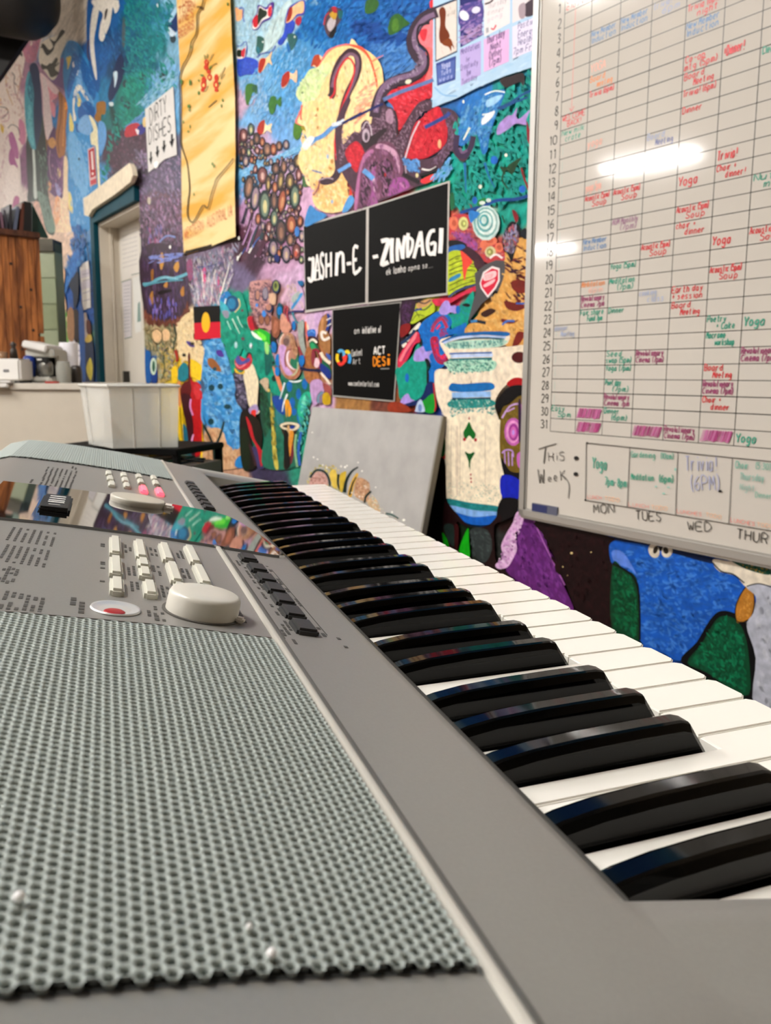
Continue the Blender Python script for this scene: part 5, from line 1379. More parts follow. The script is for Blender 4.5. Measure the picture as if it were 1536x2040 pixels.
motif('painted_tree_hill', """@G
p #d8a860 1090,300 1200,220 1290,240 1270,500 1260,1080 1100,1080 1000,1000 760,970 860,840 900,780 1000,700 1080,500
d #dcb068/#e4bc78/#cc9850/#e8c488 240 60 24 60 40 1100,280 1280,240 1256,1070 1100,1070 780,960 880,820 1060,600
d #7c2820/#5c1c1c/#2c2c48/#8c3424/#3c2020 46 70 20 20 40 1110,260 1280,230 1260,800 1080,760
p #802c20 1140,560 1240,560 1260,640 1200,660 1140,620
p #7c2c20 1080,720 1180,740 1260,760 1180,800 1100,780
p #802c20 1180,970 1240,980 1200,1060 1140,1090
p #7c3024 1060,860 1140,880 1190,870 1140,900 1060,890
l #4c7cc4 16 1060,910 1100,880 1160,880
l #3c6cb8 14 1170,740 1240,740
l #24303c 26 790,890 850,880 930,895
l #4c94c8 20 810,885 860,875
p #48281c 890,820 960,780 1010,800 930,850
p #101018 1060,260 1110,110 1160,90 1200,140 1190,220 1140,400 1110,360
d #1c1c30/#c83c4c/#8898d0/#e0a85c/#b8c4e4/#2c2c50 110 44 16 80 30 1070,200 1160,110 1200,200 1150,330 1090,330
p #18202c 1200,190 1240,140 1270,180 1250,230
p #8c2030 1140,0 1170,10 1190,60 1170,100
l #20401c 10 1060,40 1080,100
""")
motif('painted_tower', """@G
p #ece0cc 560,1260 620,1260 640,1200 560,1050 620,1010 750,990 1090,970 1100,1060 990,1090 1150,1080 1256,1090 1250,1330 1100,1380 1000,1530 1040,1700 1050,2040 600,2040 610,1700 540,1500 520,1300
d #ece2d0/#e4d8c4/#f0e6d6 200 60 26 80 30 560,1280 640,1220 640,1110 980,1090 1240,1110 1240,1320 1020,1400 1040,2030 610,2030
p #1c6ca8 580,1040 700,985 860,965 1095,965 1100,1000 900,990 720,1010 600,1050
l #b4c8e8 16 590,1055 700,1015 860,1000 1090,1010
l #1c5c70 14 600,1070 720,1030 900,1015 1080,1025
p #b8d8c8 600,1070 720,1035 1080,1030 1070,1070 980,1090 700,1100
d #3c9490/#a4d4c4/#dce8dc/#1c7c80 130 26 12 90 10 610,1060 1080,1030 1060,1070 640,1095
l #2c70b4 12 640,1140 760,1135 980,1130
l #c0d0ec 26 650,1160 800,1155 985,1150
l #1c7480 24 640,1190 800,1185 980,1180
p #b4dcc8 620,1200 980,1190 1000,1260 900,1280 660,1280 625,1250
d #1c8070/#3c9c8c/#88c4b4/#dceee0/#2c7068 230 20 12 70 50 620,1190 985,1185 1000,1240 950,1280 660,1300 620,1250
p #1878b8 655,1375 740,1380 970,1370 970,1430 660,1440
l #9cc0e8 46 660,1470 800,1465 970,1460
l #0f4c64 20 660,1500 800,1500 970,1495
p #2c9490 660,1510 970,1505 970,1560 660,1570
d #1c8484/#3ca49c/#78c4b4/#dcece0/#0f5c5c 240 20 12 80 40 655,1505 975,1505 1010,1600 960,1650 660,1660 640,1600
@H
p #ece2cc 120,40 360,40 362,380 340,430 240,420 130,400 118,330
@G
p #10742c 750,1770 775,1720 797,1680 820,1730 850,1780 830,1820 797,1790 770,1820
t #b02c34 12 4 797,1660 797,1640
e #b02434 760,1820,12,14 848,1825,12,14 797,1655,7,9
p #10602c 765,1920 800,1935 835,1920 825,1960 810,1990 802,2040 795,2040 790,1990
@H
p #10602c 200,180 222,184 244,180 236,196 226,206 224,230 223,268 220,230 216,205
e #b02434 226,276,4,5 227,293,4,5 228,308,4,5
d #9cb8a8/#b8ccc0/#88a898 150 7 3 20 60 122,300 360,320 360,400 130,385
p #2c8c90 115,380 230,400 345,415 345,440 230,430 130,410
d #3ca4a4/#1c7474 50 14 6 0 30 120,385 345,415 345,435 130,405
p #8cb4e4 135,410 240,432 345,440 330,465 250,470 160,440
p #1c6cc0 150,440 240,462 345,455 320,490 260,498 200,485
l #c8bca8 3 180,60 178,360
l #d0c4b0 3 290,60 290,370
l #d0c4b0 3 140,60 138,360
p #dcd0bc 160,90 172,90 172,340 160,340
""", label='white painted tower with blue bands')
motif('painted_right_edge', """@G
e #5c1c1c 1195,1168,60,46
p #b01c24 1100,1370 1160,1330 1230,1340 1230,1390 1120,1400
p #140c10 1010,1530 1090,1420 1160,1390 1230,1400 1240,1500 1130,1520 1040,1590
p #7c6828 1050,1620 1120,1540 1240,1500 1235,2040 1060,2040
d #8c7834/#6c5c20/#84702c 90 50 20 60 40 1060,1640 1220,1520 1220,2030 1070,2030
l #c8a8d8 14 1060,1650 1120,1560 1200,1540 1225,1600
l #c8a0d0 12 1100,1600 1160,1570
e #c06cb4 1150,1760,72,112
e #e0a0d0 1148,1760,56,92
e #a8489c 1152,1762,40,70
e #d078bc 1150,1764,24,46
e #c09ce0 1150,1765,11,22
p #c070b8 1200,1560 1230,1540 1235,1620 1205,1640
p #3c2048 1190,1520 1210,1520 1215,1780 1195,1840 1190,1660
l #c09cd8 12 1060,1930 1090,1905 1140,1910 1150,1960
l #c09cd8 9 1080,1920 1085,2030
l #c09cd8 9 1110,1920 1115,2030
l #c09cd8 9 1140,1930 1142,2030
p #c474bc 1180,1940 1235,1920 1235,2040 1190,2040
@H
p #14101c 360,200 400,260 450,270 440,300 380,290
p #1c30b8 362,280 440,300 435,380 365,375
p #181418 360,385 435,385 430,440 390,470 340,480
p #e8282c 90,185 112,180 112,210 95,215
p #1d6c30 85,110 112,110 112,190 90,190
p #182c78 92,20 118,30 114,110 92,110
p #0f1410 60,250 112,210 120,380 150,450 100,560 40,540
""")
motif('painted_dark_base', """@H
p #2a0f12 110,400 150,430 220,500 300,500 350,450 360,480 330,500 330,580 340,660 380,700 420,740 300,690 250,640 245,520 200,500 160,490 150,620 100,590
p #16a01c 100,530 110,590 130,590 120,555
p #18a81c 175,615 190,560 215,510 218,560 222,640 200,630
p #3c4444 225,520 300,520 320,600 290,660 250,640
d #4c5454/#2c3434/#5c6868 70 20 8 60 50 225,525 310,525 310,610 270,650 230,630
p #30403c 108,500 150,500 152,590 125,560
p #441418 155,500 172,505 170,590 158,600
""")
motif('painted_purple_cone', """@H
p #6c3078 440,460 520,490 545,540 620,730 680,870 600,840 400,720 390,660 430,560
d #7c3c8c/#602870/#8c4c9c 170 40 12 70 20 440,480 530,500 660,850 560,800 410,700
l #b878c0 5 505,480 560,600 640,760
p #d8b4d8 430,440 460,450 450,500 420,540 430,600 415,640 390,680 350,690 335,670 370,640 360,590 380,540 410,490
d #e8d0e8/#c890cc/#f0e0f0/#a864ac 120 14 8 40 60 430,440 460,470 430,560 410,650 350,690 345,660 380,560
""")
motif('painted_maroon', """@H
p #260c10 520,480 880,560 850,600 850,960 700,880 640,740 560,560
d #2c1014/#1c080c/#341418 190 40 16 70 40 530,490 850,570 850,940 700,870 600,680
e #e0cc98 670,620,6,5 756,616,3,3 632,680,3,3 652,718,2,2
""")
motif('painted_blue_creature', """@H
p #2468c0 835,600 850,570 900,560 1010,580 1120,620 1280,655 1330,700 1390,720 1440,770 1480,800 1470,860 1430,890 1390,920 1340,900 1290,910 1230,1000 1150,1090 1080,1060 970,1000 970,800 950,720 900,690 850,670
d #2c74cc/#1c5cb0/#4888d8/#1450a0/#5c98e0 700 36 12 30 50 845,600 1000,590 1280,660 1440,790 1380,900 1280,910 1150,1080 975,1000 965,760 860,660
p #6c90dc 850,610 900,620 960,720 930,690 860,660
p #162c54 860,560 900,550 1280,640 1282,665 1100,615 1000,585 900,570
p #0c4c30 850,670 900,690 950,720 965,800 965,1000 850,955
d #0f6c40/#0a3c28/#18845c/#0c5438 220 26 12 60 40 852,680 930,720 955,820 955,990 855,940
l #0a0c10 9 850,665 900,690 945,730 967,810 970,1000
p #0a0c10 1150,1095 1220,1010 1280,910 1330,872 1400,890 1450,950 1480,1080 1480,1280 1440,1260 1280,1170
p #0c5438 1180,1100 1240,1020 1300,920 1340,895 1390,910 1430,970 1450,1080 1450,1240 1350,1200 1260,1140
d #128058/#0a3c28/#18946c/#0c5c40 420 26 12 60 40 1195,1095 1300,930 1345,900 1420,970 1440,1220 1330,1180
p #b88438 1395,920 1395,850 1430,780 1455,765 1470,800 1475,860 1450,910 1425,920
d #c89444/#a87430/#d8a85c 60 14 7 60 40 1400,900 1440,780 1470,850 1430,915
l #201810 5 1425,922 1395,915 1393,850 1430,775 1460,765 1475,830 1460,900 1430,920
p #e4dccc 1290,655 1330,650 1536,705 1536,780 1480,755 1440,770 1390,720 1320,700
p #1c5c4c 1370,650 1450,660 1536,690 1536,715 1440,690
d #c8a040/#1c6c5c/#0c3c34 40 12 6 0 50 1390,655 1530,690 1530,712 1440,685
p #b8bcc8 1440,770 1490,755 1560,765 1700,800 1700,1400 1480,1300 1480,1080 1440,940 1470,880 1480,810
d #bcc0cc/#b0b4c0/#c8ccd4 140 60 24 80 20 1485,780 1690,820 1690,1380 1490,1280
l #14161c 5 1440,765 1490,753 1540,765 1580,780
e #d8d0c0 1033,610,24,32,-20 1090,612,24,28,20
e #3c3428 1040,605,10,18,20 1085,608,12,16,-20
e #181818 1062,600,8,10
l #101418 6 1290,660 1330,700 1380,712 1430,750
p #b06ac0 1700,800 1800,820 1900,1500 1700,1400
""", label='blue painted creature with green legs')
# small varnish glints put in as white dots, and brush flecks
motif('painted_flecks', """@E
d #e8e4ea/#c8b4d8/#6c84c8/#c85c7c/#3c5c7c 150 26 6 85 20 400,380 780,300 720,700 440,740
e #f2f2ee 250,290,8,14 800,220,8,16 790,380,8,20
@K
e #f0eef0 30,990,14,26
@B
p #12304c 560,660 620,560 640,620 630,800 600,860 590,740
p #2a7fc4 600,400 640,380 640,520 570,640 530,740 540,600
d #2c86c8/#1c64b0/#5ca8dc/#184c94 120 50 14 80 14 590,200 690,220 690,460 640,520 560,640 540,600
p #ecc8a8 480,520 530,560 520,700 540,860 500,900 480,760 470,620
p #d8d8a8 490,880 540,890 550,1260 500,1240
p #48a468 490,900 530,920 540,1060 500,1080
p #98c86c 505,1040 550,1060 555,1250 505,1220
d #68b84c/#88c864/#3c9c64/#b8dc98 90 30 10 85 20 492,900 540,900 552,1240 505,1230
p #2c2024 595,880 640,900 640,1110 600,1100
p #a88464 550,880 595,870 600,1100 550,1090
p #2c4468 680,1120 750,1130 755,1440 690,1440
p #e8d860 700,1330 730,1250 750,1320 740,1430 715,1400
p #ecd070 680,1080 720,1040 745,1110 700,1130
p #d8c8c0 675,920 700,900 715,1040 685,1090
p #6a2820 700,960 730,960 735,1060 705,1050
p #3874bc 640,820 680,900 690,1200 690,1440 650,1240
l #1c2c44 6 700,320 730,600 740,840
""")
# paper notices taped beside the door
f = wall_flat(.005); draw(f, 'B', """q #e4ded8 640,510 715,475 730,850 665,875
q #d4ccd4 648,560 722,540 724,600 650,620
q #d0c8d2 655,650 724,630 726,690 658,710
s #a8a0b0 6 660,590 720,575
s #a8a0b0 6 664,640 720,625
s #a8a0b0 6 664,740 724,720
s #a8a0b0 6 668,800 724,785
"""); f.build('notice_sheet', M_print, label='tall pale paper notice pinned to the wall left of the teal door frame', cat='paper')
f = wall_flat(.005); draw(f, 'B', """q #eceaf0 550,1110 600,1100 640,1150 650,1230 640,1320 580,1300 560,1240
s #8c88a0 9 575,1150 625,1160
s #8c88a0 9 570,1190 640,1195
s #a09cb0 9 572,1230 645,1235"""); f.build('curled_sheet', M_print, label='curled white paper sheet low on the wall behind the counter', cat='paper')
# ================================================================ PAPERS ON THE WALL
def sheet(name, zone, corners, col, off, label, cat, body, th=.0012, bow=0, wav=None):
    pts = parse(corners, ZN[zone]); root = thing(name, label, cat, tuple(wp(*wall_sh(*pts[0]), off)))
    b = MB(); vs, fs = poly_box([wp(*wall_sh(*q), off - th) for q in pts], -WN, th); b.add(vs, fs)
    b.build('paper', mat(name + '_paper_' + col[1:], col, .55, noise=.04, nscale=20), root)
    f = wall_flat(off + 1e-5); draw(f, zone, body)
    if f.mb.v: f.build('print', M_print, root)
    return root
sheet('black_poster', 'F', '108,435 625,288 615,1062 125,1132', '#b8b4ae', .006, 'black poster reading JASHN-E in white brush letters, left of the upper pair', 'poster', """q #0b0b0b 112,446 612,308 604,1052 130,1112
l #f0eeea 18 186,705 184,800 178,868 166,886 154,862
l #f0eeea 16 150,712 192,698
t #f0eeea 12 20 218,668 208,780 198,878
t #f0eeea 12 16 218,668 234,770 242,866
l #f0eeea 12 198,874 242,864
l #f0eeea 12 206,800 234,794
w #f0eeea .13 248,862 284,854 200 S
w #f0eeea .15 292,852 345,842 190 H
l #f0eeea 25 372,838 376,740 380,655
l #f0eeea 22 380,700 402,655 424,670 428,740 430,815
l #f0eeea 26 455,745 492,738
w #f0eeea .15 512,810 560,800 190 E
l #f0eeea 22 525,808 550,800 566,770
l #f0eeea 22 150,700 175,708 188,700 186,800 178,874 160,878 152,850
""")
sheet('black_poster', 'F', '628,290 1282,84 1262,992 622,1066', '#b8b4ae', .008, 'black poster reading -ZINDAGI above ek lamha apna sa, right of the upper pair', 'poster', """q #0b0b0b 636,300 1268,102 1254,976 630,1052
l #f0eeea 28 668,692 710,682
l #f0eeea 34 735,565 790,556 780,610 742,740 760,745 792,730
l #f0eeea 30 822,540 818,640 822,738
l #f0eeea 26 868,540 862,640 865,725
l #f0eeea 24 868,545 890,620 905,700
l #f0eeea 26 925,520 912,610 908,705
l #f0eeea 26 950,500 945,600 948,695
l #f0eeea 22 945,530 985,560 975,640 945,690
l #f0eeea 26 995,700 1030,560 1050,490
l #f0eeea 26 1050,485 1060,580 1070,680
l #f0eeea 18 1010,610 1062,595
l #f0eeea 28 1165,480 1130,490 1105,560 1110,640 1130,668 1155,650
l #f0eeea 24 1125,590 1165,580 1158,680
l #f0eeea 34 1215,460 1212,560 1205,660
w #d8d6d2 .14 776,832 820,826 50 ek
w #d8d6d2 .14 832,824 938,806 54 lamha
w #d8d6d2 .14 952,800 1050,782 40 apna
w #d8d6d2 .14 1066,780 1110,772 40 sa
w #d8d6d2 .14 1112,778 1155,770 40 ...
""")
sheet('black_poster', 'F', '334,1106 886,1045 832,1844 336,1800', '#9a9892', .004, 'smaller black poster with ACT DESI and a web address, below the other two', 'poster', """q #050505 340,1112 878,1054 824,1832 342,1788
w #dcdad6 .15 512,1300 560,1296 46 an
w #dcdad6 .15 575,1298 690,1290 52 initiative
w #dcdad6 .15 705,1290 728,1288 50 of
l #58a8d8 22 385,1450 400,1432 425,1445 430,1480
l #f0c828 22 378,1460 374,1500 385,1525
l #e03830 24 385,1525 400,1545 425,1530 440,1500 445,1470
l #f0d030 24 440,1450 458,1440 470,1460
l #3c98d8 22 470,1460 478,1500 470,1535
l #e84030 22 425,1480 440,1525
w #e0deda .1 492,1480 580,1470 50 Content
w #e0deda .1 500,1545 570,1535 45 Art
w #eceae6 .2 668,1465 765,1460 58 ACT
w #e88a20 .2 664,1556 770,1550 66 DES
l #e88a20 20 785,1495 785,1550
l #e88a20 16 785,1475 788,1462
q #a8a8a8 722,1576 790,1574 790,1580 722,1582
w #c8c6c2 .16 465,1712 710,1722 38 www.contentartist.com
""")
# blue collage poster of the week's events
sheet('events_poster', 'D', '668,-260 1500,-520 1476,535 1240,610 1000,712 850,790 660,862 666,400', '#a9cbe6', .007, 'pale blue collage poster of weekly events, left of the whiteboard top', 'poster', """d #b8d4ec/#9cc4e4/#c4dcf0 60 90 26 -25 10 675,400 860,500 1060,560 1470,400 1460,530 1000,700 670,850
q #182848 680,60 860,-10 860,420 686,500
q #ded4cc 690,75 855,8 855,410 692,485
d #e4dcd4/#d0c0b8 40 40 14 60 30 700,90 850,30 850,400 700,470
p #6c3018 715,90 745,60 770,100 765,210 790,260 800,300 770,330 730,350 715,290 725,180
p #7c3c1c 740,340 800,310 830,370 835,395 815,370 812,415 790,380 750,365
w #8c8478 .12 780,140 850,110 36 wild
q #2c3068 880,-60 1060,-110 1056,290 885,385
p #4c4488 890,60 1050,20 1056,180 886,220
d #8c6cac/#5c54a0/#a888c0/#3c4488 90 50 16 -30 20 885,40 1054,0 1056,290 890,370
d #a898cc/#b48cb8 40 60 16 -25 10 890,260 1050,180 1054,280 890,370
e #e8e8f4 915,130,34,44,-40
e #d8d8ec 1010,85,36,26,-20
q #e6e0e2 1075,-100 1285,-160 1280,190 1075,300
w #8c8894 .08 1100,80 1260,20 40 Thursday
w #8c8894 .08 1100,130 1240,90 36 dinner
l #3c2c30 14 1080,40 1130,20 1160,-20
w #b09cb4 .1 1100,180 1230,130 30 gong
l #d04858 12 1130,230 1150,240 1170,205
q #a8a8b0 1088,230 1110,222 1112,262 1090,272
q #e4dce0 1300,-160 1490,-220 1486,110 1300,190
p #463c44 1400,40 1486,-10 1486,110 1410,140 1380,90
p #a898a0 1350,60 1400,30 1400,140 1360,150
q #3c4c8c 690,510 850,450 845,640 700,690
q #5468ac 700,530 840,480 836,620 708,670
w #c8ccec .16 735,560 810,530 46 Yoga
w #c0c8ec .16 730,610 820,575 34 Tues
w #b8c0ec .16 715,660 836,620 30 Weds
q #b8a8dc 880,400 1050,330 1048,600 890,690
w #5c5490 .13 890,440 1040,385 44 Meditation
w #5c5490 .13 930,500 965,487 36 for
w #5c5490 .13 885,570 1030,520 44 Creativity
w #5c5490 .13 930,610 970,595 40 7pm
w #5c5490 .13 895,680 1025,630 40 Tuesday
q #e0b4e0 1072,320 1275,235 1272,495 1072,580
w #4c3868 .14 1095,360 1245,290 60 Thursday
w #4c3868 .14 1125,410 1215,375 54 Night
w #4c3868 .14 1115,475 1225,430 52 Dinner
w #4c3868 .14 1115,540 1215,495 54 (7pm)
q #e2dcf0 1300,220 1486,140 1478,400 1300,475
w #54508c .12 1345,240 1490,190 50 Positive
w #54508c .12 1345,310 1480,270 54 Energy
w #54508c .12 1345,370 1480,325 50 Healing
w #54508c .12 1305,445 1480,395 50 7pm Fri
l #8cb8e0 12 680,700 750,760 860,770
""")
# yellow map scroll
MP = thing('map_scroll', 'long yellow hand drawn map of WESTERN AUSTRALIA on cloth', 'map', tuple(wp(*wall_sh(410, 300), .012)))
prof_l = parse('52,-200 60,0 72,400 85,800 95,1300 100,1700 108,2040', ZN['C']); prof_r = parse('508,-260 515,0 535,400 545,800 548,1250 552,1500 558,1890', ZN['C'])
b = MB(); v = []; n = len(prof_l); W_ = 9
for i in range(n):
    (al, hl), (ar, hr) = wall_sh(*prof_l[i]), wall_sh(*prof_r[i])
    for k in range(W_):
        t = k / (W_ - 1); v.append(wp(al + (ar - al) * t, hl + (hr - hl) * t, .004 + .016 * max(0, t - .5) * 2 + .004 * math.sin(i * 1.7 + t * 5)))
b.add(v, [(i * W_ + k, i * W_ + k + 1, (i + 1) * W_ + k + 1, (i + 1) * W_ + k) for i in range(n - 1) for k in range(W_ - 1)], hexc('#e6bd5c'), True)
def mcol(): 
    m = mat('map_cloth', '#e4ba5a', .7); nt = m.node_tree; bs = nt.nodes['Principled BSDF']
    tc = nt.nodes.new('ShaderNodeTexCoord'); mp = nt.nodes.new('ShaderNodeMapping'); mp.inputs['Rotation'].default_value = (0, .5, .28); mp.inputs['Scale'].default_value = (1, 1, 7)
    nz = nt.nodes.new('ShaderNodeTexNoise'); nz.inputs['Scale'].default_value = 1.6; nz.inputs['Detail'].default_value = 4; cr = nt.nodes.new('ShaderNodeValToRGB')
    cr.color_ramp.elements[0].position = .38; cr.color_ramp.elements[0].color = (*hexc('#dfa63a'), 1); cr.color_ramp.elements[1].position = .6; cr.color_ramp.elements[1].color = (*hexc('#ecd296'), 1)
    nt.links.new(tc.outputs['Object'], mp.inputs[0]); nt.links.new(mp.outputs[0], nz.inputs['Vector']); nt.links.new(nz.outputs['Fac'], cr.inputs[0]); nt.links.new(cr.outputs[0], bs.inputs['Base Color'])
    return m
b.build('cloth', mcol(), MP)
class MapFlat(Flat): pass
def map_to3(a, h, o):
    # the drawing follows the bowed cloth
    y = 0; best = None
    tl = [wall_sh(*q) for q in prof_l]; tr = [wall_sh(*q) for q in prof_r]
    hs = [q[1] for q in tl]; i = 0
    while i < n - 2 and h < hs[i + 1]: i += 1
    f_ = (hs[i] - h) / (hs[i] - hs[i + 1]); al = tl[i][0] + (tl[i + 1][0] - tl[i][0]) * f_; ar = tr[i][0] + (tr[i + 1][0] - tr[i][0]) * f_; t = min(1, max(0, (a - al) / (ar - al)))
    off = .004 + .016 * max(0, t - .5) * 2 + .0042
    return wp(a, h, off + o)
f = Flat(map_to3, wall_sh, .0008); draw(f, 'C', """l #3c3018 9 275,0 265,50 240,90 225,130 225,200 215,280 180,340 165,420 140,480 115,520 95,580 85,650 92,800 90,900 95,1050 98,1150 130,1250 150,1320 165,1500 155,1600 150,1720 195,1770 270,1640 310,1660 340,1560 370,1480 390,1430 440,1380 500,1320 545,1270
l #5c4424 12 225,60 262,60 262,80
w #c05c34 .13 100,60 190,40 60 THE
w #c05c34 .13 75,125 215,60 60 TOWN
w #c05c34 .13 75,200 200,130 60 WINES
w #c05c34 .13 75,300 205,225 62 BEERS
w #c45038 .075 125,1905 280,1825 75 WESTERN
w #c45038 .075 305,1815 540,1720 85 AUSTRALIA
e #c83c28 300,500,18,24 298,540,18,22 322,575,18,18 330,620,22,26 280,640,18,26 278,680,22,34 270,720,14,16 392,625,20,28 388,680,24,34 392,725,18,14
e #f0c878 300,500,7,10 330,622,8,12 278,684,9,14 390,684,9,14
l #3c5c2c 7 285,440 290,480
l #3c5c2c 7 315,435 310,470
l #3c5c2c 9 250,600 275,610
l #3c5c2c 9 340,540 330,560
e #4c7c3c 265,605,9,10 340,540,10,9 420,670,8,10 240,645,6,8 240,745,8,16 100,655,8,22 170,660,8,24 160,850,12,16 165,880,8,8 450,805,7,12 438,850,5,14 116,975,5,12 170,1010,4,14 155,1050,7,8 355,1310,7,14 370,1330,6,12 200,1550,4,12 498,45,7,14 182,380,4,10
l #6c6444 6 330,490 365,435
l #6c6444 6 345,535 395,510
l #6c6444 6 425,620 475,545
l #6c6444 6 430,640 470,600
l #6c6444 7 320,860 395,805
l #6c6444 5 290,735 320,690
"""); f.build('drawing', M_print, MP)
b = MB(); v = [wp(*wall_sh(*q), .003) for q in parse('108,2035 130,2000 240,2000 300,1985 400,1950 470,1930 560,1915 558,1885 400,1925 250,1975', ZN['C'])]
vs, fs = poly_box(v, -WN, .004); b.add(vs, fs); b.build('burnt_edge', mat('burnt_edge', '#2c2010', .8), MP)
# dirty dishes sign
sheet('dishes_sign', 'A', '1163,873 1388,690 1418,1235 1320,1270 1230,1345 1190,1375', '#d6d4d0', .005, 'white sign DIRTY DISHES with four black down arrows', 'sign', """w #141414 .1 1205,1000 1345,880 125 DIRTY
w #141414 .1 1195,1150 1380,1040 120 DISHES
l #101010 12 1210,1210 1210,1280
q #101010 1195,1265 1225,1250 1212,1315
l #101010 14 1262,1165 1262,1230
q #101010 1246,1215 1280,1195 1264,1262
l #101010 14 1316,1120 1314,1185
q #101010 1298,1175 1334,1150 1316,1222
l #101010 15 1378,1070 1378,1140
q #101010 1358,1130 1400,1100 1380,1180
p #f6f6f4 1232,1300 1262,1285 1270,1320 1245,1345
""")
sheet('fire_sign', 'A', '704,1192 758,1165 776,1465 722,1488', '#d8b0b0', .004, 'small red and white fire hose sign on the blue wave', 'sign', """q #b01c28 710,1200 754,1178 770,1400 728,1420
q #e8d8d4 728,1210 744,1202 754,1350 738,1356
e #e8d8d4 744,1385,9,12
q #c04850 726,1440 772,1420 774,1460 728,1478
""")
# Aboriginal flag
FL = sheet('small_flag', 'E', '430,765 640,755 648,1012 440,1030', '#18080a', .006, 'small black, red and yellow Aboriginal flag', 'flag', """q #0c0c0c 430,765 640,755 645,885 435,895
q #c81c30 435,895 645,885 648,1012 440,1030
e #ecb424 530,890,34,82
""")
# dark pennant with a red stop sticker
sheet('pennant', 'G', '840,500 925,430 1010,395 1080,400 1150,380 1140,560 1080,740 1030,880 1005,950 995,880 985,740 960,690 900,740 840,820 785,890 800,830 850,640', '#38363a', .008, 'dark grey torn pennant with a red stop sticker beside the whiteboard', 'pennant', """p #4c4a4c 860,520 940,450 1060,410 1060,480 980,540 880,600
p #151315 985,640 1060,640 1100,500 1150,400 1140,560 1060,760 1010,930 1000,760
p #b01c2c 1030,640 1075,580 1092,590 1080,650 1050,660
q #e8dcdc 880,580 908,490 980,442 1040,460 1040,560 1010,620 945,695 890,620
q #d02c44 890,575 918,502 980,460 1028,474 1028,552 1000,610 945,675 900,612
p #f0c4c8 915,510 1005,480 1005,530 920,560
p #ecb8be 915,590 1000,545 990,575 925,610
w #c83040 .1 925,550 995,530 30 STOP
""")
# ================================================================ WHITEBOARD
a0w, h0w = wall_sh(1046, 1024); h1w = .95; a1w = .35
WB = thing('whiteboard', 'white year planner whiteboard with aluminium frame and ruled day grid', 'whiteboard', tuple(wp(a0w, h0w, .0)))
M_alu = mat('aluminium', '#b4b3ae', .35, metal=.6); M_brd = mat('board_enamel', '#c9c4bb', .07, spec=.5, noise=.02, nscale=4)
b = MB(); wbox(b, a0w + .008, a1w, h0w + .008, h1w, .004, .018); b.build('board', M_brd, WB)
b = MB(); wbox(b, a0w, a0w + .016, h0w, h1w, .0005, .024); wbox(b, a0w + .016, a0w + .021, h0w, h1w, .018, .0205); b.build('frame_side', M_alu, WB)
b = MB(); wbox(b, a0w, a1w, h0w, h0w + .016, .0005, .024); wbox(b, a0w + .016, a1w, h0w + .016, h0w + .021, .018, .0205); wbox(b, a0w + .004, a1w, h0w - .006, h0w, .002, .02); b.build('frame_bottom', M_alu, WB)
for nm, q in (('frame_top', (a0w, a1w, h1w, h1w + .016)), ('frame_side', (a1w, a1w + .016, h0w, h1w + .016))):
    b = MB(); wbox(b, *q, .0005, .024); b.build(nm, M_alu, WB)
bo = .018
def bsh(x, y): return wall_sh(x, y, D - bo)
f = Flat(lambda a, b_, o: wp(a, b_, o), bsh, bo + 2e-5)
GC = hexc('#1c1b18')
cols = [bsh(x, 755)[0] for x in (1099.7, 1149.9, 1204, 1263, 1327, 1399, 1470.6)]; cols += [cols[-1] + .078, cols[-1] + .156, cols[-1] + .234]
hb = bsh(1095.6, 859)[1]; ht = bsh(1122, 29.4)[1]; rh = (ht - hb) / 30
hrow = lambda i: hb + rh * (31 - i)            # bottom line of row i
lw = .0015
def hline(a, b_, h, w=lw, c=GC): f.seg([(a, h), (b_, h)], w, c, f.lay())
def vline(a, h0, h1, w=lw, c=GC): f.seg([(a, h0), (a, h1)], w, c, f.lay())
for i in range(-2, 32): hline(cols[0], a1w, hrow(i), lw * (1.3 if i in (4, 8, 28, 29, 7) else 1))
for c in cols: vline(c, hrow(31), hrow(-3), lw)
f.build('ruled_grid', M_marker, WB); GO = bo + 2e-5 + f.n * Flat.step
f = Flat(lambda a, b_, o: wp(a, b_, o), bsh, GO)
def cell(c, i, st, col, line=0, nl=1, x0=.06, x1=.94, w=.14, hgt=None):
    a = cols[c] + (cols[c + 1] - cols[c]) * x0; b_ = cols[c] + (cols[c + 1] - cols[c]) * x1
    h = hrow(i) + rh * (.16 + (nl - 1 - line) * .44) if nl > 1 else hrow(i) + rh * .25
    H = rh * (.36 if nl > 1 else .5) * (hgt or 1)
    tot = sum(adv(ch) for ch in st); sx = (b_ - a) / tot; off = f.lay(); x = 0; cc = hexc(col)
    for ch in st:
        for stroke in FONT.get(ch, []):
            q = [(u + random.uniform(-.3, .3), v_ + random.uniform(-.3, .3)) for u, v_ in stroke]; q = smooth_pts(q, False, 3) if len(q) > 2 else q
            f.seg([(a + (x + u + .12 * v_) * sx, h + v_ * H / 6 + (a - cols[c]) * 0) for u, v_ in q], w * H, cc, off)
        x += adv(ch)
BK = '#26241f'
for i in range(1, 32):
    st = str(i); H = rh * .62; wd_ = .012 if i < 10 else .024; a = cols[0] - .006 - wd_; off = f.lay(); x = 0; sx = wd_ / sum(adv(c_) for c_ in st)
    for ch in st:
        for stroke in FONT[ch]:
            q = [(u + random.uniform(-.15, .15), v_ + random.uniform(-.15, .15)) for u, v_ in stroke]; q = smooth_pts(q, False, 3) if len(q) > 2 else q
            f.seg([(a + (x + u) * sx, hrow(i) + rh * .2 + v_ * H / 6) for u, v_ in q], .0024, hexc(BK), off)
        x += adv(ch)
f.build('day_numbers', M_marker, WB, label='black handwritten day numbers 1 to 31'); GO += f.n * Flat.step
f = Flat(lambda a, b_, o: wp(a, b_, o), bsh, GO)
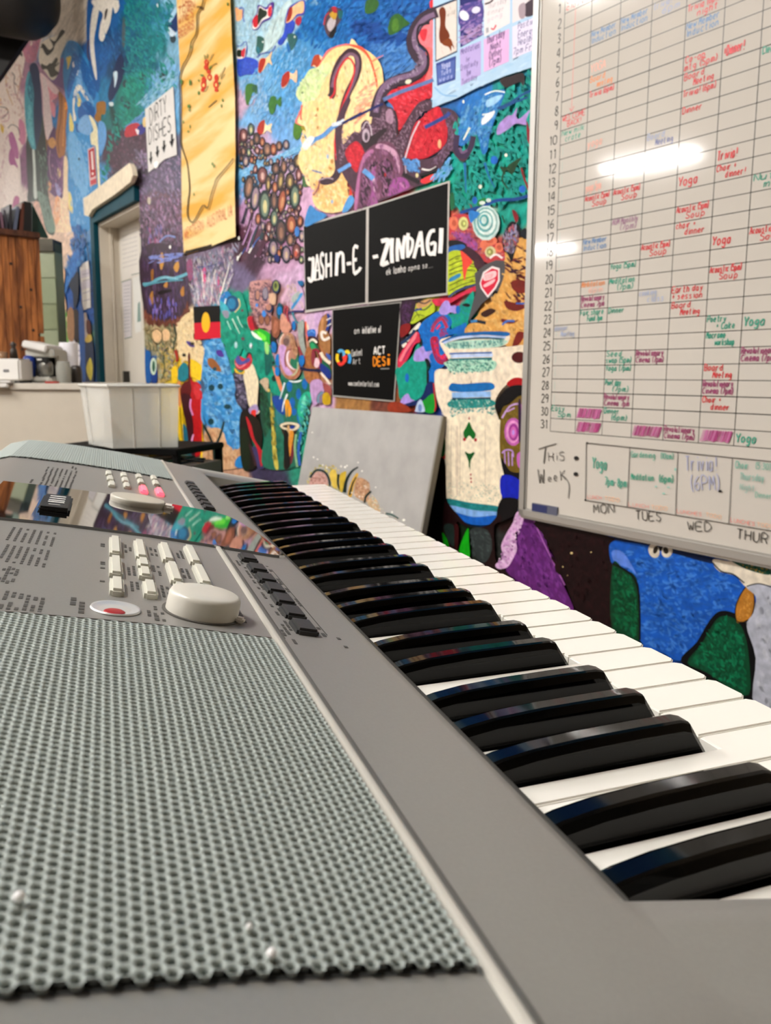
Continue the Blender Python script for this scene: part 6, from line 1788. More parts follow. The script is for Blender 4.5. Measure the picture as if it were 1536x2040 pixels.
RD, GR, BL, PU, OR, PK, LB = '#d8474c', '#3da088', '#6f92bd', '#a04a74', '#e8935c', '#e8b4a4', '#a9b4cf'
cell(0, 1, 'Co op', RD, 0, 2); cell(0, 1, 'closed', RD, 1, 2)
f.seg([(cols[0] + .031, hrow(1)), (cols[0] + .030, hrow(8) + .004)], .0016, hexc('#dc8a84'), f.lay())
f.seg([(cols[0] + .024, hrow(8) + .012), (cols[0] + .030, hrow(8) + .003), (cols[0] + .037, hrow(8) + .013)], .0018, hexc('#d86a68'), f.lay())
cell(0, 9, 'WELCOME', RD, 0, 2); cell(0, 9, 'BACK!', RD, 1, 2, .25, .8); cell(0, 10, 'New milk', GR, 0, 2); cell(0, 10, 'crate', GR, 1, 2, .2, .8)
for i in list(range(11, 30)): f.seg([(cols[0] + .009, hrow(i) + .006), (cols[0] + .009, hrow(i) + .025)], .0009, hexc('#9cc4bc'), f.lay())
T = [(1, 3, 'New Member', BL, 0, 2), (1, 3, 'Induction', BL, 1, 2), (2, 3, 'New Member', BL, 0, 2), (2, 3, 'Induction', BL, 1, 2), (3, 3, 'trivia!', LB, 0, 2), (3, 3, '6pm', LB, 1, 2), (4, 3, 'Trivia (6pm)', RD, 0, 2), (4, 3, 'night', RD, 1, 2), (4, 4, 'New Member', BL, 0, 2), (4, 4, 'Induction', BL, 1, 2),
 (1, 5, 'YOGA', PK, 0, 1), (1, 6, 'Board', OR, 0, 2), (1, 6, 'meeting', OR, 1, 2), (1, 7, 'Trivia (6pm)', RD, 0, 2), (4, 6, 'Co-op', RD, 0, 2), (4, 6, 'mtg (5pm)', RD, 1, 2), (4, 7, 'Board', RD, 0, 2), (4, 7, 'Meeting', RD, 1, 2), (4, 8, 'Trivia! (6pm)', RD, 0, 2), (4, 9, 'Dinner', RD, 0, 2), (5, 6, '+Dinner!', RD, 0, 1), (6, 7, 'Cleaning', GR, 0, 2),
 (1, 10, 'yoga', PK, 0, 1), (3, 11, 'Board', LB, 0, 2), (3, 11, 'Meeting', '#8a8fb4', 1, 2), (5, 12, 'Trivia!', RD, 0, 1), (4, 13, 'Yoga', RD, 0, 1), (5, 13, 'Choir +', RD, 0, 2), (5, 13, 'dinner!', RD, 1, 2), (1, 13, 'yoga 5pm', PK, 0, 1), (1, 14, 'Acoustic (5pm)', RD, 0, 2), (1, 14, 'Soup', RD, 1, 2), (2, 14, 'Acoustic (5pm)', RD, 0, 2), (2, 14, 'Soup', RD, 1, 2),
 (4, 15, 'Acoustic (5pm)', RD, 0, 2), (4, 15, 'Soup', RD, 1, 2), (4, 16, 'choir +', RD, 0, 2), (4, 16, 'dinner', RD, 1, 2), (2, 16, 'AGM Monthly', '#a47c94', 0, 2), (2, 16, '(7pm)', '#a47c94', 1, 2), (1, 17, 'New Member', BL, 0, 2), (1, 17, 'Induction', BL, 1, 2), (5, 17, 'Yoga', RD, 0, 1), (6, 14, 'Nut', GR, 0, 2), (6, 14, 'milk', GR, 1, 2), (6, 17, 'Acoustic', RD, 0, 2), (6, 17, 'Soup', RD, 1, 2),
 (3, 18, 'Acoustic (5pm)', RD, 0, 2), (3, 18, 'Soup', RD, 1, 2), (2, 19, 'Yoga (5pm)', GR, 0, 2), (2, 20, 'Meditation', GR, 0, 2), (2, 20, '(7pm)', GR, 1, 2), (5, 20, 'Acoustic (5pm)', RD, 0, 2), (5, 20, 'Soup', RD, 1, 2), (1, 20, 'Meditation', OR, 0, 2), (1, 20, '6pm', PK, 1, 2), (1, 21, 'Revolutionary', PU, 0, 2), (1, 21, 'Cinema 7pm', PU, 1, 2),
 (3, 21, 'cooking', LB, 0, 2), (3, 21, 'class', LB, 1, 2), (4, 21, 'Earth day', RD, 0, 2), (4, 21, '+ session', RD, 1, 2), (4, 22, 'Board', RD, 0, 2), (4, 22, 'Meeting', RD, 1, 2), (1, 22, 'Fair share', GR, 0, 2), (1, 22, 'Fund 7pm', GR, 1, 2), (2, 22, 'Dinner', GR, 0, 2), (5, 23, 'Poetry', GR, 0, 2), (5, 23, '+ Cake', GR, 1, 2), (6, 23, 'Yoga', GR, 0, 1),
 (0, 24, 'dinner', LB, 0, 2), (0, 24, 'Meeting', LB, 1, 2), (5, 24, 'Macrame', GR, 0, 2), (5, 24, 'workshop', GR, 1, 2), (2, 26, 'Seed', GR, 0, 2), (2, 26, 'swap (5pm)', GR, 1, 2), (3, 26, 'Revolutionary', PU, 0, 2), (3, 26, 'Cinema (7pm)', PU, 1, 2), (6, 25, 'Revolutionary', PU, 0, 2), (6, 25, 'Cinema (7pm)', PU, 1, 2), (2, 27, 'Yoga (7pm)', GR, 0, 2), (5, 27, 'Board', RD, 0, 2), (5, 27, 'Meeting', RD, 1, 2),
 (2, 28, 'Poet day', GR, 0, 2), (2, 28, '(7pm)', GR, 1, 2), (5, 28, 'Revolutionary', PU, 0, 2), (5, 28, 'Cinema (7pm)', PU, 1, 2), (2, 29, 'Revolutionary', PU, 0, 2), (2, 29, 'Cinema 7pm', PU, 1, 2), (5, 29, 'Choir +', RD, 0, 2), (5, 29, 'dinner', RD, 1, 2), (0, 30, 'Easy', GR, 0, 2), (0, 30, '5pm', GR, 1, 2), (2, 30, 'Dinner', GR, 0, 2), (2, 30, '(6pm)', GR, 1, 2), (4, 31, 'Revolutionary', PU, 0, 2), (4, 31, 'Cinema (7pm)', PU, 1, 2), (6, 31, 'Yoga', GR, 0, 1)]
for t in T:
    c, i, st, col, l_, n_ = t; i += 0 if (c == 0 or i >= 26) else (2 if c >= 4 and i <= 17 else 1); x0, x1 = (.04, .9) if len(st) > 8 else ((.05, .6) if l_ == 0 else (.3, .85)); cell(c, i, st, col, l_, n_, x0, x1, .15, 1.05)
for c, i in ((1, 30), (1, 31), (3, 31), (5, 31)):
    for k in range(26):
        a = cols[c] + .004 + (cols[c + 1] - cols[c] - .014) * k / 25; h = hrow(i) + .004; off = f.lay()
        f.seg([(a, h + random.uniform(0, .003)), (a + .006 + random.uniform(0, .002), h + rh * .75)], random.choice([.0012, .0018, .0024]), hexc(random.choice(['#b04a80', '#c070a0', '#a03c74'])), off)
f.build('handwriting', M_marker, WB, label='coloured marker entries in the day cells'); GO += f.n * Flat.step
f = Flat(lambda a, b_, o: wp(a, b_, o), bsh, GO)
draw(f, 'J', """s #3a3834 5 352,1040 1290,1135
s #3a3834 5 1290,1135 1600,1165
s #3a3834 5 345,1408 1268,1560
s #3a3834 5 1268,1560 1600,1615
s #3a3834 4 352,1040 346,1408
s #3a3834 4 632,1065 615,1450
s #3a3834 4 940,1098 925,1500
s #3a3834 4 1290,1135 1268,1560
e #1c1c1c 287,1138,15,13 284,1240,15,13 1212,1350,12,8 357,1040,7,6 346,1407,7,6
l #4c4a46 6 45,1080 100,1062 160,1045
l #4c4a46 7 90,1070 84,1120 78,1170
w #4c4a46 .09 110,1155 150,1155 55 H
w #4c4a46 .1 160,1150 170,1150 45 i
w #4c4a46 .09 180,1152 225,1150 55 S
w #4c4a46 .08 45,1300 100,1300 90 W
w #4c4a46 .1 108,1290 140,1286 45 e
w #4c4a46 .1 145,1286 180,1280 50 e
w #4c4a46 .08 190,1280 232,1276 60 K
l #4c4a46 5 200,1250 235,1290 242,1340 236,1395
w #2c2a26 .1 400,1490 545,1490 55 MON
w #2c2a26 .1 670,1530 845,1545 55 TUES
w #2c2a26 .1 1005,1600 1170,1610 55 WED
w #2c2a26 .1 1318,1650 1530,1690 60 THUR
w #46a890 .1 390,1200 490,1215 70 Yoga
w #46a890 .12 470,1310 615,1325 50 7pm-8pm
w #46a890 .12 640,1130 800,1140 36 Gardening
w #46a890 .12 830,1140 915,1145 36 (10am)
w #3aa084 .13 640,1275 790,1285 40 Meditation
w #3aa084 .14 820,1290 915,1295 44 (6pm)
w #a8acc8 .08 990,1215 1200,1220 90 Trivia!
w #a8acc8 .08 1025,1345 1220,1340 90 (6PM)
w #5cb09c .1 1310,1200 1400,1210 44 Choir
w #5cb09c .1 1440,1205 1540,1215 40 (5:30)
w #80bcae .1 1340,1275 1500,1290 44 Thursday
w #88bcb0 .09 1340,1340 1440,1355 40 Night
w #5cb09c .1 1440,1390 1550,1400 34 Dinner
w #e88478 .12 358,1395 455,1405 22 LUNCH
w #f0b484 .12 470,1408 570,1420 24 TODO
w #e88478 .12 625,1445 760,1462 22 LUNCH
w #f0b484 .12 770,1465 880,1475 24 TODO
w #e88478 .12 935,1488 1100,1512 22 LUNCHES
w #f0b484 .12 1120,1512 1225,1530 24 TODO
w #e88478 .12 1280,1545 1440,1575 24 LUNCHES
w #f0b484 .12 1450,1575 1560,1590 24 TODO
e #8cc8bc 800,1320,8,5 880,1325,10,4 850,1365,10,5 925,1210,6,10
"""); f.build('week_table', M_marker, WB, label='this week table drawn in marker with MON TUES WED THUR')
b = MB(); q0 = bsh(1061, 1018); q1 = bsh(1113, 999); wbox(b, q0[0] + .001, q1[0], q0[1], q0[1] + .021, bo, bo + .004); MG = b.build('board_label', mat('magnet_grey', '#55586a', .5), WB)
b = MB(); wbox(b, q0[0] + .001, q0[0] + .05, q0[1] + .002, q0[1] + .019, bo + .004, bo + .0045); b.build('label_print', mat('magnet_blue', '#232c5c', .5), MG)
# ================================================================ GREY CANVAS leaning on the wall, standing on the floor
tl = wall_sh(622, 811, D - .02); tr = wall_sh(881, 828, D - .02)
htop = (tl[1] + tr[1]) / 2; lean = .19
P0 = lambda a, t, o=0: CAM + WN * (D - .02 - o - lean * t) + WR * a + V(0, 0, htop + (-(CAM[2] + htop)) * t)
CN = thing('leaning_canvas', 'grey painted canvas with gold and glitter shapes leaning against the wall', 'canvas', tuple(P0((tl[0] + tr[0]) / 2, 1)))
slope = V(*(P0(0, 1) - P0(0, 0))); slope /= np.linalg.norm(slope); cn = np.cross(WR, slope); cn = cn if cn @ WN < 0 else -cn
b = MB(); vs, fs = poly_box([P0(tl[0], 0), P0(tr[0], 0), P0(tr[0], 1), P0(tl[0], 1)], -cn, .018); b.add(vs, fs)
b.build('panel', mat('grey_canvas', '#a09f9c', .55, noise=.1, nscale=14, bump=.12, bscale=60), CN)
b = MB(); vs, fs = poly_box([P0(tr[0] + .001, 0), P0(tr[0] + .004, 0), P0(tr[0] + .004, 1), P0(tr[0] + .001, 1)], -cn, .018); b.add(vs, fs)
vs, fs = poly_box([P0(tr[0] - .0035, .0), P0(tr[0] - .002, .0), P0(tr[0] - .002, 1), P0(tr[0] - .0035, 1)], cn, .0006); b.add(vs, fs); b.build('canvas_edge', mat('canvas_edge', '#8d887c', .7), CN)
def can_px(x, y):
    d = ray(x, y); k = ((P0(0, 0) - CAM) @ cn) / (d @ cn); p = CAM + d * k
    return ((p - P0(0, 0)) @ WR, (p - P0(0, 0)) @ slope)
f = Flat(lambda a, s_, o: P0(0, 0) + WR * a + slope * s_ + cn * o, can_px, .0004)
draw(f, 'Y', """d #c8b468/#d8c890/#8c9c58/#e0d0a0/#b8a050 150 24 12 60 60 210,700 290,640 430,640 470,760 440,840 380,800 300,790 200,780
p #c8a49c 230,730 280,690 340,710 360,790 300,800 220,800
d #b07468/#d8c0b8/#8c5c50 50 22 10 40 60 230,730 330,710 350,790 230,795
l #14383c 18 222,735 270,680 330,690 365,740 375,800
p #d8c060 370,700 420,680 430,800 400,810
t #10302c 20 12 440,710 435,780 450,830
p #c8b044 450,720 480,690 500,700 470,840 450,830
t #0c2c28 30 10 485,850 500,760 540,690 590,655
p #d8b050 510,860 540,760 580,700 590,720 560,790 540,880
t #0f302c 18 8 525,870 545,790 575,730
p #b89878 580,740 660,760 680,820 660,920 600,900 560,860
d #d0b090/#a07858/#c89870/#e8d8c8/#8c4c3c 120 22 12 50 60 580,740 670,770 680,860 650,930 560,870
l #143830 16 640,930 650,880 690,840
p #c8b090 660,930 700,880 740,920 760,1000 720,990
d #e8e0c8/#6c8c84/#c8d8c8/#e8b8a8 60 14 8 50 60 690,860 800,1000 950,1070 900,1060 700,960
l #1c5450 12 800,1010 850,1020 900,1050
e #f0f0e8 240,390,5,5 250,580,6,6 280,595,5,5 460,650,8,8 490,655,8,8 505,645,6,6 590,620,5,5 620,685,6,6 725,810,5,5 600,880,6,6 540,850,5,5 940,1060,10,9 850,1000,7,6 640,800,5,5 350,660,6,6 320,640,5,5
"""); f.build('painted_shapes', M_paint, CN)
# ================================================================ KITCHEN END: counter, tub, cabinet, objects
cz0 = .93
dC = 3.55                                      # depth of the counter front
def hor(x, y, z):                              # point at height z under the measured point
    d = ray(x, y); k = (z - CAM[2]) / d[2]; return CAM + d * k
cl = at_depth(-60, 765, dC); crn = at_depth(205, 765, dC + .0)
dirx = (crn - cl); dirx[2] = 0; Lc = np.linalg.norm(dirx); dirx /= Lc; diry = V(-dirx[1], dirx[0], 0)
ang = math.atan2(dirx[1], dirx[0])
ctop = float(at_depth(80, 764, dC)[2])
CM = Matrix.Translation((cl[0], cl[1], 0)) @ Matrix.Rotation(ang, 4, 'Z')
CT = thing('kitchen_counter', 'long off-white counter front at the kitchen end', 'counter', (cl[0], cl[1], 0))
M_ctr = mat('counter_cream', '#c4bcac', .55, noise=.03, nscale=12); M_ctop = mat('counter_top', '#c8c2b6', .35, noise=.05, nscale=20)
b = MB(); b.rbox((-1.6, 0, .0), (Lc, .02, ctop - .03), .003, CM); b.build('front_panel', M_ctr, CT)
b = MB(); b.rbox((-1.6, .02, 0), (Lc, .7, ctop - .03), .003, CM); b.build('carcass', M_ctr, CT)
b = MB(); b.rbox((-1.6, -.012, ctop - .03), (Lc + .01, .74, ctop), .004, CM); b.build('worktop', M_ctop, CT)
def on_counter(px, dy):                        # place by measured column, dy behind the counter front
    P = at_depth(px, 760, dC); t = (V(*P) - cl) @ dirx; q = cl + dirx * t * (1 + dy / dC) + diry * dy
    # slide so that the column is kept at the new depth
    for _ in range(20):
        d = q - CAM; x = X0 + FPX * (d @ R_) / (d @ F_); q = q + dirx * (px - x) / FPX * (d @ F_) * .9
    return q
def cob(px, dy, rot=0): q = on_counter(px, dy); return q, Matrix.Translation((q[0], q[1], ctop)) @ Matrix.Rotation(ang + rot, 4, 'Z')
PXM = (dC + .2) / FPX
M_wpl = mat('white_plastic', '#dcdad6', .35); M_blk = mat('dark_trim', '#151515', .4); M_blue = mat('blue_plastic', '#14307c', .3)
# toaster
q, Mx = cob(28, .2); T1 = thing('toaster', 'white plastic toaster at the left end of the counter', 'toaster', (q[0], q[1], ctop))
w, h = 54 * PXM, 47 * PXM; b = MB(); b.rbox((-w / 2, -.07, .008), (w / 2, .07, h), .010, Mx, seg=2); b.build('shell', M_wpl, T1)
b = MB(); b.rbox((-w / 2 + .005, -.065, .0), (w / 2 - .005, .065, .010), .003, Mx); b.build('base', M_blk, T1)
b = MB(); b.rbox((-.014, -.073, h * .45), (.014, -.069, h * .56), .002, Mx); b.build('logo_plate', mat('logo_grey', '#77777a', .4), T1)
for s in (-1, 1):
    b = MB(); b.box((-w * .38, s * .028 - .01, h - .004), (w * .38, s * .028 + .01, h + .0008), M=Mx); b.build('bread_slot', M_blk, T1)
# tray lip in front of the toaster
q, Mx = cob(8, .012); b = MB(); b.rbox((-.14, -.05, .0005), (.055, .0, .012), .005, Mx); b.rbox((-.13, -.052, -.02), (.04, -.020, .0), .005, Mx)
props(b.build('tray', M_wpl, None), 'white tray hanging over the counter edge below the toaster', 'tray')
# blue bottle, leaning cloth
q, Mx = cob(56, .3); b = MB(); Mb = Mx @ Matrix.Rotation(.12, 4, 'Y'); b.lathe([(.03, .006), (.033, .02), (.032, .11), (.026, .128), (.014, .134), (.001, .136)], Mb, 20)
BB = b.build('blue_bottle', M_blue, label='dark blue plastic bottle between toaster and coffee machine', cat='bottle')
# dark pepper grinder behind the toaster
q, Mx = cob(31, .36); b = MB(); b.lathe([(.022, .0), (.020, .06), (.014, .08), (.02, .13), (.014, .165), (.010, .175), (.016, .19), (.002, .205)], Mx, 20)
b.build('pepper_grinder', mat('dark_wood', '#201408', .3), label='dark pepper grinder behind the white toaster', cat='grinder')
q, Mx = cob(6, .33); b = MB(); b.lathe([(.03, .0), (.032, .09), (.028, .12), (.03, .15), (.002, .155)], Mx, 20)
b.build('glass_jar', mat('jar_brown', '#8a6a50', .15), label='small brown jar behind the left edge of the toaster', cat='jar')
# coffee machine
q, Mx = cob(92, .34); K1 = thing('coffee_machine', 'pale grey coffee machine with slanted white lid on the counter', 'coffee machine', (q[0], q[1], ctop))
M_cm = mat('machine_grey', '#b6b4aa', .35); u = PXM * 1.03
b = MB(); b.rbox((-30 * u, -.08, .0), (24 * u, .12, 12 * u), .01, Mx); b.build('base', M_cm, K1)
b = MB(); b.rbox((-30 * u, .0, 10 * u), (-10 * u, .12, 64 * u), .012, Mx); b.rbox((18 * u, .0, 10 * u), (27 * u, .12, 58 * u), .01, Mx); b.build('side_column', M_cm, K1)
b = MB(); b.rbox((-30 * u, -.05, 50 * u), (26 * u, .12, 66 * u), .006, Mx); b.build('head', M_cm, K1)
b = MB(); b.rbox((-12 * u, .06, 10 * u), (20 * u, .12, 54 * u), .004, Mx); b.build('bay', M_blk, K1)
b = MB(); b.rbox((-9 * u, -.054, 36 * u), (14 * u, .08, 50 * u), .004, Mx); b.build('control_window', M_blk, K1)
b = MB(); b.box((-6 * u, -.0555, 44 * u), (3 * u, -.0535, 47 * u), M=Mx); b.build('display_mark', M_wpl, K1)
b = MB(); M2 = Mx @ Matrix.Translation((-8 * u, 0, 68 * u)) @ Matrix.Rotation(.22, 4, 'Y'); b.rbox((-24 * u, -.075, -4 * u), (24 * u, .12, 10 * u), .006, M2); b.build('lid', M_wpl, K1)
b = MB(); b.lathe([(.02, .0), (.036, .01), (.038, .06), (.03, .075)], Mx @ Matrix.Translation((4 * u, -.02, 12 * u)), 20); b.build('drip_jug', mat('steel', '#8f8e88', .25, metal=.7), K1)
# glass jug, dark tin, paper roll, red sponge
M_gl = mat('clear_glass', '#dfe4e0', .05, trans=1, ior=1.4)
q, Mx = cob(128, .26); b = MB(); b.lathe([(.030, .0), (.034, .02), (.036, .07), (.030, .095), (.031, .105), (.028, .104), (.033, .07), (.031, .02), (.028, .004)], Mx, 24, cap=False); b.lathe([(.03, .0), (.001, .001)], Mx, 24, cap=False)
b.build('glass_jug', mat('jug_glass', '#a8a8a0', .15, alpha=.6), label='smoky glass jug right of the coffee machine', cat='jug')
q, Mx = cob(153, .34); b = MB(); b.lathe([(.026, .0), (.027, .05), (.026, .072), (.02, .085), (.001, .088)], Mx, 20)
b.build('dark_tin', mat('tin_dark', '#2c2622', .4), label='dark tin at the right end of the counter objects', cat='tin')
q, Mx = cob(104, .05); b = MB(); b.rbox((-.03, -.015, .0), (.03, .015, .009), .003, Mx); b.build('sponge', mat('sponge_red', '#a83a34', .8), label='flat red sponge in front of the coffee machine', cat='sponge')
q, Mx = cob(140, .5); b = MB(); b.lathe([(.045, .0), (.046, .2), (.044, .205), (.018, .205), (.016, .202)], Mx, 24)
b.build('paper_roll', mat('paper_roll', '#dddbe0', .8, noise=.04, nscale=30), label='upright white paper towel roll by the blue painted wall', cat='paper towel')
# wooden plank cabinet hanging over the counter with books on top
dK = 4.1
A = at_depth(-40, 470, dK - .1); B_ = at_depth(78, 470, dK + .09); ztp = at_depth(30, 458, dK)[2]; zbt = ctop + .0005
ex = B_ - A; ex[2] = 0; Lk = np.linalg.norm(ex); ex /= Lk; ak = math.atan2(ex[1], ex[0]); KM = Matrix.Translation((A[0], A[1], zbt)) @ Matrix.Rotation(ak, 4, 'Z'); Hk = ztp - zbt
CB = thing('plank_cabinet', 'knotty brown wooden plank cabinet over the counter with books on top', 'cabinet', (A[0], A[1], zbt))
def wood(name, c0, c1):
    m = mat(name, c0, .5); nt = m.node_tree; bs = nt.nodes['Principled BSDF']; tc = nt.nodes.new('ShaderNodeTexCoord'); mp = nt.nodes.new('ShaderNodeMapping'); mp.inputs['Scale'].default_value = (9, 9, 1.2)
    nz = nt.nodes.new('ShaderNodeTexNoise'); nz.inputs['Scale'].default_value = 3; nz.inputs['Detail'].default_value = 6; nz.inputs['Distortion'].default_value = 1.2; cr = nt.nodes.new('ShaderNodeValToRGB')
    cr.color_ramp.elements[0].position = .35; cr.color_ramp.elements[0].color = (*hexc(c1), 1); cr.color_ramp.elements[1].position = .62; cr.color_ramp.elements[1].color = (*hexc(c0), 1)
    nt.links.new(tc.outputs['Object'], mp.inputs[0]); nt.links.new(mp.outputs[0], nz.inputs['Vector']); nt.links.new(nz.outputs['Fac'], cr.inputs[0]); nt.links.new(cr.outputs[0], bs.inputs['Base Color']); return m
M_wd = wood('knotty_wood', '#b4703a', '#6c3c1c'); M_wt = wood('wood_dark', '#5c3420', '#34180c'); M_knot = mat('knot', '#2c160a', .6)
b = MB(); b.box((0, .03, 0), (Lk - .012, .2, Hk - .03), M=KM); b.build('carcass', M_wt, CB)
pxw = Lk / 118; edges = [0, 25, 40, 54, 68, 82, 93, 106, 118]
for k in range(8):
    x0, x1 = edges[k] * pxw, edges[k + 1] * pxw; ext = (0, 0, .02, 0, -.0, .0, .0, .13)[k]
    b = MB(); b.rbox((x0 + .0008, 0, (.0 if k < 7 else Hk * .33)), (x1 - .0008, .03 - .002 * (k % 2), Hk - .032), .002, KM); b.build('plank', M_wd, CB)
b = MB(); b.rbox((118 * pxw, .0, Hk * .08), (128 * pxw, .03, Hk * .18), .003, KM); b.rbox((106 * pxw, .0, .0), (118 * pxw, .03, Hk * .31), .003, KM); b.build('stepped_edge', M_wd, CB)
b = MB(); b.rbox((-.01, -.02, Hk - .032), (Lk + .0, .21, Hk), .004, KM); b.build('top_board', M_wt, CB)
for x, z in ((72, .5), (95, .62), (70, .22), (57, .78), (95, .35)):
    b = MB(); b.lathe([(.008, 0), (.007, .0012), (.0005, .0015)], KM @ Matrix.Translation((x * pxw, -.0002 if False else -.0, Hk * z)) @ Matrix.Rotation(PI / 2, 4, 'X'), 12); b.build('knot', M_knot, CB)
bk = [(42, 5, 30, -.1, '#2a2220'), (50, 5, 34, -.15, '#7a5a68'), (57, 4, 40, -.1, '#3c3a44'), (63, 5, 52, .12, '#23222a'), (72, 6, 50, .3, '#5c6478'), (84, 7, 58, .22, '#5a2c1c'), (96, 16, 62, .1, '#0c0c0c')]
for i, (x, w, h, tl_, c) in enumerate(bk):
    u = dK / FPX; Mb = KM @ Matrix.Translation((x * u, .06, Hk + .012 * abs(tl_) + .002)) @ Matrix.Rotation(tl_ * .6, 4, 'Y'); nm = ['thin black book', 'mauve notebook', 'slate grey book', 'black paperback', 'pale blue grey book tilting right', 'dark reddish brown book', 'thick black folder'][i]
    p = KM @ Vector((x * u, .06, Hk)); BKO = thing('book', nm + ' standing on top of the wooden plank cabinet', 'book', tuple(p), 'books on the cabinet')
    b = MB(); b.rbox((-w * u / 2, 0, 0), (w * u / 2, .16, h * u), .0015, Mb); b.build('cover', mat('book_%d' % i, c, .5), BKO)
    b = MB(); b.box((-w * u / 2 + .002, -.0 + .003, h * u - .0005), (w * u / 2 - .002, .158, h * u + .0006), M=Mb); b.build('pages', mat('book_pages', '#c8bca8', .8), BKO)
# dark green folder leaning beyond the cabinet and the soffit shelf with pale green tiled recess
p = KM @ Vector((118 * pxw, .1, Hk)); b = MB(); u = dK / FPX
vs, fs = poly_box([KM @ Vector(t) for t in ((78 * u + .118, .1, Hk - .04), (100 * u + .1, .1, Hk - .06), (78 * u + .12, .1, Hk + 58 * u), (110 * u, .1, Hk + 56 * u))][:0] or [np.array(KM @ Vector(t)) for t in ((112 * u, .12, Hk + .001), (145 * u, .12, Hk + .001), (116 * u, .12, Hk + 66 * u))], np.array((KM.to_3x3() @ Vector((0, 1, 0)))[:]), .03); b.add(vs, fs)
b.build('green_folder', mat('folder_green', '#123c34', .5), label='dark green triangular folder right of the black one on the cabinet', cat='folder')
dR = 4.75
A2 = at_depth(74, 690, dR); B2 = at_depth(118, 690, dR); zt0 = at_depth(100, 488, dR)[2]; e2 = B2 - A2; e2[2] = 0; L2 = np.linalg.norm(e2); a2 = math.atan2(e2[1], e2[0])
RM = Matrix.Translation((A2[0], A2[1], 0)) @ Matrix.Rotation(a2, 4, 'Z')
RG = thing('tiled_pier', 'pale green tiled pier behind the wooden cabinet', 'pier', (A2[0], A2[1], 0))
b = MB(); b.box((0, .006, 0), (L2, .12, zt0), M=RM); b.build('pier_core', mat('grout', '#98a282', .8), RG)
th_ = .155; nrow = int(zt0 / th_)
for r_ in range(nrow):
    b = MB(); c_ = ['#aab896', '#b4c0a0', '#a4b08c'][r_ % 3]
    b.rbox((.002, .0, r_ * th_ + .002), (L2 - .002, .006, (r_ + 1) * th_ - .002), .0015, RM); b.build('tile', mat('tile_green_%d' % (r_ % 3), c_, .25, noise=.05, nscale=14), RG)
b = MB(); b.box((0, -.02, nrow * th_), (L2, .12, zt0 + .02), M=RM); b.build('pier_cap', mat('cap_dark', '#5a5648', .6), RG)
# black duct near the ceiling corner
dD = 4.4
DU = thing('ceiling_duct', 'big black round duct with rounded end hanging from the ceiling', 'duct', tuple(at_depth(0, 40, dD)))
c0 = at_depth(-260, -60, dD); c1 = at_depth(62, -5, dD); r0 = 78 / FPX * dD; ax = (c1 - c0); ax /= np.linalg.norm(ax)
b = MB(); Lx = np.linalg.norm(c1 - c0); zq = Vector((0, 0, 1)).rotation_difference(Vector(ax)).to_matrix().to_4x4(); DMx = Matrix.Translation(Vector(c0)) @ zq
b.lathe([(r0, 0), (r0, Lx - r0 * .2), (r0 * .97, Lx), (r0 * .85, Lx + r0 * .25), (r0 * .6, Lx + r0 * .5), (r0 * .3, Lx + r0 * .6), (.01, Lx + r0 * .63)], DMx, 40); b.build('tube', mat('duct_black', '#070606', .55), DU)
b = MB(); vs = [at_depth(-150, 330, dD + .3), at_depth(0, 152, dD + .3), at_depth(62, 62, dD + .3), at_depth(60, -20, dD + .3), at_depth(-150, -20, dD + .3)]
fwd = V(F_[0], F_[1], 0); fwd /= np.linalg.norm(fwd)
v2, f2 = poly_box(vs, fwd, .04); b.add(v2, f2); b.build('hood', mat('duct_black2', '#0a0807', .6), DU)
zc_ = at_depth(30, 0, dD)[2]
for k, px in enumerate((-60, 20)):
    p = at_depth(px, -20, dD + .15); b = MB(); b.tube([tuple(p), (p[0], p[1], 4.0)], .008, 8); b.build('hanger', M_blk, DU)
# ================================================================ black cart with clear plastic tub
dT = 2.55
zT = float(at_depth(260, 889, dT)[2])
TA = at_depth(150, 880, dT + .12); TB = at_depth(360, 893, dT); TA[2] = TB[2] = 0
ex = TB - TA; Lt = np.linalg.norm(ex); ex /= Lt; at_ = math.atan2(ex[1], ex[0]); TM = Matrix.Translation((TA[0], TA[1], 0)) @ Matrix.Rotation(at_, 4, 'Z')
M_black = mat('cart_black', '#050505', .6, spec=.1)
CR = thing('utility_cart', 'low black shelf cart standing behind the far end of the keyboard', 'cart', (TA[0], TA[1], 0))
b = MB(); b.rbox((-.06, -.04, zT - .028), (Lt + .012, .27, zT - .006), .004, TM); b.build('top_shelf', M_black, CR)
for x in (-.055, Lt - .012):
    for y in (-.035, .24):
        b = MB(); b.rbox((x, y, .0), (x + .022, y + .022, zT - .02), .002, TM); b.build('leg', M_black, CR)
b = MB(); b.rbox((-.05, -.03, zT - .36), (Lt + .005, .26, zT - .34), .004, TM); b.build('lower_shelf', M_black, CR)
b = MB(); b.tube([TM @ Vector((Lt + .005, -.01, zT - .04)), TM @ Vector((Lt + .09, -.01, zT - .045))], .004, 8); b.build('hook', M_black, CR)
x_ = Lt * .55
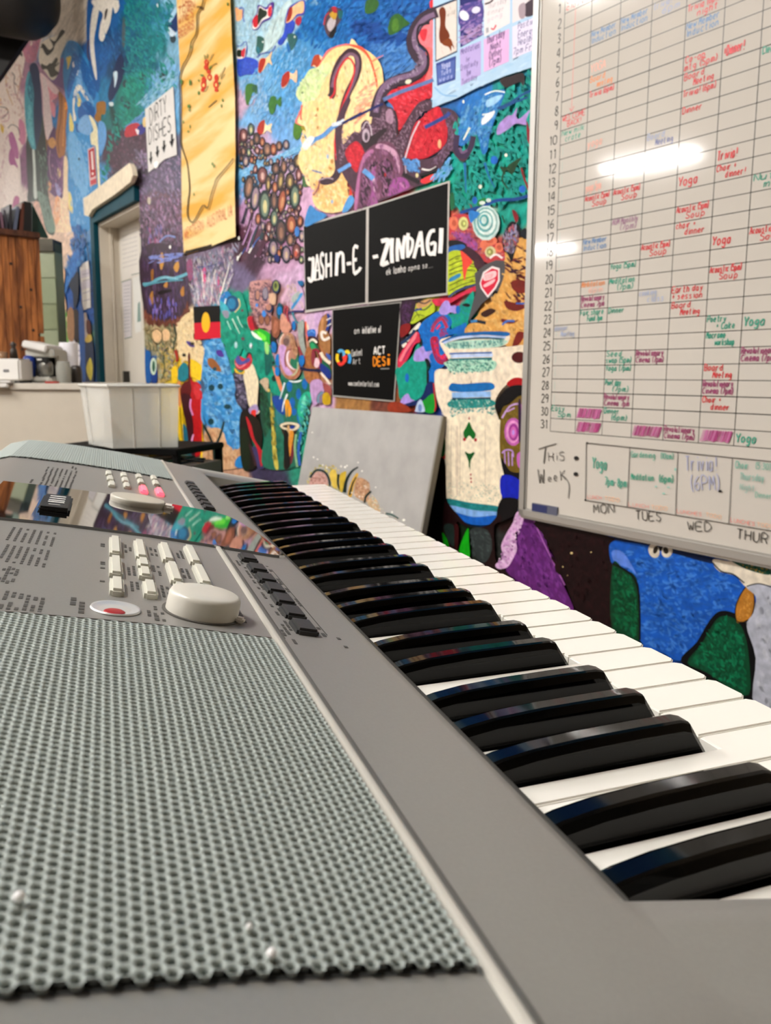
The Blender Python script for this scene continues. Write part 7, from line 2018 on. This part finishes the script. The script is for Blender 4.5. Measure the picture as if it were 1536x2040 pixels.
for k, (w, h, c, nm) in enumerate(((.035, .29, '#d8d0c4', 'white'), (.02, .28, '#8c2c2c', 'dark red'), (.05, .285, '#1c6c50', 'green'), (.04, .28, '#1c2c3c', 'dark navy'), (.06, .275, '#5c5850', 'grey'))):
    o_ = MB(); o_.rbox((x_, .0, zT - .34), (x_ + w, .22, zT - .34 + h), .002, TM); p = TM @ Vector((x_, 0, zT - .34))
    BO = thing('binder', nm + ' binder standing on the lower shelf of the black cart', 'binder', tuple(p), 'binders in the cart'); o_.build('cover', mat('binder_%d' % k, c, .5), BO); x_ += w + .002
    o_ = MB(); o_.box((x_ - w + .002, .004, zT - .34 + h - .0008), (x_ - .006, .215, zT - .34 + h + .0006), M=TM); o_.build('sheets', mat('book_pages', '#c8bca8', .8), BO)
# tub: tapered clear box with rim
zr = float(at_depth(255, 765, dT)[2]); u = dT / FPX
TU = thing('storage_tub', 'empty translucent plastic storage tub on top of the black cart', 'tub', tuple(at_depth(255, 889, dT)))
M_tub = mat('tub_plastic', '#eef0ea', .25, alpha=.3); M_rim = mat('tub_rim', '#d4d4cc', .3, alpha=.8)
def pt_h(x, dep, z): d = ray(x, 744); p = CAM + d * dep; return np.array([p[0], p[1], z])
top = [pt_h(157, dT + .12, zr), pt_h(215, dT - .1, zr), pt_h(356, dT - .02, zr), pt_h(338, dT + .28, zr)]
bot = [pt_h(170, dT + .10, zT), pt_h(219, dT - .06, zT), pt_h(350, dT + .0, zT), pt_h(334, dT + .24, zT)]
zb = zT - .006
bot = [V(p[0], p[1], zb + .001) for p in bot]; cc_ = sum(top) / 4
def lerp(a, b, t): return a + (b - a) * t
b = MB()
for i in range(4):
    j = (i + 1) % 4
    def inn(p, k): c = V(cc_[0], cc_[1], p[2]); return c + (p - c) * k
    quad = [bot[i], bot[j], top[j], top[i]]; q2 = [inn(p, .985) for p in quad]
    b.add(quad + q2, [(0, 1, 2, 3), (7, 6, 5, 4), (0, 4, 5, 1), (2, 6, 7, 3)])
b.add(bot, [(0, 1, 2, 3)]); b.build('walls', M_tub, TU)
for i in range(4):
    j = (i + 1) % 4; b = MB(); b.tube([top[i] - V(0, 0, .006), top[j] - V(0, 0, .006)], .0055, 8); b.build('rim', M_rim, TU)
for i, j, t in ((1, 2, .33), (1, 2, .72), (0, 1, .2)):
    b = MB(); b.tube([lerp(bot[i], bot[j], t), lerp(top[i], top[j], t)], .0025, 6); b.build('stiffening_rib', M_rim, TU)

# small white beads modelled as light glints on the near speaker grille
for (x, y, r_), lab in zip(((38, 1786, .0011), (541, 1898, .0009), (497, 1845, .0006)), ('largest bright crumb bead, on the left of the near speaker grille', 'bright crumb bead near the front edge of the near speaker grille', 'tiny bright crumb bead just behind the one at the front edge of the grille')):
    p = pan(x, y, .0018 + r_); b = MB(); b.lathe([(r_ * .1, -r_), (r_ * .8, -r_ * .6), (r_, 0), (r_ * .7, r_ * .6), (r_ * .1, r_ * .9)], Matrix.Translation(Vector(p)), 10)
    b.build('glint', mat('glint_white', '#ffffff', .15), label=lab, cat='glint', group='glint beads on the grille')
